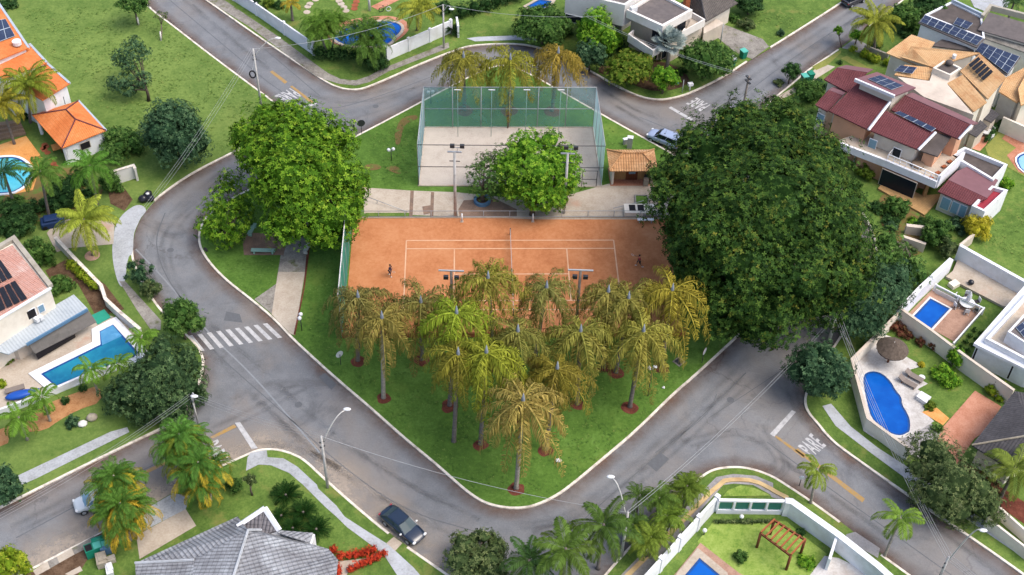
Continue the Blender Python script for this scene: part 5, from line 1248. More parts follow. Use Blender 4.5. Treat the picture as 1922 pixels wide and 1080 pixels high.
struct('patio', Z('E', (-200, 120), (190, -10), (310, 150), (240, 380), (60, 420), (-200, 420)), PAVE, 'tile_orange')
pool('curved cyan pool with pale steps on an orange terrace', Z('E', (-180, 160), (-60, 145), (30, 132), (110, 132), (175, 160), (225, 215), (235, 290), (120, 380), (40, 395), (-160, 400)), 'water_cyan', 'wall_white', .3, 1)
x, y = gxy(111, 284); o = thing('garden_table', 'orange topped garden table under the pavilion edge', 'table', (x, y, LAWN)); mb = MB(); mb.box((x, y, .7), (1.4, 1.2, .08), .5); mb.build('tabletop', 'tile_orange', o)
for sx in (-.5, .5):
    for sy in (-.4, .4): mb = MB(); mb.box((x + sx, y + sy, LAWN), (.08, .08, .58), .5); mb.build('leg', 'wood_dark', o)
for i, (a_, b_) in enumerate(((900, 360), (935, 400), (870, 430), (900, 470), (960, 520), (1030, 670), (1080, 740), (1110, 800))):
    c = (a_ * 180 / 1922, 240 + b_ * 101 / 1078); x, y = gxy(*c); mb = MB(); mb.tube([(x, y, LAWN - .02), (x, y, LAWN + .04)], .38, 9); tag(mb.build('stepping_stone', 'terracotta', at=(x, y, LAWN)), 'terracotta stepping stone on the grass before the pavilion', 'stepping stone', 'stepping stones by the pavilion')
bwall('short white garden wall between the shrubs above the verge', Z('E', (820, 240), (962, 196), (975, 220)), 2.0, .25, 'wall_pale', cap='kerb')
pave('E', [(780, 380), (880, 340), (960, 450), (900, 530), (800, 480)], 'soil_brown', name='soil')
pave('E', [(340, 690), (420, 590), (830, 600), (820, 770), (500, 800), (410, 830)], 'concrete_warm', name='driveway')
pave('E', [(330, 960), (500, 870), (760, 1060), (900, 1240), (700, 1300), (560, 1050), (420, 1130)], 'soil_brown', LAWN + .01, name='soil')
# low cream wall W lot
bwall('long low cream wall with flaking coping beside the yellow hedge', Z('E', (398, 716), (545, 872), (730, 1062)) + Z('I', (760, 120), (850, 205), (1010, 340)), 1.25, .28, 'wall_pale', cap='kerb')
x, y = gxy(101, 424); o = thing('covered_vehicle', 'low shape under a dark blue tarpaulin near the coconut palm', 'covered vehicle', (x, y, PAVE), None, R(20)); mb = MB(); mb.box((0, 0, 0), (2.6, 1.4, .9)); mb.box((-.1, 0, .9), (1.6, 1.1, .35)); c = mb.build('tarpaulin', 'tarp_navy', o, world=False); md = c.modifiers.new('bevel', 'BEVEL'); md.width = .2; md.segments = 3
for wx in (-.9, .9): mb = MB(); mb.tube([(wx, -.74, .28), (wx, .74, .28)], .28, 10); mb.build('wheel', 'rubber', o, world=False)
# west house with old clay roof and solar strips
x, y = gxy(40, 540); H2 = thing('house', 'cream house with old pink tiles and black solar strips', 'house', (x, y, LAWN))
z_ = 6.2; mb_ = [(27, 451), (96, 540), (-60, 640), (-190, 560)]
walls(H2, P3(mb_, z_), 'wall_cream', .1, 0, .0)
mb = MB(); e_ = [gxy(a, b, z_ + .02) for a, b in [(-60, 502), (27, 451), (96, 540)]]; mb.wall(e_, .5, z_ + .003, z_ + .45); mb.build('parapet', 'wall_old', H2)
mb = MB(); e_ = [gxy(a, b, z_) for a, b in [(96, 541), (-60, 634)]]; mb.wall(e_, .3, z_ - .05, z_ + .12); mb.build('gutter', 'wall_white', H2)
roofpl(H2, [(23, 460), (89, 541), (-55, 628), (-150, 545)], [z_ + .25, z_ + .12, z_ + .12, z_ + .25], 'roof_clay_old', .1)
q = [G(*z1('E', -120, 930), z_ + .24), G(*z1('E', 0, 868), z_ + .24), G(*z1('I', 212, 132), z_ + .2), G(*z1('I', 0, 232), z_ + .2)]
quadgrid(H2, q, 4, 2, 'solar_heater', gap_=.09, lift=.12, frame=False)
wa, wb = gxy(*z1('I', 375, 80), 5.6), gxy(*z1('I', -100, 335), 5.6)
win(H2, wa, wb, .30, .46, 3.9, 5.0, 'void_dark', 'wall_white'); win(H2, wa, wb, .17, .25, 4.0, 4.9, 'glass_blue', 'wall_white'); win(H2, wa, wb, .5, .58, 4.0, 4.9, 'glass_blue', 'wall_white')
for i, f in enumerate((.27, .33)):
    a__ = Vector(wa).lerp(Vector(wb), f); mb = MB(); mb.box((a__.x + .25, a__.y - .3, 3.5), (.55, .4, .45), R(-30)); mb.build('air_conditioner', 'plastic_white', H2)
roofpl(H2, Z('I', (532, 88), (634, 192), (190, 448), (60, 520), (-120, 470), (60, 360)), [3.3, 3.1, 3.1, 3.1, 3.2, 3.3], 'metal_ribbed', .14)
mb = MB(); e_ = [gxy(*z1('I', *p), 3.0) for p in ((632, 196), (190, 450))]; mb.wall(e_, .16, 2.8, 3.13); mb.build('fascia', 'blue_paint', H2)
p = P3(Z('I', (636, 200), (196, 440), (255, 515), (697, 287)), [2.75, 2.75, 1.35, 1.35]); mb = MB(); mb.slab(p, .05); mb.build('awning', 'awning', H2)
p = P3(Z('I', (255, 515), (540, 375), (545, 395), (275, 555)), [1.3, 1.3, .4, .4]); mb = MB(); mb.slab(p, .05); mb.build('shade_screen', 'void_dark', H2)
walls(H2, P3(Z('I', (500, 120), (560, 180), (100, 440), (-40, 400)), 3.0), 'wall_beige', .2, 0, .2)
struct('patio', Z('I', (-60, 690), (-40, 560), (200, 480), (690, 280), (800, 250), (985, 330), (1010, 480), (960, 580), (640, 680), (420, 770), (270, 835), (0, 930), (-60, 950)), PAVE, 'concrete_warm')
pool('L shaped blue pool with wide white rim by the cream house', Z('I', (718, 352), (815, 303), (1000, 508), (965, 540), (400, 752), (292, 660), (725, 447)), 'water_teal', 'wall_white', .8, 0, .32, step=Z('I', (722, 355), (812, 306), (880, 385), (735, 452)))
x, y = gxy(191, 595); o = thing('floor_mat', 'bright green square mat beside the blue pool', 'mat', (x, y, PAVE)); mb = MB(); mb.slab(P3(Z('I', (655, 240), (752, 195), (800, 252), (705, 305)), .24), .06); mb.build('mat', 'mat_green', o)
bwall('white retaining wall along the sandy garden below the pool', Z('I', (-60, 940), (0, 915), (270, 815), (420, 750), (640, 655), (800, 600)), 1.0, .25, 'wall_white')
x, y = gxy(40, 747); o = thing('pool_float', 'long blue inflatable lying at the low pool wall', 'inflatable', (x, y, PAVE), None, R(20)); mb = MB(); mb.ball((0, 0, .35), (1.5, .55, .35), 12, 8); mb.build('body', 'plastic_blue', o, True, world=False); mb = MB(); mb.tube([(1.2, 0, .4), (1.9, .1, .5)], [.2, .08], 8); mb.build('tail', 'plastic_blue', o, True, world=False)
x, y = gxy(30, 736); o = thing('sun_lounger', 'brown lounger beside the long blue inflatable', 'sun lounger', (x, y, PAVE), None, R(25)); mb = MB(); mb.box((0, 0, .3), (1.9, .65, .1)); mb.build('seat', 'lounger', o, world=False)
for sx in (-.7, .7): mb = MB(); mb.box((sx, 0, 0), (.1, .6, .3)); mb.build('leg', 'wood_dark', o, world=False)
pave('I', [(190, 1010), (300, 900), (560, 800), (720, 750), (740, 870), (560, 930), (420, 1010), (330, 1076), (180, 1090)], 'soil_orange', LAWN + .01, 1, name='soil')
pave('M', [(-80, 60), (90, 0), (60, 130), (-80, 190)], 'soil_orange', LAWN + .01, name='soil')
for (a_, b_, r_, lab) in ((600, 1035, .5, 'pale round boulder on the lawn of the sandy garden'), (668, 990, .6, 'grey round boulder against the big dark left tree')):
    x, y = gxy(*z1('I', a_, b_)); mb = MB(); mb.ball((x, y, LAWN + r_ * .3), (r_, r_ * .85, r_ * .55), 9, 7); rg = random.Random(a_); mb.v = [(p + rg.uniform(-.05, .05), q + rg.uniform(-.05, .05), c + rg.uniform(-.04, .04)) for p, q, c in mb.v]
    tag(mb.build('boulder', 'wall_pale' if a_ == 600 else 'stone', None, True, at=(x, y, LAWN)), lab, 'boulder')

# ================================================================== bottom left: grey tiled house
x, y = gxy(430, 1040); H3 = thing('house', 'silver grey tiled roof house at the bottom left edge', 'house', (x, y, LAWN))
ez, rz_ = 3.3, 5.6
A0, B0, Cc, D0, E0, F0, G0 = z1('M', 975, 990), z1('M', 1715, 652), z1('N', 125, 752), z1('N', 565, 888), z1('N', 632, 965), z1('N', 610, 1180), z1('M', 985, 1200)
T0, T1 = z1('M', 1790, 752), z1('M', 1660, 1160)
a3, b3_, c3_, d3, e3, f3, g3 = [G(*p, ez) for p in (A0, B0, Cc, D0, E0, F0, G0)]; t0, t1 = G(*T0, rz_), G(*T1, rz_)
in_l = G(*z1('M', 1400, 968), 4.3)
mb = MB()
for f in ([a3, b3_, t0, in_l], [a3, in_l, t0, t1, g3]): pass
mb.slab([b3_, a3, in_l, t0], .14); mb.slab([t0, in_l, G(*z1('M', 1385, 1160), 4.6), t1], .14); mb.slab([in_l, a3, g3, G(*z1('M', 1385, 1160), 4.6)], .14)
mb.slab([t0, t1, f3, e3, d3, c3_], .14); mb.build('roof', 'roof_grey', H3)
walls(H3, [G(p[0], p[1], ez) if False else p for p in (a3, b3_, c3_, d3, e3, f3, g3)], 'wall_white', .5, 0, .2)
for p, q in ((t0, t1), (a3, in_l), (t0, c3_)):
    mb = MB(); mb.tube([(p[0], p[1], p[2] + .05), (q[0], q[1], q[2] + .05)], .13, 6); mb.build('ridge_tiles', 'concrete', H3)
ga_, gl_, gr_ = G(*z1('N', 102, 588), 5.2), G(*z1('M', 1712, 720), 4.3), G(*z1('N', 208, 750), 4.3)
g0_ = G(*z1('N', 60, 790), 3.9)
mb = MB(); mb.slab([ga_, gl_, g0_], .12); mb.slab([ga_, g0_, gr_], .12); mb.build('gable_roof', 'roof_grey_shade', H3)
mb = MB()
for p, q in ((ga_, gl_), (ga_, gr_)): mb.tube([(p[0], p[1], p[2] - .05), (q[0], q[1], q[2] - .05)], .26, 4)
mb.build('gable_trim', 'wall_white', H3)
mb = MB(); mb.add([(*gl_[:2], 0), (*ga_[:2], 0), (*gr_[:2], 0), (*g0_[:2], 0), (gl_[0], gl_[1], gl_[2] - .2), (ga_[0], ga_[1], ga_[2] - .2), (gr_[0], gr_[1], gr_[2] - .2), (g0_[0], g0_[1], g0_[2] - .2)], [[0, 1, 5, 4], [1, 2, 6, 5], [2, 3, 7, 6], [3, 0, 4, 7]]); mb.build('wall', 'wall_white', H3)
w3 = P3(Z('N', (125, 745), (452, 770), (428, 842), (290, 800)), [4.0, 3.3, 3.3, 4.0]); mb = MB(); mb.slab(w3, .12); mb.build('porch_roof', 'roof_grey', H3)
mb = MB(); mb.wall([w3[1][:2], w3[2][:2]], .3, 0, 3.1); mb.build('wall', 'wall_white', H3)

# ================================================================== north: white garden wall, pool
bwall('white panelled garden wall sloping down on the north garden left', Z('B', (-300, -190), (35, 22), (450, 308)), 2.1, .2, 'wall_white', posts=5.5)
bwall('white panelled garden wall rising right behind the round hedge', Z('B', (985, 346), (1445, 148)), 2.1, .2, 'wall_white', posts=4.2)
mb_root = bwall('short white gate pier by the north driveway', Z('B', (1488, 122), (1500, 190)), 2.0, .25, 'wall_white')
pave('B', [(560, 220), (640, 180), (720, 150), (860, 130), (1000, 120), (1120, 150), (1150, 215), (1110, 265), (1060, 300), (1010, 335), (900, 360), (560, 330)], 'brick_paving', name='patio', sm=1)
pool('kidney shaped deep blue pool behind the areca palms', Z('B', (600, 250), (680, 205), (760, 180), (880, 160), (990, 150), (1060, 165), (1095, 195), (1075, 240), (1025, 275), (1020, 300), (960, 330), (880, 330), (700, 330), (610, 290)), 'water_blue', 'concrete_warm', .4, 1)
pave('B', [(870, 55), (960, 12), (1075, -25), (1090, 0), (1000, 45), (920, 80)], 'brick_paving', name='path')
for i, (a_, b_) in enumerate(((470, 5), (430, 35), (415, 55), (408, 95), (640, 15), (655, 35), (675, 60), (690, 85), (765, 20), (755, 45), (750, 70))):
    x, y = gxy(*z1('B', a_, b_)); mb = MB(); mb.tube([(x, y, LAWN - .02), (x, y, LAWN + .04)], .5, 9); tag(mb.build('stepping_stone', 'concrete_warm' if i < 8 else 'terracotta', at=(x, y, LAWN)), 'flat stepping stone in the north garden grass' if i < 8 else 'reddish stepping stone in the north garden grass', 'stepping stone', 'stepping stones in the north garden')
x, y = gxy(z1('B', 970, 68)[0], z1('B', 970, 68)[1], .5); o = thing('bicycle', 'dark bicycle with one pale wheel by the north pool', 'bicycle', (x, y, LAWN), None, R(15))
for sx, mt in ((-.52, 'rubber'), (.52, 'wall_white')):
    mb = MB(); mb.tube([(sx + .34 * math.cos(a), 0, .36 + .34 * math.sin(a)) for a in [2 * math.pi * i / 16 for i in range(17)]], .04, 6, False); mb.build('wheel', mt, o, True, world=False)
mb = MB(); mb.tube([(-.52, 0, .36), (-.1, 0, .36), (.35, 0, .8), (-.2, 0, .8), (-.1, 0, .36)], .03, 6); mb.tube([(.52, 0, .36), (.38, 0, .95)], .03, 6); mb.tube([(-.2, 0, .8), (-.24, 0, .92)], .03, 6); mb.build('frame', 'metal_dark', o, True, world=False)
mb = MB(); mb.tube([(.38, -.28, .98), (.38, .28, .98)], .03, 6); mb.build('handlebar', 'metal_dark', o, True, world=False); mb = MB(); mb.ball((-.25, 0, .95), (.16, .09, .05), 8, 5); mb.build('saddle', 'rubber', o, True, world=False)
pool('small blue pool corner behind the north driveway trees', Z('C', (150, 45), (240, -5), (330, 8), (300, 50), (200, 75)), 'water_blue', 'concrete_warm', .4)
# white modern house
x, y = gxy(1240, 60); H4 = thing('house', 'white modern flat roofed house with gravel roof behind trees', 'house', (x, y, LAWN))
flatroof(H4, Z('C', (870, 72), (1130, 190), (1346, 72), (1090, -62)), 6.9, 'parapet', 'roof_gravel', .35, .35, z0=5.7)
walls(H4, P3(Z('C', (870, 72), (1130, 190), (1346, 72), (1090, -62)), 6.0), 'wall_beige', .5, 0, .25)
flatroof(H4, Z('C', (430, -60), (858, 38), (1010, -60), (700, -200)), 7.6, 'wall_pale', 'roof_gravel', .4, .35, z0=4.3)
walls(H4, P3(Z('C', (430, -60), (858, 38), (1010, -60), (700, -200)), 4.6), 'wall_grey', .35, 0, .1)
p0, p1 = gxy(*z1('C', 500, -20), 4.2), gxy(*z1('C', 880, 120), 4.2)
a_, b_ = P3(Z('C', (430, -60), (858, 38)), 7.6); win(H4, a_, b_, .03, .45, 3.2, 4.2, 'glass_dark', 'wall_white')
for k in range(3): win(H4, a_, b_, .55 + .12 * k, .62 + .12 * k, 3.4, 4.0, 'glass_dark', 'wall_grey')
def balcony(root, px, z, slab_=.25, par=.75, mat='parapet', fl='concrete_warm'):
    xy = W(px, z); c = ccw(xy); mb = MB(); mb.prism(c, z - par - slab_, z - par, True); mb.build('balcony_floor', fl, root)
    mb = MB(); mb.wall(xy, .2, z - par - slab_ - .15, z); mb.build('balcony_parapet', mat, root)
balcony(H4, Z('C', (920, 218), (886, 248), (1060, 362), (1110, 330)), 4.3)
balcony(H4, Z('C', (1290, 205), (1275, 225), (1430, 140), (1345, 92)), 4.6)
flatroof(H4, Z('C', (1080, 240), (1200, 300), (1420, 170), (1330, 100)), 3.4, 'wall_beige', 'concrete_warm', .1)
mb = MB(); p = G(*z1('C', 918, 68), 6.9); mb.box((p[0], p[1], 6.6), (.9, .6, .7), .5); mb.build('air_conditioner', 'plastic_white', H4)
a_, b_ = P3(Z('C', (870, 72), (1130, 190)), 6.0); win(H4, a_, b_, .75, .98, 3.6, 5.2, 'glass_dark', 'wall_beige'); win(H4, a_, b_, .5, .95, .6, 2.6, 'glass_dark', 'wall_beige')
a_, b_ = P3(Z('C', (1130, 190), (1346, 72)), 6.0); win(H4, a_, b_, .08, .3, .6, 5.0, 'glass_dark', 'wall_beige'); win(H4, a_, b_, .5, .8, 3.6, 5.2, 'glass_dark', 'wall_beige'); win(H4, a_, b_, .55, .9, .4, 2.5, 'void_dark', 'wall_beige', 'garage_opening')
# dark hipped house behind
x, y = gxy(1350, 10); H5 = thing('house', 'house with dark grey hipped tile roof beside the white house', 'house', (x, y, LAWN))
ez = 3.4; q = [G(*z1('C', *p), ez) for p in ((1260, 20), (1440, 158), (1672, 22), (1480, -110))]; ap = G(*z1('C', 1400, -30), 5.8); ap2 = G(*z1('C', 1455, -70), 5.8)
mb = MB(); [mb.slab(f, .14) for f in ([q[0], q[1], ap], [q[1], q[2], ap2, ap], [q[2], q[3], ap2], [q[3], q[0], ap, ap2])]; mb.build('roof', 'roof_dark', H5); walls(H5, q, 'wall_cream', .7, 0, .2)
mb = MB(); mb.tube([(*q[1][:2], ez + .08), (*ap[:2], 5.9)], .1, 6); mb.build('ridge_tiles', 'roof_slate', H5)
mb = MB(); p = G(*z1('C', 1305, 5), 5.0); mb.box((p[0], p[1], 3.8), (.7, .7, 2.0), .4); mb.build('chimney', 'brick_red', H5)
walls(H5, P3(Z('C', (1425, 200), (1425, 245), (1570, 170), (1520, 135)), [2.2] * 4), 'wall_beige', .0, 0, .0)

# ================================================================== north-east: maroon, tan and solar houses
x, y = gxy(1640, 200); H6 = thing('house', 'large maroon tiled house with white terrace and wooden deck', 'house', (x, y, LAWN))
def D(*p): return Z('D', *p)
wing(H6, D((570, 490), (792, 525), (655, 668), (478, 572)), [6.7, 6.7, 5.9, 5.9], 'roof_maroon', 'wall_cream', .4)
roofpl(H6, D((570, 488), (792, 523), (835, 500), (640, 470)), [6.7, 6.7, 5.9, 5.9], 'flat_pink')
wing(H6, D((510, 650), (612, 690), (505, 805), (414, 757)), [6.0, 6.0, 5.3, 5.3], 'roof_maroon', 'wall_cream', .4)
roofpl(H6, D((510, 648), (612, 688), (650, 655), (548, 628)), [6.0, 6.0, 5.5, 5.5], 'flat_pink')
wing(H6, D((722, 598), (982, 700), (800, 938), (515, 800)), [7.6, 7.6, 5.9, 5.9], 'roof_maroon', 'wall_salmon', .5)
r_ = wing(H6, D((703, 570), (862, 520), (1142, 632), (990, 692)), [8.8, 8.4, 8.4, 8.8], 'flat_pink', 'wall_cream', .45, .2)
mb = MB(); e_ = [gxy(*z1('D', 703, 570), 8.8), gxy(*z1('D', 990, 692), 8.8)]; mb.wall(e_, .25, 8.45, 8.86); mb.build('fascia', 'wall_white', H6)
quadgrid(H6, [G(*z1('D', 795, 575), 8.7), G(*z1('D', 880, 550), 8.5), G(*z1('D', 1050, 625), 8.5), G(*z1('D', 965, 655), 8.7)], 2, 3, 'solar', lift=.15)
wing(H6, D((925, 800), (1285, 955), (1160, 1082), (808, 940)), [6.9, 6.9, 5.9, 5.9], 'roof_maroon', 'wall_cream', .5)
wing(H6, D((1062, 690), (1545, 905), (1452, 1005), (962, 792)), [7.8, 7.8, 6.7, 6.7], 'roof_maroon', 'wall_salmon', .4)
roofpl(H6, D((1062, 686), (1545, 901), (1592, 888), (1120, 668)), [7.82, 7.82, 7.0, 7.0], 'flat_pink')
for a_, b_, z_ in (((982, 700), (800, 938), 6.9), ((1285, 955), (1160, 1082), 6.5), ((1545, 905), (1452, 1005), 7.3)):
    p, q = G(*z1('D', *a_), z_ + .7), G(*z1('D', *b_), z_ - .8 if a_[0] == 982 else z_ - .5); mb = MB(); mb.tube([p, q], .18, 4); mb.build('verge_trim', 'wall_white', H6)
quadgrid(H6, [G(*z1('D', 985, 820), 7.0), G(*z1('D', 1025, 808), 7.05), G(*z1('D', 1285, 932), 7.05), G(*z1('D', 1255, 955), 6.95)], 1, 4, 'solar', lift=.15)
wing(H6, D((1300, 960), (1400, 985), (1300, 1130), (1165, 1085)), [6.3, 6.3, 5.7, 5.7], 'roof_stain', 'wall_salmon', .4)
a_, b_ = P3(D((414, 757), (515, 805)), 5.3); win(H6, a_, b_, .35, .8, 2.9, 4.4, 'shutter_blue', 'wall_white')
a_, b_ = P3(D((808, 940), (1160, 1082)), 5.9); win(H6, a_, b_, .06, .2, 3.4, 4.8, 'shutter_blue', 'wall_white'); win(H6, a_, b_, .55, .7, 2.9, 4.9, 'glass_dark', 'wall_white')
def HH_(*p): return Z('H', *p)
# terrace slab on posts
TZ = 3.6; tx = W(HH_((560, 20), (740, 95), (930, 165), (1290, 318), (1475, 145), (1395, 110), (1130, 20), (800, -60)), TZ); mb = MB(); mb.prism(tx, TZ - .35, TZ, True); mb.build('terrace_floor', 'concrete_warm', H6)
mb = MB(); e_ = W(HH_((540, 20), (740, 100), (930, 185), (1270, 370), (1300, 330)), TZ); mb.wall(W(HH_((540, 20), (740, 97), (930, 170), (1292, 322)), TZ), .3, TZ - .75, TZ + .25); mb.build('terrace_fascia', 'wall_white', H6)
mb = MB(); mb.wall(W(HH_((1300, 316), (1477, 146)), TZ), .25, TZ - .9, TZ + 1.0); mb.build('terrace_parapet', 'wall_white', H6)
rp = W(HH_((968, 122), (930, 165), (1290, 316)), TZ); mb = MB(); mb.tube([(*q, TZ + 1.05) for q in rp], .06, 6); mb.tube([(*q, TZ + .6) for q in rp], .03, 6)
for i in range(9): q = lerp2(rp[1], rp[2], i / 8); mb.tube([(*q, TZ), (*q, TZ + 1.05)], .04, 6)
mb.build('railing', 'wall_white', H6, True)
walls(H6, P3(HH_((640, 60), (900, 170), (1180, 290), (1330, 150), (900, 0)), TZ), 'wall_salmon', .8, 0, .4)
a_, b_ = P3(HH_((640, 60), (1180, 290)), TZ); win(H6, a_, b_, .52, .97, .4, 2.7, 'glass_dark', 'wall_beige')
for q in ((985, 320), (1195, 430), (700, 170)): x, y = gxy(*z1('H', *q)); mb = MB(); mb.box((x, y, 0), (.4, .4, TZ - .3)); mb.build('pillar', 'wall_white' if q[0] != 1195 else 'wood_deck', H6)
mb = MB(); mb.prism(W(HH_((905, 318), (1010, 330), (1190, 410), (1345, 400), (1205, 552), (868, 360)), .4), .1, .4); mb.build('deck', 'wood_deck', H6)
for q in ((1250, 285), (1300, 250), (1345, 205), (1385, 170)): p = G(*z1('H', *q), TZ + .1); mb = MB(); mb.box(p, (.6, .4, .12), .6); mb.build('planter_box', 'brick_red', H6)
x, y, zz = G(*z1('H', 1152, 200), TZ); mb = MB(); mb.tube([(x, y, TZ), (x, y, TZ + .35), (x, y, TZ + .45)], [.75, .8, .6], 14); tag(mb.build('hot_tub', 'wood_grey', None, True, at=(x, y, TZ)), 'round dark tub standing on the white house terrace', 'tub')
# right wings of the maroon house
flatroof(H6, HH_((1395, 118), (1492, 60), (1805, 188), (1700, 300)), 3.6, 'wall_white', 'roof_stain', .55, .3)
wing(H6, HH_((1375, 300), (1660, 432), (1532, 482), (1300, 382)), [3.6, 3.6, 3.0, 3.0], 'roof_maroon', 'wall_cream', .3)
roofpl(H6, HH_((1375, 298), (1655, 430), (1715, 362), (1440, 236)), [3.62, 3.62, 3.3, 3.3], 'flat_pink')
wing(H6, HH_((1440, 236), (1520, 200), (1735, 300), (1700, 360)), [3.3, 3.3, 3.3, 3.3], 'flat_pink', 'wall_salmon', .2)
flatroof(H6, HH_((1545, 485), (1690, 340), (1808, 372), (1640, 528)), 3.4, 'wall_white', 'awning_red', .5, .3)
a_, b_ = P3(HH_((1300, 382), (1532, 482)), 2.9); win(H6, a_, b_, .2, .45, .9, 2.5, 'shutter_blue', 'wall_white'); win(H6, a_, b_, .52, .72, .9, 2.5, 'shutter_blue', 'wall_white'); win(H6, a_, b_, .77, .95, .9, 2.5, 'shutter_blue', 'wall_white')
# yard of the maroon house
pave('H', [(1480, 60), (1560, -40), (1660, -90), (1720, -60), (1640, 60), (1600, 100)], 'brick_paving', name='patio')
pave('H', [(1640, 70), (1760, -60), (1990, 0), (1990, 320), (1830, 230), (1660, 130)], 'grass_dry', LAWN + .01, name='lawn')
pave('H', [(1760, 10), (1820, -60), (1990, -40), (1990, 100), (1870, 80)], 'brick_paving', PAVE, name='patio'); pave('H', [(1795, 130), (1870, 70), (1990, 90), (1990, 290), (1880, 250)], 'brick_paving', PAVE + .004, name='patio')
pool('pale blue pool edge framed by salmon paving at the right border', HH_((1862, 150), (1900, 110), (2000, 90), (2000, 270), (1900, 230)), 'water_pale', 'wall_white', .2, 1)
x, y = gxy(*z1('H', 1640, -20)); o = thing('garden_table', 'round white garden table on the orange back patio', 'table', (x, y, LAWN)); mb = MB(); mb.tube([(x, y, .7), (x, y, .78)], .7, 14); mb.build('tabletop', 'plastic_white', o); mb = MB(); mb.tube([(x, y, .1), (x, y, .7)], [.3, .1], 8); mb.build('leg', 'metal', o, True)
for a in range(4):
    ch = thing('garden_chair', 'white chair around the round table on the orange patio', 'chair', (x + .95 * math.cos(a * 1.57 + .5), y + .95 * math.sin(a * 1.57 + .5), LAWN), 'chairs of the orange patio', a * 1.57 + .5)
    mb = MB(); mb.box((0, 0, .4), (.45, .45, .06)); mb.build('seat', 'plastic_white', ch, world=False); mb = MB(); mb.box((.2, 0, .46), (.06, .45, .42)); mb.build('backrest', 'plastic_white', ch, world=False)
    for sx in (-.18, .18):
        for sy in (-.18, .18): mb = MB(); mb.box((sx, sy, 0), (.05, .05, .4)); mb.build('leg', 'metal', ch, world=False)
# tan house
x, y = gxy(1790, 130); H7 = thing('house', 'cream house with stepped tan tile roofs and black solar strips', 'house', (x, y, LAWN))
wing(H7, D((1110, 250), (1280, 305), (1160, 480), (928, 382)), [6.6, 6.6, 5.6, 5.6], 'roof_tan', 'wall_cream', .4)
wing(H7, D((1112, 335), (1605, 382), (1262, 485), (1035, 412)), [7.2, 8.0, 6.6, 6.0], 'roof_tan', 'wall_cream', .4)
wing(H7, D((1060, 468), (1265, 488), (1238, 582), (985, 540)), [6.4, 6.4, 5.7, 5.7], 'roof_tan', 'wall_cream', .4)
quadgrid(H7, [G(*z1('D', 1030, 475), 6.3), G(*z1('D', 1150, 490), 6.4), G(*z1('D', 1115, 535), 6.1), G(*z1('D', 985, 515), 6.0)], 2, 2, 'solar')
wing(H7, D((1605, 388), (1795, 560), (1662, 715), (1462, 512)), [8.2, 8.2, 7.0, 7.0], 'roof_tan', 'wall_cream', .45)
wing(H7, D((1480, 540), (1655, 738), (1560, 805), (1366, 602)), [6.9, 6.9, 6.2, 6.2], 'roof_tan', 'wall_cream', .45)
flatroof(H7, D((1352, 432), (1475, 492), (1392, 545), (1265, 490)), 7.0, 'wall_cream', 'roof_stain', .2)
quadgrid(H7, [G(*z1('D', 1600, 408), 8.2), G(*z1('D', 1712, 520), 8.1), G(*z1('D', 1620, 602), 7.4), G(*z1('D', 1508, 482), 7.6)], 5, 1, 'solar_heater', lift=.2, gap_=.12, frame=False)
walls(H7, P3(D((1010, 555), (1240, 585), (1270, 500), (1480, 545), (1370, 610), (1560, 830), (1200, 700)), [6.2] * 7), 'wall_beige', .0, 0, .0)
a_, b_ = P3(D((1100, 620), (1540, 840)), 5.2); 
mb = MB(); p = G(*z1('D', 1265, 720), 4.6); mb.box(p, (.9, .6, .7), R(-25)); mb.build('air_conditioner', 'metal_dark', H7)
mb = MB(); p = G(*z1('D', 1415, 420), 7.3); mb.tube([(p[0], p[1], p[2]), (p[0], p[1], p[2] + .5)], .25, 10); mb.build('water_heater', 'lamp_white', H7)
mb = MB(); p = G(*z1('D', 1380, 468), 6.85); mb.ball((p[0], p[1], p[2] + .3), (.5, .5, .35), 12, 8); mb.build('water_tank', 'roof_stain', H7, True)
x, y = gxy(1905, 170); H8 = thing('house', 'tan tiled house at the right edge above the garden wall', 'house', (x, y, LAWN))
wing(H8, D((1790, 560), (1960, 470), (2050, 640), (1870, 740), (1740, 660)), [5.0, 5.6, 5.0, 4.6, 4.6], 'roof_tan', 'wall_grey', .3)
wing(H8, D((1880, 640), (1960, 490), (2100, 700), (1900, 760)), [5.6, 5.8, 5.0, 5.0], 'roof_tan', 'wall_cream', .3)
bwall('tall cream garden wall above the dry yellow lawn', D((1775, 845), (1990, 940)), 2.4, .3, 'wall_cream')
for lab, pts, mt in (('small dark lean to roof by the cream wall', ((1615, 850), (1680, 780), (1745, 825), (1690, 885)), 'roof_slate'), ('grey flat shed roof behind the maroon house', ((1520, 960), (1600, 860), (1660, 910), (1580, 990)), 'roof_slate')):
    x, y = gxy(*z1('D', *pts[0])); o = thing('garden_shed', lab, 'shed', (x, y, LAWN)); q = P3(D(*pts), [2.4, 2.8, 2.8, 2.4]); mb = MB(); mb.slab(q, .12); mb.build('roof', mt, o); walls(o, q, 'wall_beige', .2, 0, .13)
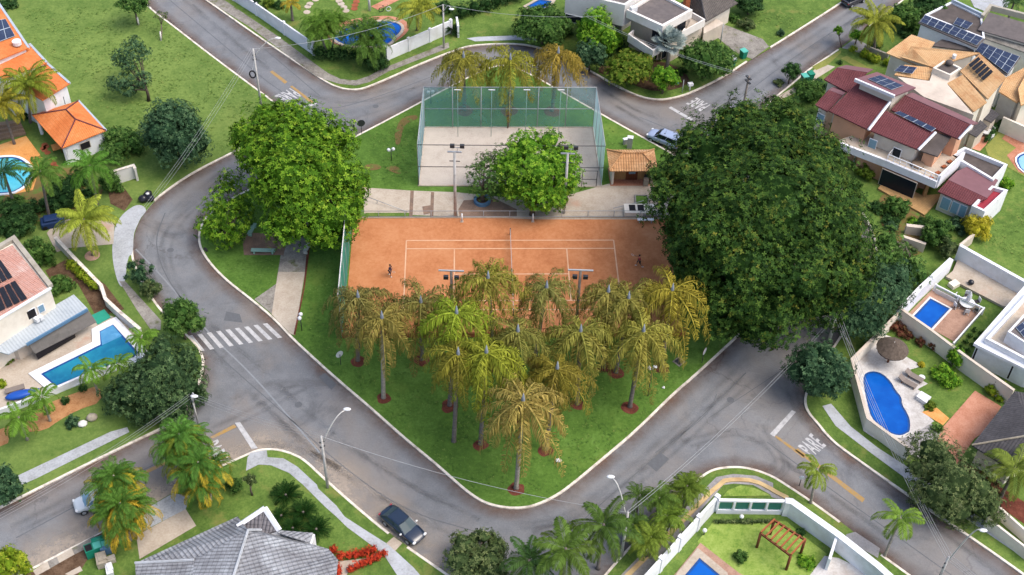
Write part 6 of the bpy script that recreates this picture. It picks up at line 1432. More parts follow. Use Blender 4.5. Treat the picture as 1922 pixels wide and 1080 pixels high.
# solar house far right
x, y = gxy(1800, 60); H9 = thing('house', 'white house with a long double row of solar panels', 'house', (x, y, LAWN))
wing(H9, D((1205, 108), (1640, 280), (1585, 345), (1160, 165)), [6.4, 6.4, 6.0, 6.0], 'roof_gravel', 'wall_white', .3)
quadgrid(H9, [G(*z1('D', 1208, 112), 6.45), G(*z1('D', 1628, 278), 6.45), G(*z1('D', 1580, 330), 6.1), G(*z1('D', 1172, 160), 6.1)], 8, 2, 'solar', lift=.12)
flatroof(H9, D((1205, 108), (1400, 10), (1620, 120), (1640, 280)), 5.9, 'wall_white', 'roof_stain', .2)
wing(H9, D((1600, 300), (1900, 410), (1800, 545), (1560, 390)), [6.4, 6.4, 5.6, 5.6], 'roof_gravel', 'wall_white', .3)
quadgrid(H9, [G(*z1('D', 1615, 312), 6.4), G(*z1('D', 1890, 412), 6.4), G(*z1('D', 1805, 535), 5.75), G(*z1('D', 1575, 365), 5.9)], 5, 3, 'solar', lift=.14)
quadgrid(H9, [G(*z1('D', 1440, 135), 6.3), G(*z1('D', 1552, 175), 6.3), G(*z1('D', 1510, 218), 6.1), G(*z1('D', 1410, 180), 6.1)], 2, 2, 'solar', lift=.2)
wing(H9, D((1560, 340), (1330, 285), (1250, 330), (1560, 372)), [5.4, 5.0, 4.9, 5.2], 'roof_stain', 'wall_cream', .1)
mb = MB(); mb.wall(W(D((1400, 12), (1620, 118)), 5.9), .3, 5.6, 6.3); mb.build('gutter', 'metal_sheet', H9)
x, y = gxy(1880, 50); H10 = thing('house', 'house with broad stained dark roof in the top right corner', 'house', (x, y, LAWN))
wing(H10, D((1670, 90), (2050, 200), (2050, 345), (1590, 215)), [6.6, 6.6, 6.0, 6.0], 'roof_gravel', 'wall_cream', .3)
wing(H10, D((1600, 225), (2050, 350), (2050, 420), (1560, 250)), [5.6, 5.6, 5.2, 5.2], 'concrete_old', 'wall_cream', .2)
mb = MB(); mb.wall(W(D((1620, 120), (1680, 45), (2050, 140)), 6.2), .4, 5.6, 6.4); mb.build('parapet', 'wall_old', H10)
struct('patio', D((1530, 0), (1560, 60), (1640, 90), (1800, 60), (1850, -60), (1540, -60)), PAVE, 'concrete')
bwall('low grey wall between the driveway and the tan house garden', D((775, 325), (945, 392)), 1.3, .2, 'wall_old')
# ================================================================== east: walled gardens with pools
def L_(*p): return Z('L', *p)
def Q_(*p): return Z('Q', *p)
bwall('cream garden wall around the kidney pool along the street', L_((1005, 290), (655, 640), (765, 1062)) + Q_((768, 28), (1068, 250)), 1.8, .22, 'wall_cream', z=0, cap='wall_beige')
bwall('long cream dividing wall with red plants at its foot', L_((1018, 182), (1250, 345), (1515, 545), (1850, 782)), 2.3, .22, 'wall_cream', cap='wall_beige')
struct('patio', L_((900, 380), (680, 560), (690, 700), (720, 900), (760, 1080), (850, 1140), (1100, 1120), (1270, 1010), (1190, 940), (1250, 840), (1150, 780), (1225, 740), (1060, 650), (1160, 620), (1150, 590), (1060, 540), (1010, 420)), PAVE, 'marble')
struct('patio', Q_((1000, 70), (1100, 60), (1240, -20), (1360, 90), (1200, 250), (1090, 210), (1040, 130)), PAVE - .003, 'paving_grey')
pool('large blue kidney shaped pool on the pale marble terrace', L_((760, 700), (772, 662), (800, 645), (845, 640), (905, 660), (965, 720), (995, 780), (1040, 828), (1040, 880), (1085, 950), (1102, 1010), (1098, 1076)) + Q_((1075, 50), (1040, 68), (985, 62), (930, 35)) + L_((880, 1035), (818, 975), (795, 890), (775, 800)), 'water_blue', 'marble', .35, 1, .26)
x, y = gxy(*z1('L', 985, 480), 0); xt, yt = gxy(*z1('L', 980, 460), 2.7); o = thing('thatched_parasol', 'round thatched parasol on a wooden post by the kidney pool', 'parasol', (xt, yt, PAVE))
mb = MB(); mb.tube([(xt, yt, 0), (xt, yt, 3.0)], .13, 8); mb.build('post', 'wood_dark', o, True)
mb = MB(); n = 20; rr = 1.68; rg = random.Random(4)
rings = [[(xt + r_ * math.cos(2 * math.pi * i / n), yt + r_ * math.sin(2 * math.pi * i / n), z_ + rg.uniform(-.04, .04)) for i in range(n)] for r_, z_ in ((rr * .97, 2.15), (rr, 2.3), (rr * .66, 2.75), (rr * .3, 3.1), (.05, 3.3))]
mb.v = [p for r_ in rings for p in r_]
for j in range(4):
    for i in range(n): mb.f.append([j * n + i, j * n + (i + 1) % n, (j + 1) * n + (i + 1) % n, (j + 1) * n + i]); mb.mi.append(0)
mb.build('thatch_roof', 'thatch', o)
for a in range(6):
    c, s = math.cos(a * 1.047), math.sin(a * 1.047); mb = MB(); mb.tube([(xt, yt, 2.4), (xt + 1.7 * c, yt + 1.7 * s, 2.22)], .05, 5); mb.build('rafter', 'wood_dark', o)
for i, (a_, b_, lab) in enumerate(((1075, 742, 'grey lounger nearer the kidney pool edge'), (1122, 700, 'grey lounger nearer the lawn behind the kidney pool'))):
    x, y = gxy(*z1('L', a_, b_)); o = thing('sun_lounger', lab, 'sun lounger', (x, y, PAVE), 'loungers by the kidney pool', R(-38))
    mb = MB(); mb.box((.3, 0, .28), (1.4, .66, .1)); mb.build('seat', 'lounger', o, world=False); mb = MB(); mb.slab([(-.4, -.33, .38), (-.4, .33, .38), (-1.0, .33, .7), (-1.0, -.33, .7)], .08); mb.build('backrest', 'lounger', o, world=False)
    for sx in (-.5, .85):
        for sy in (-.28, .28): mb = MB(); mb.box((sx, sy, 0), (.07, .07, .3)); mb.build('leg', 'wood_dark', o, world=False)
x, y = gxy(*z1('L', 1178, 705)); o = thing('side_table', 'low white round side table beside the grey loungers', 'side table', (x, y, PAVE)); mb = MB(); mb.tube([(x, y, .4), (x, y, .46)], .35, 12); mb.build('tabletop', 'plastic_white', o); mb = MB(); mb.tube([(x, y, .1), (x, y, .4)], .06, 6); mb.build('leg', 'metal', o)
o = thing('cushion_box', 'white storage box at the terrace corner near the loungers', 'storage box', (*gxy(*z1('L', 1200, 838)), PAVE)); mb = MB(); mb.prism(W(L_((1148, 825), (1180, 790), (1250, 832), (1215, 872)), .6), PAVE, .62); mb.build('body', 'plastic_white', o); mb = MB(); mb.prism(offset(ccw(W(L_((1148, 825), (1180, 790), (1250, 832), (1215, 872)), .6)), -.04), .623, .68); mb.build('lid', 'plastic_white', o)
struct('driveway', L_((1565, 790), (1755, 905), (1640, 1080)) + Q_((1560, 100), (1400, 330), (1260, 200), (1330, 20)), PAVE + .002, 'brick_paving')
struct('path', L_((1180, 945), (1290, 915), (1380, 990), (1335, 1040)), PAVE + .004, 'tile_orange')
struct('soil', Q_((1340, 250), (1450, 240), (1600, 330), (1700, 340), (1760, 450), (1990, 600), (1990, 760), (1700, 560), (1450, 380)), LAWN + .01, 'soil')
bwall('plain white wall along the lower right sidewalk', Q_((1665, 655), (1720, 560), (1990, 800)), 1.6, .22, 'wall_cream')
bwall('low white wall segment running to the bottom right edge', Q_((1662, 660), (1990, 915)), 1.6, .22, 'wall_cream')
# grey dark-roof house at the right edge
x, y = gxy(1885, 790); H11 = thing('house', 'house with dark slate roof at the right edge by the brick driveway', 'house', (x, y, LAWN))
ez = 3.2; q = [G(*z1('L', 1855, 785), ez), G(*z1('Q', 1545, 138), ez), G(*z1('Q', 1850, 330), ez), G(*z1('Q', 2200, 100), ez), G(*z1('L', 2100, 830), ez)]; ap = G(*z1('Q', 2010, 60), 5.4)
mb = MB(); [mb.slab([q[i], q[(i + 1) % 5], ap], .14) for i in range(5)]; mb.build('roof', 'roof_slate', H11); walls(H11, q, 'wall_cream', .6, 0, .2)
mb = MB(); mb.tube([(*q[1][:2], ez + .05), (ap[0], ap[1], 5.45)], .1, 6); mb.build('ridge_tiles', 'stone', H11)
x, y = gxy(*z1('L', 1685, 800)); o = thing('garden_statue', 'pale stone column figure beside the yellow shrub', 'statue', (x, y, LAWN)); mb = MB(); mb.tube([(x, y, 0), (x, y, .3)], .3, 8); mb.build('plinth', 'stone', o); mb = MB(); mb.tube([(x, y, .3), (x, y, 1.0), (x, y, 1.5), (x, y, 1.7)], [.22, .26, .2, .12], 8); mb.ball((x, y, 1.85), .18, 8, 6); mb.build('figure', 'stone', o, True)
# upper pool garden
bwall('thick white wall on the left of the rectangular pool', Z('H', (1400, 868), (1175, 1076)) + L_((1022, 200), ), 2.2, .5, 'wall_white')
bwall('tall white wall between the mown lawn and the tan terrace', Z('H', (1462, 768), (1960, 1046)), 2.4, .4, 'wall_white')
bwall('short tan wall end beside the yellow flowering shrub', Z('H', (1462, 768), (1560, 690)), 1.6, .3, 'wall_beige')
struct('patio', Z('H', (1440, 885), (1960, 1180), (1900, 1240)) + L_((1765, 195), (1350, -20), (1400, -60)), PAVE + .3, 'concrete_warm', th=.3)
struct('patio', L_((1270, 45), (1635, 205), (1420, 440), (1075, 245)), PAVE, 'deck_pink')
pool('rectangular blue pool in the pinkish terrace', L_((1247, 115), (1388, 190), (1245, 345), (1108, 262)), 'water_blue', 'wall_pale', .2, 0, .3)
gp = W(L_((1285, 20), (1450, 105), (1632, 190), (1415, 440)), 1.1); o = thing('glass_fence', 'white framed pale glass fence around the rectangular pool terrace', 'fence', (*gp[0], PAVE))
for a, b in zip(gp[:-1], gp[1:]):
    mb = MB(); mb.wall([a, b], .03, .2, 1.05); mb.build('glass_panel', 'glass_pale', o); mb = MB(); mb.wall([a, b], .14, 1.05, 1.2); mb.build('rail', 'wall_white', o)
for q in gp: mb = MB(); mb.box((*q, 0), (.18, .18, 1.25)); mb.build('post', 'wall_white', o)
o = thing('glass_fence', 'second white rail fence line at the pool terrace edge', 'fence', (*gxy(*z1('L', 1285, 50)), PAVE)); mb = MB(); mb.wall(W(L_((1285, 55), (1430, 130)), .6), .1, .1, .75); mb.build('rail', 'wall_pale', o)
x, y = gxy(*z1('L', 1500, 180)); o = thing('patio_table', 'white patio table by the rectangular pool', 'table', (x, y, PAVE)); mb = MB(); mb.tube([(x, y, .7), (x, y, .77)], .85, 16); mb.build('tabletop', 'plastic_white', o)
for a in range(4): mb = MB(); mb.tube([(x + .5 * math.cos(a * 1.57), y + .5 * math.sin(a * 1.57), PAVE), (x + .4 * math.cos(a * 1.57), y + .4 * math.sin(a * 1.57), .7)], .05, 6); mb.build('leg', 'plastic_white', o)
x2, y2 = gxy(*z1('L', 1510, 115)); u = thing('folded_parasol', 'white parasol folded above the white patio table', 'parasol', (x, y, PAVE)); mb = MB(); mb.tube([(x, y, .77), (x, y, 2.4)], .04, 6); mb.build('pole', 'metal', u); mb = MB(); mb.tube([(x, y, 1.3), (x, y, 1.9), (x, y, 2.45)], [.3, .22, .03], 10); mb.build('canopy', 'plastic_white', u)
for a in range(6):
    an = a * 1.047 + .3; ch = thing('patio_chair', 'white and dark chair pushed up to the white patio table', 'chair', (x + 1.25 * math.cos(an), y + 1.25 * math.sin(an), PAVE), 'chairs around the patio table', an)
    mb = MB(); mb.box((0, 0, .4), (.5, .5, .06)); mb.build('seat', 'cloth_dark', ch, world=False); mb = MB(); mb.box((.26, 0, .46), (.06, .5, .5)); mb.build('backrest', 'plastic_white', ch, world=False)
    for sx in (-.2, .2):
        for sy in (-.22, .22): mb = MB(); mb.box((sx, sy, 0), (.06, .06, .4)); mb.build('leg', 'plastic_white', ch, world=False)
x, y = gxy(*z1('H', 1535, 1052), .45); mb = MB(); mb.ball((x, y, .75), (.35, .35, .3), 10, 7); tag(mb.build('beanbag', 'bag_black', None, True, at=(x, y, .45)), 'small dark purple pouffe on the tan terrace', 'pouffe')
x, y = gxy(*z1('L', 1410, 35)); mb = MB(); mb.box((x, y, PAVE), (1.1, .8, .5), .6); tag(mb.build('pump_box', 'wall_cream', at=(x, y, PAVE)), 'small cream pump box beside the glass fence', 'box')
# white house right
x, y = gxy(1900, 620); H12 = thing('house', 'white modern house with broad flat slab roof at the right edge', 'house', (x, y, LAWN))
mb = MB(); sp = W(L_((1560, 440), (1960, -15), (2300, 300), (2300, 700), (1960, 640)), 3.5); mb.prism(sp, 3.15, 3.5, True); mb.build('roof_slab', 'wall_white', H12)
flatroof(H12, L_((1645, 405), (1960, 60), (2300, 300), (2250, 760), (1960, 570)), 4.2, 'wall_white', 'concrete_warm', .65, .3, z0=3.52)
flatroof(H12, L_((1805, 355), (1960, 190), (2200, 340), (1980, 470)), 5.2, 'wall_white', 'roof_gravel', .2, .2, z0=3.55)
walls(H12, P3(L_((1560, 440), (1960, -15), (2300, 300), (2300, 700), (1960, 640)), 3.2), 'wall_white', .5, 0, .06)
a_, b_ = P3(L_((1560, 440), (1960, 640)), 3.1)
for t_ in (.07, .72): win(H12, a_, b_, t_, t_ + .03, .8, 2.7, 'void_dark', 'wall_white')
quadgrid(H12, [G(*z1('L', 1860, 330), 5.05), G(*z1('L', 1960, 255), 5.05), G(*z1('L', 2010, 320), 5.05), G(*z1('L', 1920, 400), 5.05)], 2, 2, 'solar')
# ================================================================== bottom right: white walled garden, pergola
wtop = [z1('O', 980, 1110), z1('O', 1525, 508)]
bwall('long white garden wall with stepped coping beside the palm strip', wtop, 2.2, .3, 'wall_white', posts=3.4)
gp = W([z1('O', 1535, 533), z1('Q', 195, 540)], 2.2); o = thing('glass_fence', 'white framed teal glass fence at the top of the pergola garden', 'fence', (*gp[0], LAWN))
mb = MB(); mb.wall(gp, .25, 0, .75); mb.build('wall', 'wall_white', o); mb = MB(); mb.wall(gp, .28, 2.05, 2.25); mb.build('rail', 'wall_white', o)
for i in range(5): q = lerp2(gp[0], gp[1], i / 4); mb = MB(); mb.box((*q, .75), (.2, .3, 1.3)); mb.build('post', 'wall_white', o)
for i in range(4):
    mb = MB(); mb.wall([lerp2(gp[0], gp[1], i / 4 + .03), lerp2(gp[0], gp[1], i / 4 + .22)], .04, .78, 2.04); mb.build('glass_panel', 'glass_teal', o)
bwall('white street wall with thick coping right of the pergola', Q_((200, 540), (245, 545), (590, 790), (870, 1010), (1060, 1180)), 2.2, .55, 'wall_white', cap='wall_white')
bwall('white boundary wall at the lower right driveway', Q_((570, 800), (520, 960)), 2.0, .25, 'wall_white')
struct('driveway', Q_((635, 790), (700, 770), (880, 890), (865, 960), (640, 830)), PAVE, 'paving_grey')
struct('lawn', Z('O', (1500, 690), (1925, 700)) + Q_((200, 690), (330, 800), (500, 930), (380, 1090)) + Z('O', (1480, 1100), (1380, 840), (1250, 1000)), LAWN + .008, 'grass_lime')
struct('patio', Z('O', (1400, 850), (1180, 1120), (1800, 1120), (1690, 1076)), PAVE, 'deck_pink')
pool('bright blue corner of the pool below the pergola', Z('O', (1395, 950), (1285, 1080), (1240, 1160), (1560, 1160), (1545, 1076)), 'water_blue', 'concrete_warm', .7, 0, .3)
struct('patio', Q_((480, 945), (580, 960), (860, 1090), (370, 1090)), PAVE + .004, 'marble')
x, y = gxy(*z1('Q', 190, 830)); o = thing('pergola', 'brown wooden pergola with slanted beams on the bright lawn', 'pergola', (x, y, LAWN)); pz = 2.4
c4 = [G(*z1('Q', *p), pz) for p in ((120, 680), (342, 822), (238, 937), (22, 775))]
for q in c4: mb = MB(); mb.tube([(q[0], q[1], 0), (q[0], q[1], pz)], .14, 8); mb.build('post', 'wood_dark', o, True)
for a, b in ((c4[0], c4[1]), (c4[3], c4[2])): mb = MB(); mb.wall([a[:2], b[:2]], .16, pz - .1, pz + .1); mb.build('beam', 'wood_dark', o)
for i in range(7):
    a, b = lerp2(c4[3], c4[2], i / 6), lerp2(c4[0], c4[1], i / 6); mb = MB(); mb.wall([a, b], .14, pz + .103, pz + .28); mb.build('rafter', 'wood_pergola', o)
for (a_, b_, lab) in ((1690, 690, 'white garden lamp against the glass fence wall'), (1425, 790, 'white garden lamp at the foot of the long white wall')):
    x, y = gxy(*z1('O', a_, b_)); o = thing('garden_lamp', lab, 'garden lamp', (x, y, LAWN), 'garden lamps'); mb = MB(); mb.tube([(x, y, 0), (x, y, .7)], .06, 6); mb.build('stem', 'metal_dark', o); mb = MB(); mb.ball((x, y, .85), .22, 10, 7); mb.build('globe', 'lamp_white', o, True)
# yellow painted strip along the inner edge of the sidewalk
ys = Z('O', (860, 1100), (1230, 735), (1550, 408), (1640, 393), (1790, 402), (1920, 468)) + Z('Q', (110, 475), (215, 528))
mb = MB(); mb.wall(chaikin(W(ys), 1, False), .45, PAVE - .05, PAVE + .1); tag(mb.build('kerb', 'kerb_yellow'), kind='structure')
struct('grass_strip', Z('O', (1600, 470), (1690, 435), (1790, 455), (1910, 510), (1560, 515)), PAVE + .006, 'grass_lime')
# chalky stripe left on the road
# ================================================================== vegetation
# --- big tree over the park corner (separate bulging limbs)
tx_, ty_ = gxy(1455, 470)
def lobe(px, py, z, r, rz=None):
    a = G(px, py, z); return (a[0], a[1], z, r, r, rz or r * .85)
def bigtree(name, label, base, lobes, mat, leaf, dens, seed, bark='bark', inner=True, cat='tree', clump=1.0):
    global CLUMP
    CLUMP = clump
    bx, by = gxy(*base); root = thing(name, label, cat, (bx, by, LAWN))
    L = []; rg = random.Random(seed)
    for px, py, z, r in lobes:
        a = G(px, py, z); L.append((a[0] - bx, a[1] - by, z - LAWN, r, r, r * .85))
    V, F = crown_mesh(L, leaf, dens, seed, inner=inner); crown_obj('crown', V, F, mat, root); CLUMP = 1.0
    mb = MB(); mx = max(l[3] for l in L); hz = sum(l[2] for l in L) / len(L); r0 = max(.12, mx * .1)
    mb.tube([(0, 0, -.1), (.05, .05, hz * .3), (0, 0, hz * .55)], [r0 * 1.4, r0, r0 * .9], 10)
    for l in L: mb.tube([(0, 0, hz * .5), (l[0] * .5, l[1] * .5, (hz * .5 + l[2]) * .55), (l[0] * .9, l[1] * .9, l[2])], [r0 * .6, r0 * .4, r0 * .12], 6)
    mb.build('trunk', bark, root, True, world=False); return root
rg = random.Random(77); big = []
for px, py, z, r in [(1440, 395, 13, 7.5), (1340, 300, 11, 5.2), (1400, 250, 11.5, 4.4), (1475, 262, 12, 4.4), (1515, 318, 11, 4.6), (1300, 390, 10.5, 4.6), (1575, 440, 10, 4.2), (1530, 420, 12.5, 5.2), (1360, 400, 13, 5.0), (1325, 480, 9.5, 4.2), (1400, 500, 11, 5.2), (1500, 510, 10.5, 5.2), (1575, 510, 8.5, 3.8), (1350, 560, 7.5, 4.2), (1440, 575, 7.5, 4.4), (1292, 462, 8.0, 2.8), (1280, 320, 9, 3.4), (1440, 300, 13.5, 4.6), (1580, 385, 9, 3.0), (1530, 565, 6.5, 3.4), (1420, 610, 5.5, 2.6), (1462, 222, 10.5, 3.0), (1385, 225, 10, 2.6), (1545, 290, 10, 2.6)]:
    big.append((px, py, z, r))
    for k in range(4): big.append((px + rg.uniform(-1, 1) * r * 13, py + rg.uniform(-.8, .8) * r * 11, z + rg.uniform(-.1, .55) * r, r * rg.uniform(.28, .46)))
bigtree('rain_tree', 'huge dark green spreading tree covering the right park corner', (1450, 500), big, 'leaf_big', .46, 3.4, 3, clump=.5)
br = [(545, 290, 9.5, 4.8), (485, 275, 8.5, 3.0), (505, 230, 9, 2.8), (580, 250, 9.5, 3.6), (630, 260, 8.5, 2.6), (630, 330, 8, 3.2), (560, 370, 8, 4.0), (505, 345, 7.5, 2.6), (535, 425, 6, 2.4), (610, 410, 6.0, 3.4), (650, 390, 6, 2.2), (555, 225, 9.5, 2.6), (455, 255, 7.5, 1.8), (660, 350, 7, 2.0), (600, 432, 5, 2.0), (540, 330, 10.5, 3.6), (640, 415, 5, 1.8), (500, 300, 9.5, 3.0), (590, 310, 10, 3.0)]
b2 = list(br)
for px, py, z, r in br[:14]:
    for k in range(3): b2.append((px + rg.uniform(-1, 1) * r * 12, py + rg.uniform(-1, .3) * r * 10, z + rg.uniform(0, .5) * r, r * rg.uniform(.26, .42)))
bigtree('mango_tree', 'broad bright green tree at the left end of the walkway', (562, 440), b2, 'leaf_bright', .5, 3.2, 4)
bigtree('mango_tree', 'loose light green tree over the left bend kerb', (432, 465), [(425, 380, 4.2, 2.4), (400, 410, 3.6, 1.9), (440, 410, 3.6, 2.2), (415, 440, 2.6, 1.7), (385, 425, 2.8, 1.3), (430, 340, 4.6, 1.5), (455, 390, 3.6, 1.7), (445, 445, 2.2, 1.3)], 'leaf_bright', .42, 3.2, 5, inner=False)
bigtree('mango_tree', 'bright green round tree beside the sand court walkway', (1000, 405), [(1010, 320, 5.5, 3.4), (960, 310, 5.0, 2.4), (1050, 310, 5.2, 2.6), (990, 275, 6, 2.2), (1030, 265, 6, 1.8), (1060, 340, 4.2, 2.2), (1010, 360, 3.6, 2.6), (970, 350, 3.8, 2.2), (1060, 290, 5.4, 1.6), (1040, 370, 3.0, 1.7), (975, 285, 5.6, 1.5)], 'leaf_lime', .45, 3.6, 6)
bigtree('mango_tree', 'thin sparse olive tree in the blue ring planter', (905, 381), [(925, 325, 4.0, 2.2), (905, 345, 3.2, 1.9), (935, 298, 4.6, 1.8), (950, 335, 3.6, 2.0), (912, 300, 4.2, 1.3), (893, 325, 3.4, 1.3), (930, 355, 2.8, 1.6), (960, 300, 4.6, 1.6)], 'leaf_mid', .36, 2.8, 7, inner=False)
# --- north-west trees
bigtree('field_tree', 'small dark tree with leaning trunk alone on the field', z1('A', 1075, 735), [(245, 100, 4.6, 1.9), (225, 112, 4.2, 1.3), (265, 100, 4.6, 1.2), (255, 82, 5.2, 1.2), (250, 145, 3.0, 1.6), (225, 155, 2.6, 1.4), (270, 152, 2.6, 1.2), (210, 155, 2.4, .9), (240, 172, 1.8, 1.0), (240, 122, 4.2, 1.0)], 'leaf_blue', .34, 4.0, 8, bark='bark_dark', inner=False)
tree('field_tree', 'tree with white painted trunk near the upper field kerb', 'tree', 251, 6, 34, 26, 'leaf_mid', 2.4, .36, 3.5, 9, base=z1('A', 1000, 185), paint=1.2)
tree('sapling', 'thin sapling with white painted trunk on the field kerb', 'tree', *z1('A', 1160, 120), 16, 13, 'leaf_olive', 2.0, .26, 1.5, 10, base=z1('A', 1163, 300), paint=1.2, inner=False, nl=7)
tree('broadleaf_tree', 'dense dark round tree at the lower field corner', 'tree', 331, 252, 64, 66, 'leaf_blue', .3, .36, 4.2, 11, nl=18)
shrub('broad green shrub mass below the orange pavilion', 228, 272, 48, 38, 'leaf_mid', 12, nl=12, dens=4, leaf=.34)
shrub('dark shrub in the top left corner of the field', 14, 8, 22, 16, 'leaf_dark', 13)
shrub('dark bush under the coconut palm by the steps', 48, 215, 14, 13, 'leaf_dark', 14)
palm('coconut', 'tall coconut palm in front of the long orange house', 52, 158, 7.0, '#8a9a3c', base=(58, 232), var=0)
palm('coconut', 'yellowish coconut palm cut by the left border', 2, 192, 6.5, '#a8a040', var=1, scale=.9)
palm('royal', 'dark palm at the left border over the cyan pool', 6, 322, 5.0, '#3f6a4a', var=0, scale=.85)
palm('royal', 'green drooping palm left of the coconut palm garden', 75, 322, 7.5, '#587d38', var=1, scale=.95, base=(93, 408))
palm('royal', 'green palm with a bright new leaf before the pavilion', 169, 312, 6.5, '#5c8a3a', var=2, scale=1.05, base=(183, 385))
palm('coconut', 'coconut palm with yellow ribs on a mulch disc beside the road', 158, 412, 5.2, '#a2ae4a', var=2, scale=.98, base=z1('E', 675, 850))
mb = MB(); x, y = gxy(*z1('E', 668, 852)); mb.tube([(x, y, LAWN - .05), (x, y, LAWN + .03)], .85, 20); tag(mb.build('soil', 'deck_pink'), kind='structure')
shrub('dark shrub mass by the blue tarpaulin on the left', 30, 412, 46, 34, 'leaf_dark', 15, nl=12, dens=4.5, leaf=.34)
shrub('deep green hedge clump behind the coconut palm', 118, 372, 42, 34, 'leaf_dark', 16, nl=12, dens=4.5, leaf=.34)
shrub('green shrub below the wall between two palms', 205, 345, 24, 26, 'leaf_mid', 17)
shrub('round glossy bush beside the pink tiled house', 72, 476, 34, 36, 'leaf_mid', 18, nl=12)
shrub('darker low bush at the lower corner of the pink tiles', 110, 536, 30, 24, 'leaf_mid', 19, nl=10)
hedge('yellow green hedge along the low cream wall', Z('E', (520, 930), (600, 1010), (680, 1076)) + Z('I', (690, 60)), 1.3, 1.2, 'leaf_goldgreen', 20, leaf=.26)
shrub('wispy grey green shrub at the pavement edge', 262, 516, 30, 36, 'leaf_blue', 21, dens=3.0, nl=14, lob=(.2, .35), spread=.75)
shrub('second wispy shrub on the verge before the crosswalk', 283, 545, 22, 24, 'leaf_olive', 22, dens=3.5)
tree('broadleaf_tree', 'upright green tree next to the crosswalk left end', 'tree', 340, 600, 40, 46, 'leaf_mid', .5, .34, 4.4, 23, nl=14)
bigtree('broadleaf_tree', 'very dense dark tree mass below the crosswalk corner', (300, 760), [(305, 690, 4.2, 2.8), (245, 740, 3.2, 2.3), (345, 675, 3.6, 1.9), (345, 722, 3.0, 2.2), (300, 752, 2.8, 2.5), (262, 712, 3.4, 1.9), (222, 755, 2.0, 1.4), (330, 765, 2.2, 1.9), (305, 655, 4.2, 1.7), (358, 690, 2.6, 1.4), (265, 778, 2.0, 1.5), (285, 715, 4.2, 2.0), (325, 705, 4.2, 1.5), (275, 745, 3.8, 1.3), (335, 745, 3.4, 1.2), (240, 715, 3.2, 1.1), (205, 735, 1.8, 1.0), (370, 740, 1.6, 1.2)], 'leaf_smoke', .38, 4.0, 24, clump=.8)
for i, (a_, b_, h_, lab, sc_) in enumerate(((1020, 400, 3.6, 'young palm at the right end of the L pool', .8), (650, 620, 4.0, 'young palm on the white wall under the L pool', .8), (850, 590, 3.8, 'young palm between the L pool and the dark trees', .8), (300, 830, 3.8, 'young palm in the sandy garden near the inflatable', .85), (135, 975, 3.6, 'young palm by the left border of the sandy garden', .95))):
    palm('street', lab, *z1('I', a_, b_), h_, '#6f963e', var=i, scale=sc_, group='young palms around the L pool', trunk='palm_trunk_pale', tr=.12)
for i, (a_, b_, lab, mt) in enumerate(((470, 860, 'dark spiky shrub in the sandy garden', 'leaf_dark'), (600, 770, 'small dark shrub at the white retaining wall', 'leaf_dark'))): shrub(lab, *z1('I', a_, b_), 9, 12, mt, 30 + i, dens=7)
shrub('grey purple rounded bush on the sandy garden lawn', *z1('I', 520, 1015), 15, 15, 'leaf_blue', 32)
shrub('yellow flowering bush under the grey awning edge', *z1('I', 50, 565), 16, 12, 'leaf_rust', 33)
shrub('yellow green bush at the left edge by the pool', *z1('I', 10, 740), 10, 12, 'leaf_goldgreen', 34)
tree('broadleaf_tree', 'dark tree cut by the left border over the street', 'tree', 10, 912, 34, 48, 'leaf_blue', .5, .36, 4, 35)
tree('flowering_tree', 'yellow flowering tree in the bottom left corner', 'tree', 20, 1058, 36, 42, 'leaf_goldgreen', .8, .36, 4, 36)
# --- bottom left palms
for i, (px, py, h_, lab, n_) in enumerate(((213, 893, 6.0, 'dense yellow tipped palm clump over the left street', 3), (225, 945, 5.5, 'lower yellow tipped palm clump beside the driveway', 3), (336, 815, 6.0, 'green palm clump at the bottom left junction', 3), (372, 868, 6.2, 'tall palm clump with yellow skirts over the stop line', 3))):
    rgp = random.Random(i); palm('areca', lab, px, py, h_, ('#58803a', '#5c823a', '#5a863e', '#567f3a')[i], skirt=('#b8ac40', '#c8a83e', '#8f9a40', '#c0aa42')[i], var=i, scale=1.0, group='areca palm clumps on the left street', stems=[(0, 0, 1.0), (.9, .4, .82), (-.8, -.5, .86), (.2, -1.1, .7)][:n_ + 1], trunk='palm_trunk_pale', tr=.1)
shrub('upright dark green shrub next to the leaning palms', *z1('M', 1690, 430), 18, 28, 'leaf_mid', 37, dens=6)
tree('sapling', 'small slender tree on the lawn before the grey roof', 'tree', *z1('M', 1800, 390), 14, 16, 'leaf_olive', 1.6, .26, 4, 38, nl=7)
for i, (a_, b_, s_, lab) in enumerate(((255, 495, 1.0, 'largest dark cycad on the bottom lawn'), (380, 620, .9, 'dark cycad in the middle of the bottom lawn'), (222, 645, .62, 'smallest dark cycad near the gable'), (475, 742, .95, 'dark cycad at the porch roof corner'), (305, 735, .75, 'bluish cycad half behind the porch roof'))):
    palm('cycad', lab, *z1('N', a_, b_), .5, '#26481e', 'cycad', 'cycad', s_ * 1.3, i, 'cycads on the bottom lawn', tr=.14)
hedge('upper row of red flowering hedge at the bottom path', Z('N', (605, 915), (660, 960), (760, 950), (890, 915)), .95, .9, 'flower_red', 40, leaf=.22)
hedge('lower row of red flowering hedge at the bottom path', Z('N', (725, 1050), (850, 1000), (965, 940)), .9, .9, 'flower_red', 41, leaf=.22)
hedge('small red flowering clump at the grey roof corner', Z('N', (620, 1040), (635, 1080)), 1.2, .9, 'flower_red', 42, leaf=.22)
tree('broadleaf_tree', 'grey green tree at the bottom edge beside the car', 'tree', 896, 1046, 66, 46, 'leaf_olive', .4, .36, 3.8, 43, nl=16)
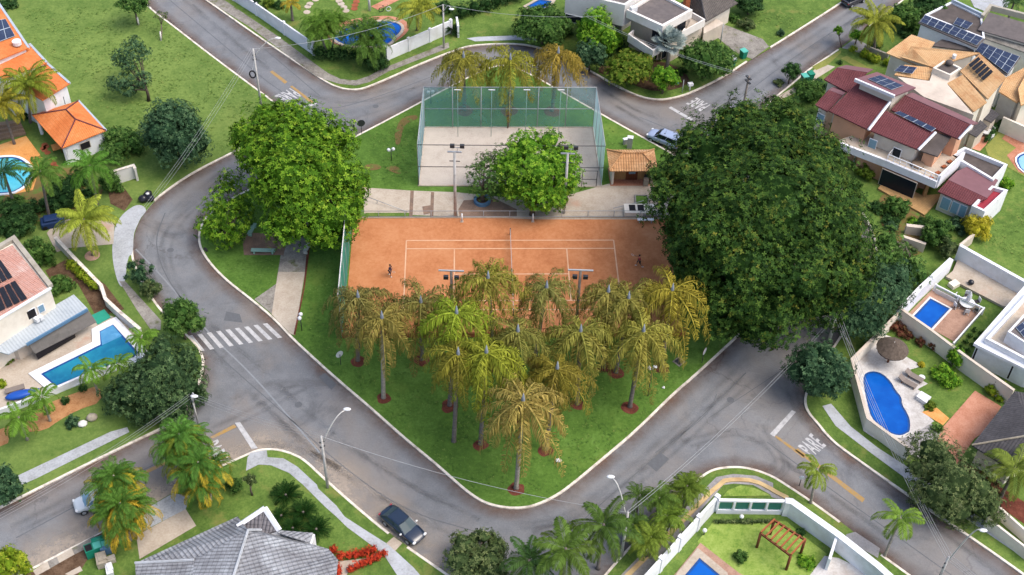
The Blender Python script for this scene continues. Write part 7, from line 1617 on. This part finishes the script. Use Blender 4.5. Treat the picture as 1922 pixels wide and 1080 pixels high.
# --- bottom centre palms
for i, (px, py, h_, sc_, lab, col) in enumerate(((1062, 1030, 6.5, 1.15, 'windblown palm at the bottom edge right of the grey tree', '#64803e'), (1133, 985, 7.0, 1.1, 'windblown palm before the curved bottom lamp', '#5f7c40'), (993, 1052, 5.0, .9, 'half hidden palm in the gap beside the grey tree', '#4f7040'))):
    palm('royal', lab, px, py, h_, col, var=i, scale=sc_, group='windblown palms at the bottom')
for i, (px, py, h_, sc_, lab, col, n_) in enumerate(((1222, 1008, 3.4, .85, 'areca clump with orange fronds by the yellow kerb', '#7f9440', 3), (1200, 932, 4.6, .75, 'slim dark areca palm over the road edge', '#546f38', 1), (1238, 935, 4.4, .8, 'areca palm in the middle of the palm strip', '#5f7c3a', 2), (1290, 912, 4.4, .85, 'areca palm nearest the rounded kerb corner', '#6d8438', 3), (1252, 968, 3.6, .8, 'bright areca palm leaning on the yellow kerb', '#7c9840', 2), (1188, 985, 3.2, .7, 'low areca palm beside the curved bottom lamp', '#5c7a40', 2))):
    palm('areca', lab, px, py, h_, col, var=i, scale=sc_, group='palm strip along the white wall', stems=[(0, 0, 1.0), (.6, .3, .8), (-.6, -.3, .85)][:n_], trunk='palm_trunk', tr=.08)
# --- right side street palms
palm('street', 'lone street palm beside the lettering on the right road', 1534, 882, 5.0, '#8a9c48', var=0, scale=.85, base=z1('Q', 380, 560), trunk='palm_trunk_pale', tr=.13, group='street palms on the right road')
palm('street', 'street palm near the white wall driveway at the bottom right', 1690, 972, 5.0, '#7d9c48', var=1, scale=.95, base=z1('Q', 915, 940), trunk='palm_trunk_pale', tr=.13, group='street palms on the right road')
palm('royal', 'feathery palm at the right border before the slate roof', 1905, 880, 4.6, '#86964a', var=2, scale=1.05)
bigtree('broadleaf_tree', 'loose grey green tree spreading over the right sidewalk', (1790, 925), [(1790, 905, 4.0, 3.0), (1750, 850, 4.0, 2.4), (1830, 920, 3.4, 2.6), (1760, 930, 3.0, 2.4), (1850, 950, 2.6, 2.0), (1800, 955, 2.4, 2.2), (1725, 880, 3.2, 1.6), (1775, 865, 4.4, 1.8), (1730, 930, 2.2, 1.4)], 'leaf_olive', .36, 4.0, 44)
tree('broadleaf_tree', 'round grey green tree by the kerb left of the kidney pool', 'tree', 1534, 697, 58, 60, 'leaf_blue', .6, .38, 3.6, 45, nl=18)
bigtree('broadleaf_tree', 'dark tree hanging over the street corner of the cream wall', (1640, 600), [(1620, 575, 4.4, 2.8), (1650, 555, 5.0, 2.6), (1600, 600, 3.4, 2.0), (1660, 520, 5.0, 2.2), (1635, 610, 2.8, 1.7), (1690, 520, 4.0, 1.8), (1680, 550, 3.6, 1.8)], 'leaf_blue', .38, 4.0, 46)
bigtree('broadleaf_tree', 'lighter bushy tree between the big tree and the white wall', (1690, 480), [(1665, 455, 4.4, 2.0), (1680, 490, 3.6, 2.0), (1712, 500, 2.8, 1.6), (1690, 520, 2.6, 1.7), (1650, 490, 4.4, 1.8), (1730, 520, 2.0, 1.1)], 'leaf_mid', .38, 4.0, 47)
shrub('pale green shrub at the corner of the wooden deck', *z1('H', 1010, 500), 28, 26, 'leaf_mid', 48, nl=12, dens=4.5, leaf=.32)
shrub('loose green bush along the cream wall below the deck', *z1('H', 1290, 690), 34, 34, 'leaf_mid', 49, nl=12, dens=4, leaf=.32)
shrub('narrow bush at the end of the white lawn wall', *z1('H', 1370, 800), 22, 26, 'leaf_olive', 50, dens=4.5)
shrub('silvery shrub below the blue shuttered wall', *z1('H', 1430, 630), 26, 18, 'leaf_blue', 51)
shrub('bright yellow flowering shrub at the maroon house corner', *z1('H', 1590, 640), 32, 30, 'leaf_yellow', 52, nl=12, dens=6)
shrub('orange tinted bush beside the big tree and the terrace', *z1('H', 780, 245), 20, 20, 'leaf_rust', 53)
shrub('light green shrub behind the red awning box', *z1('H', 1790, 330), 18, 18, 'leaf_lime', 54)
for i, (a_, b_) in enumerate(((860, 500), (1180, 620), (960, 590))): shrub(('low dark bush under the deck edge by the big tree', 'small green bush in the gap of the cream wall', 'low green bush left of the pale boulder wall')[i], *z1('H', a_, b_), 20, 16, 'leaf_dark', 55 + i)
bwall('short cream wall stub showing between the deck bushes', Z('H', (1075, 625), (1205, 640)), 1.4, .5, 'wall_beige')
bwall('second cream wall stub nearer the big tree', Z('H', (1050, 705), (1215, 760)), 1.4, .4, 'wall_beige')
# kidney pool garden plants
for i, (a_, b_, lab) in enumerate(((1000, 320, 'rusty bush in the top corner behind the thatched parasol'), (1085, 385, 'reddish shrub against the cream wall near the parasol'), (1172, 435, 'reddish shrub second from the parasol along the wall'), (1272, 465, 'reddish shrub third from the parasol along the wall'), (1340, 495, 'pale reddish shrub left of the conical tree'), (1500, 610, 'reddish shrub right of the conical tree'))):
    shrub(lab, *z1('L', a_, b_), 26 if i == 0 else 11, 18 if i == 0 else 20, 'leaf_redplant', 60 + i, group='reddish shrubs along the dividing wall', dens=5, leaf=.26)
tree('conical_tree', 'clipped conical green tree before the dividing wall', 'tree', *z1('L', 1425, 545), 18, 32, 'leaf_lime', .2, .24, 8, 66)
shrub('low leafy clump under the conical tree', *z1('L', 1350, 680), 32, 24, 'leaf_lime', 67); shrub('orange and yellow flower bush at the marble step', *z1('L', 1245, 895), 12, 12, 'leaf_rust', 68)
shrub('small yellow flowers at the lawn edge by the parasol', *z1('L', 1180, 600), 7, 9, 'leaf_yellow', 69); shrub('big yellow leaved shrub by the slate roof wall', *z1('L', 1720, 780), 26, 22, 'leaf_goldgreen', 70, nl=10)
shrub('round green bush beside the brick driveway', *z1('Q', 1300, 20), 12, 12, 'leaf_mid', 71)
for i in range(8):
    a_, b_ = 1470 + 48 * (i % 2) + (i // 2) * 32 , 470 - (i // 2) * 42 - (i % 2) * (-22); shrub('small round dark green plant in the double row by the white house', *z1('L', a_, b_), 6.5, 6.5, 'leaf_mid', 80 + i, 'double row of round plants', name='potted_plant', cat='plant', leaf=.16, dens=16, nl=5, clear=-.1)
shrub('green bush with red soil on the pergola lawn', *z1('O', 1690, 940), 15, 18, 'leaf_mid', 90); shrub('bush in the right corner of the pergola lawn', *z1('Q', 350, 990), 20, 16, 'leaf_lime', 91); shrub('small dark shrub at the pergola back corner', *z1('Q', 310, 770), 8, 10, 'leaf_dark', 92)
hedge('low planting along the foot of the glass fence', [z1('O', 1510, 705), z1('O', 1920, 700)], .6, .5, 'leaf_olive', 93, leaf=.2)
# --- north garden
palm('areca', 'left areca palm clump leaning over the north pool', 612, 42, 5.2, '#5f8236', var=0, scale=1.2, group='areca palms at the north wall corner', stems=[(0, 0, 1.0), (1.2, .3, .95), (-1.2, .2, .9), (.4, -.9, .75), (-.6, -1.0, .8)], trunk='palm_trunk_pale', tr=.09)
palm('areca', 'right areca palm clump leaning over the north pool', 690, 58, 5.2, '#5a7c3a', var=1, scale=1.25, group='areca palms at the north wall corner', stems=[(0, 0, 1.0), (1.2, .5, .95), (-1.3, .3, .9), (.8, -.9, .75), (-.3, -1.2, .7)], trunk='palm_trunk_pale', tr=.09)
hedge('square dark hedge under the areca palms at the corner', Z('B', (500, 430), (760, 440)), 2.2, 2.0, 'leaf_dark', 95, leaf=.26, dens=7)
shrub('large rounded dark hedge ball at the north corner', *z1('B', 890, 440), 29, 27, 'leaf_dark', 96, nl=10, dens=6)
palm('coconut', 'yellow green coconut palm beside the north pool', 786, 14, 6.0, '#a3a848', var=1, scale=.85, base=z1('B', 1205, 225))
palm('cycad', 'dark cycad at the north driveway pier', *z1('B', 1455, 215), .8, '#26441f', 'cycad', 'cycad', 1.1, 0)
for i, (a_, b_, hw, mt, lab) in enumerate(((200, 40, 12, 'leaf_dark', 'dark round bush near the north garden left wall'), (130, 25, 14, 'leaf_rust', 'reddish bush in the north garden corner'), (30, -10, 14, 'leaf_dark', 'dark bush behind the left end of the white wall'), (1400, 60, 18, 'leaf_dark', 'dark shrub behind the wall street lamp'))): shrub(lab, *z1('B', a_, b_), hw, hw, mt, 100 + i)
palm('street', 'orange yellow small palm in the north garden', *z1('B', 290, 20), 3.0, '#b09a3c', var=2, scale=.7)
hedge('dark tall hedge along the north driveway', Z('B', (1530, 130), (1700, 80), (1922, 10)), 2.4, 2.2, 'leaf_dark', 105, leaf=.32, dens=5)
tree('broadleaf_tree', 'broad dark green tree before the white modern house', 'tree', 1020, 46, 58, 42, 'leaf_mid', 1.0, .4, 3.6, 106, nl=18)
tree('broadleaf_tree', 'bright yellow green tree by the grey house wall', 'tree', *z1('C', 640, 245), 40, 46, 'leaf_lime', .6, .4, 4, 107)
tree('broadleaf_tree', 'dark tree under the bright one at the street edge', 'tree', *z1('C', 610, 395), 30, 32, 'leaf_blue', .4, .38, 4, 108)
tree('broadleaf_tree', 'small bright tree left of the white balcony', 'tree', *z1('C', 770, 280), 20, 22, 'leaf_lime', .6, .36, 4.5, 109)
tree('flowering_tree', 'orange and green tree at the rounded street corner', 'tree', *z1('C', 885, 490), 50, 34, 'leaf_rust', .8, .36, 4, 110, nl=16)
tree('broadleaf_tree', 'small loose green tree right of the orange tree', 'tree', *z1('C', 1140, 570), 30, 30, 'leaf_lime', .5, .34, 3.6, 111)
tree('broadleaf_tree', 'dense round tree beside the silver fan palm', 'tree', *z1('C', 1450, 435), 50, 44, 'leaf_mid', .5, .36, 4.6, 112, nl=18)
hedge('dark undergrowth behind the orange corner tree', Z('C', (700, 440), (820, 340), (900, 330)), 1.6, 1.4, 'leaf_dark', 113)
# silver fan palm
X, Y, _ = G(1258, 82, 4.6); o = thing('fan_palm', 'silvery blue fan palm in front of the white house', 'palm tree', (X, Y, LAWN)); V = []; F = []; rg = random.Random(5)
for i in range(26):
    az = i * 2.4; el = 1.35 - 1.7 * (i / 26); h = Vector((math.cos(az) * math.cos(el), math.sin(az) * math.cos(el), math.sin(el))); c = h * rg.uniform(1.1, 1.7) + Vector((0, 0, 4.45)); s = Vector((-math.sin(az), math.cos(az), 0)); n_ = s.cross(h)
    b = len(V); V += [tuple(Vector((0, 0, 4.4)) - s * .04), tuple(Vector((0, 0, 4.4)) + s * .04), tuple(c + s * .04), tuple(c - s * .04)]; F.append((b, b + 1, b + 2, b + 3))
    for k in range(18):
        a = -2.0 + 4.0 * k / 17; d = h * math.cos(a) + s * math.sin(a) - n_ * .25 * abs(math.sin(a)); d.normalize(); t_ = n_.cross(d).normalized(); l_ = 1.15 * (1 - .18 * abs(a) / 2) * rg.uniform(.9, 1.1)
        b = len(V); V += [tuple(c), tuple(c + d * l_ * .55 - t_ * .11), tuple(c + d * l_ + Vector((0, 0, -.12))), tuple(c + d * l_ * .55 + t_ * .11)]; F.append((b, b + 1, b + 2, b + 3))
link_mesh('crown', quad_mesh('crown', np.array(V), np.array(F)), 'frond_silver', o); mb = MB(); mb.tube([(0, 0, -.1), (0, 0, 2), (0, 0, 4.5)], [.32, .24, .24], 10); mb.build('trunk', 'palm_trunk_pale', o, True, world=False)
# --- north-east
palm('coconut', 'large yellow green coconut palm at the upper right street', 1645, 40, 5.5, '#a2a848', var=0, scale=1.0, base=(1640, 95))
tree('broadleaf_tree', 'green tree beside the upper right coconut palm', 'tree', 1700, 28, 30, 26, 'leaf_mid', .8, .38, 4, 120); tree('broadleaf_tree', 'dark tree behind the solar panel house', 'tree', 1750, 6, 40, 24, 'leaf_dark', .6, .38, 4, 121)
shrub('light bush growing on the solar house roof edge', *z1('D', 1340, 70), 9, 14, 'leaf_mid', 122, clear=4.5); shrub('green shrubs between the coconut palm and white wall', *z1('D', 1130, 200), 26, 20, 'leaf_mid', 123)
tree('sapling', 'small street tree on the upper right kerb', 'tree', *z1('D', 585, 222), 11, 11, 'leaf_lime', 1.2, .26, 5, 124, base=z1('D', 605, 352), nl=7)
tree('sapling', 'bright small tree left of the coconut palm driveway', 'tree', *z1('D', 720, 258), 18, 10, 'leaf_lime', .8, .28, 5, 125, nl=8)
shrub('dark low hedge before the upper right driveway', *z1('D', 850, 325), 16, 8, 'leaf_dark', 126)
hedge('clipped yellow green hedge along the dry front lawn', D((680, 385), (760, 415), (840, 455), (925, 480)), 1.5, 1.2, 'leaf_goldgreen', 127, leaf=.24)
tree('round_tree', 'round clipped tree on the verge of the upper right street', 'tree', *z1('D', 240, 520), 21, 20, 'leaf_dark', .6, .26, 7, 128, nl=10)
shrub('grey green bush between the tan and maroon roofs', *z1('D', 1010, 480), 13, 9, 'leaf_blue', 129); shrub('tiny dark bush on the dry front lawn', *z1('D', 590, 458), 6, 6, 'leaf_dark', 130)
shrub('green bushes between the maroon house and the big tree', *z1('D', 370, 660), 34, 24, 'leaf_mid', 131, nl=12); shrub('blue green bush at the maroon house gate', *z1('D', 450, 620), 16, 15, 'leaf_blue', 132); shrub('small bush below the round clipped tree', *z1('D', 150, 600), 12, 10, 'leaf_olive', 133)
tree('broadleaf_tree', 'dark tree above the right lawn of the top street', 'tree', *z1('C', 1760, 30), 30, 20, 'leaf_dark', .6, .38, 4, 134); shrub('rough bush at the edge of the weathered driveway', *z1('C', 1740, 180), 18, 16, 'leaf_olive', 135)
shrub('thin dark shrub on the top right lawn kerb', *z1('D', 165, 240), 8, 10, 'leaf_blue', 136); palm('areca', 'dark palm in the top right corner behind the stained roof', *z1('D', 1850, 20), 5.5, '#4c6a44', var=1, scale=.9)
hedge('narrow dark hedge beside the orange back patio', D((1640, 1040), (1700, 960), (1760, 890)), .7, 1.0, 'leaf_dark', 137); tree('conical_tree', 'small dark conical shrub at the cream garden wall', 'tree', *z1('D', 1765, 880), 6, 11, 'leaf_dark', .1, .2, 9, 138)
# extra planting that closes the gaps in the gardens
for i, (k_, a_, b_, hw, hh, mt, lab) in enumerate((('H', 900, 520, 18, 15, 'leaf_mid', 'leafy bush at the tip of the wooden deck'), ('H', 985, 540, 20, 16, 'leaf_olive', 'olive bush below the deck tip bush'), ('H', 1130, 610, 14, 12, 'leaf_lime', 'light bush beside the deck near the blue shutters'), ('H', 1235, 610, 20, 18, 'leaf_mid', 'bush filling the corner between deck and cream stubs'), ('H', 1340, 735, 18, 18, 'leaf_dark', 'dark bush above the narrow bush of the lawn wall'), ('H', 960, 640, 16, 14, 'leaf_blue', 'blue green bush left of the cream stubs'), ('H', 1080, 790, 22, 18, 'leaf_olive', 'olive bush under the second cream stub'),
    ('H', 700, 330, 16, 14, 'leaf_mid', 'small bush at the foot of the terrace pillar'), ('E', 560, 300, 26, 22, 'leaf_dark', 'dark bush between the two drooping left palms'), ('E', 420, 330, 22, 20, 'leaf_mid', 'mid green bush under the palm with the bright leaf'), ('E', 250, 500, 24, 20, 'leaf_dark', 'dark bush right of the tarpaulin shrub mass'), ('E', 110, 470, 24, 18, 'leaf_mid', 'bush below the left border palm'), ('E', 640, 400, 20, 18, 'leaf_dark', 'dark bush over the brown soil patch'), ('E', 80, 660, 26, 14, 'leaf_dark', 'flat dark bush above the pink tiled house'),
    ('C', 830, 350, 16, 13, 'leaf_dark', 'dark bush under the white balcony'), ('C', 720, 440, 16, 13, 'leaf_dark', 'dark bush left of the orange corner tree'), ('C', 1260, 520, 14, 12, 'leaf_mid', 'bush beside the dense round tree trunk'), ('C', 1650, 130, 18, 14, 'leaf_mid', 'bush behind the dark hipped roof'), ('C', 420, 230, 20, 16, 'leaf_mid', 'bush joining the broad dark tree and the bright tree'), ('D', 1060, 250, 16, 12, 'leaf_dark', 'dark bush at the corner of the tan roof'), ('D', 960, 130, 18, 14, 'leaf_dark', 'dark bush behind the upper right coconut palm'), ('B', 860, 300, 16, 12, 'leaf_redplant', 'reddish bush at the lower pool edge'))):
    shrub(lab, *z1(k_, a_, b_), hw, hh, mt, 200 + i, dens=4.5, leaf=.32)
struct('soil', Z('C', (640, 520), (760, 430), (1000, 430), (1200, 470), (1300, 540), (1330, 600), (1240, 650), (1080, 670), (960, 640), (860, 590), (740, 560)), LAWN + .01, 'soil_brown', 1)
struct('soil', Z('H', (860, 420), (1010, 400), (1200, 540), (1240, 700), (1160, 880), (960, 820), (880, 600)), LAWN + .01, 'soil_fade', 1)
struct('soil', Z('E', (0, 440), (200, 300), (480, 200), (700, 270), (760, 420), (600, 540), (330, 620), (0, 680)), LAWN + .01, 'soil_fade', 1)
# --- grass tufts over the open lawns (one mass nobody could count)
leafm('grass_blades', T('#3f6226'), T('#58803a'), T('#7c9a4c'), T('#9aa35c'), .1); leafm('grass_blades_field', T('#4f7030'), T('#6d8c42'), T('#8ea656'), T('#a8a866'), .1)
def inside(P, poly):
    x, y = P[:, 0], P[:, 1]; r_ = np.zeros(len(P), bool); n = len(poly); j = n - 1
    for i in range(n):
        xi, yi = poly[i]; xj, yj = poly[j]
        if yi != yj: r_ ^= ((yi > y) != (yj > y)) & (x < (xj - xi) * (y - yi) / (yj - yi) + xi)
        j = i
    return r_
def tufts(polys, dens, size, mat, seed, avoid=()):
    g = np.random.default_rng(seed); VV, FF, off = [], [], 0
    for px in polys:
        po = W(px); xs, ys = [p[0] for p in po], [p[1] for p in po]; n = int((max(xs) - min(xs)) * (max(ys) - min(ys)) * dens)
        P = np.stack([g.uniform(min(xs), max(xs), n), g.uniform(min(ys), max(ys), n)], 1); P = P[inside(P, po)]
        # patchy growth
        k = np.sin(P[:, 0] * .9 + 1.3 * np.sin(P[:, 1] * .7)) + np.sin(P[:, 1] * 1.1 + 1.7 * np.sin(P[:, 0] * .5)) + g.normal(0, .8, len(P)); P = P[k > -.6]
        for ax, ay, ar in avoid: P = P[(P[:, 0] - ax) ** 2 + (P[:, 1] - ay) ** 2 > ar * ar]
        n = len(P); ph = g.uniform(0, 6.28, n); s = size * g.uniform(.5, 1.3, n)
        V = np.zeros((n, 13, 3)); V[:, 0, :2] = P; V[:, 0, 2] = LAWN
        for j in range(4):
            a = ph + j * 1.571 + g.normal(0, .3, n); d = np.stack([np.cos(a), np.sin(a)], 1); q = np.stack([-d[:, 1], d[:, 0]], 1)
            V[:, 1 + 3 * j, :2] = P + s[:, None] * (.5 * d + .22 * q); V[:, 2 + 3 * j, :2] = P + s[:, None] * d; V[:, 3 + 3 * j, :2] = P + s[:, None] * (.5 * d - .22 * q)
            V[:, 1 + 3 * j, 2] = V[:, 3 + 3 * j, 2] = LAWN + s * .35; V[:, 2 + 3 * j, 2] = LAWN + s * g.uniform(.1, .5, n)
        b = (np.arange(n) * 13)[:, None] + off
        FF.append(np.concatenate([np.concatenate([b, b + 1 + 3 * j, b + 2 + 3 * j, b + 3 + 3 * j], 1) for j in range(4)])); VV.append(V.reshape(-1, 3)); off += n * 13
    tag(link_mesh('grass', quad_mesh('grass', np.concatenate(VV), np.concatenate(FF)), mat), kind='stuff')
tufts([[(40, 20), (262, 10), (400, 120), (478, 176), (515, 215), (500, 245), (425, 285), (395, 290), (320, 300), (240, 235), (200, 235), (140, 150), (70, 85)], [(1412, 25), (1530, 25), (1450, 82), (1412, 60)], [(1845, 450), (1925, 390), (1925, 500)]], 5, .17, 'grass_blades_field', 5)
tufts([[(598, 445), (648, 445), (636, 560), (622, 645), (1330, 655), (1372, 640), (1300, 705), (1190, 806), (1070, 905), (1000, 945), (950, 947), (905, 935), (850, 892), (740, 795), (640, 712), (562, 645)], [(382, 445), (440, 470), (452, 488), (520, 488), (505, 540), (480, 562), (420, 515)], [(692, 255), (780, 208), (780, 345), (692, 350)], [(1140, 240), (1200, 265), (1240, 285), (1140, 278)]], 6, .14, 'grass_blades', 6, [(*gxy(*q), 1.1) for q in ((725, 750), (673, 680), (789, 678), (848, 764), (902, 837), (1187, 767), (1025, 847), (966, 920), (1078, 762), (1274, 681))])
# --- the palm grove of the park
def ring(px, py, r):
    x, y = gxy(px, py); mb = MB(); mb.flat(chaikin([(x + r * random.Random(px + k).uniform(.75, 1.15) * math.cos(k * .6283), y + r * random.Random(py + k).uniform(.75, 1.15) * math.sin(k * .6283)) for k in range(10)], 1), LAWN + .012); tag(mb.build('soil', 'soil'), kind='structure')
GRP = 'feather palms of the park grove'
grove = [
 (717, 597, (725, 748), '#9a8c52', 11.4, 'yellowish palm standing alone at the left of the grove with bare trunk'),
 (672, 558, (673, 678), '#8c8452', 9.5, 'brown tinged palm over the left end of the brick fence'),
 (790, 568, (789, 676), '#857f4c', 9.0, 'brown tinged palm second from the left along the brick fence'),
 (857, 588, (848, 762), '#8fa03a', None, 'bright green palm left of the grove middle'),
 (913, 662, (902, 835), '#93983a', None, 'yellow green palm in the grove middle behind the front palm'),
 (916, 522, (925, 690), '#8e8a42', None, 'tall palm nearest the clay court left of the net'),
 (1026, 540, (1006, 680), '#888650', None, 'greyish palm on the clay court right of the net'),
 (972, 622, (970, 785), '#8c8a4c', None, 'dull palm in the shade of the grove centre'),
 (1090, 622, (1078, 760), '#938f4c', None, 'olive palm below the right floodlight pole'),
 (1142, 548, (1135, 690), '#938a4e', None, 'brownish palm right of the right floodlight pole'),
 (1262, 545, (1240, 690), '#a89a44', None, 'yellow palm touching the big tree'),
 (1208, 622, (1187, 765), '#a09a4e', None, 'pale olive palm at the right end of the grove'),
 (1046, 692, (1025, 845), '#8e823c', None, 'golden palm right of the front palm'),
 (982, 752, (966, 918), '#a59258', None, 'dry tan palm at the front tip of the lawn'),
 (1180, 560, (1160, 700), '#8a8448', None, 'dark palm between the yellow and brownish palms'),
 (860, 665, (852, 830), '#8f8a3c', None, 'drooping palm left of the grove front')]
for i, (px, py, b_, col, h_, lab) in enumerate(grove):
    x, y = gxy(*b_)
    if h_ is None:
        lo, hi = 3.0, 18.0
        for _ in range(30):
            m_ = (lo + hi) / 2
            if proj((x, y, m_))[1] > py: lo = m_
            else: hi = m_
        h_ = lo
    h_ -= .45
    palm('foxtail', lab, px, py, h_, col, gain=1.2, var=i, group=GRP, base=(b_[0] + (i * 37 % 11) - 5, b_[1]), shaft=1.6, tr=.2, scale=.93 + .06 * ((i * 7) % 3 - 1) + .12 * (i in (3, 4, 13)), trunk='palm_trunk_pale' if i in (0, 13) else 'palm_trunk', **({}))
    if i not in (15,): ring(b_[0] + (i * 37 % 11) - 5, b_[1] + 2, .8 + .05 * (i % 4))
for i, (px, py, b_, col, lab) in enumerate(((870, 108, (872, 208), '#8e8a40', 'olive palm behind the left part of the sand cage'), (958, 112, (956, 209), '#97953f', 'olive palm behind the middle of the sand cage'), (1048, 100, (1036, 210), '#a08a44', 'golden palm behind the right part of the sand cage'))):
    x, y = gxy(*b_); lo, hi = 3.0, 18.0
    for _ in range(30):
        m_ = (lo + hi) / 2
        if proj((x, y, m_))[1] > py: lo = m_
        else: hi = m_
    palm('foxtail', lab, px, py, lo, col, gain=1.15, var=i + 1, group='feather palms behind the sand cage', base=b_, shaft=1.6, tr=.2, scale=.93); ring(b_[0], b_[1] + 1, 1.2)
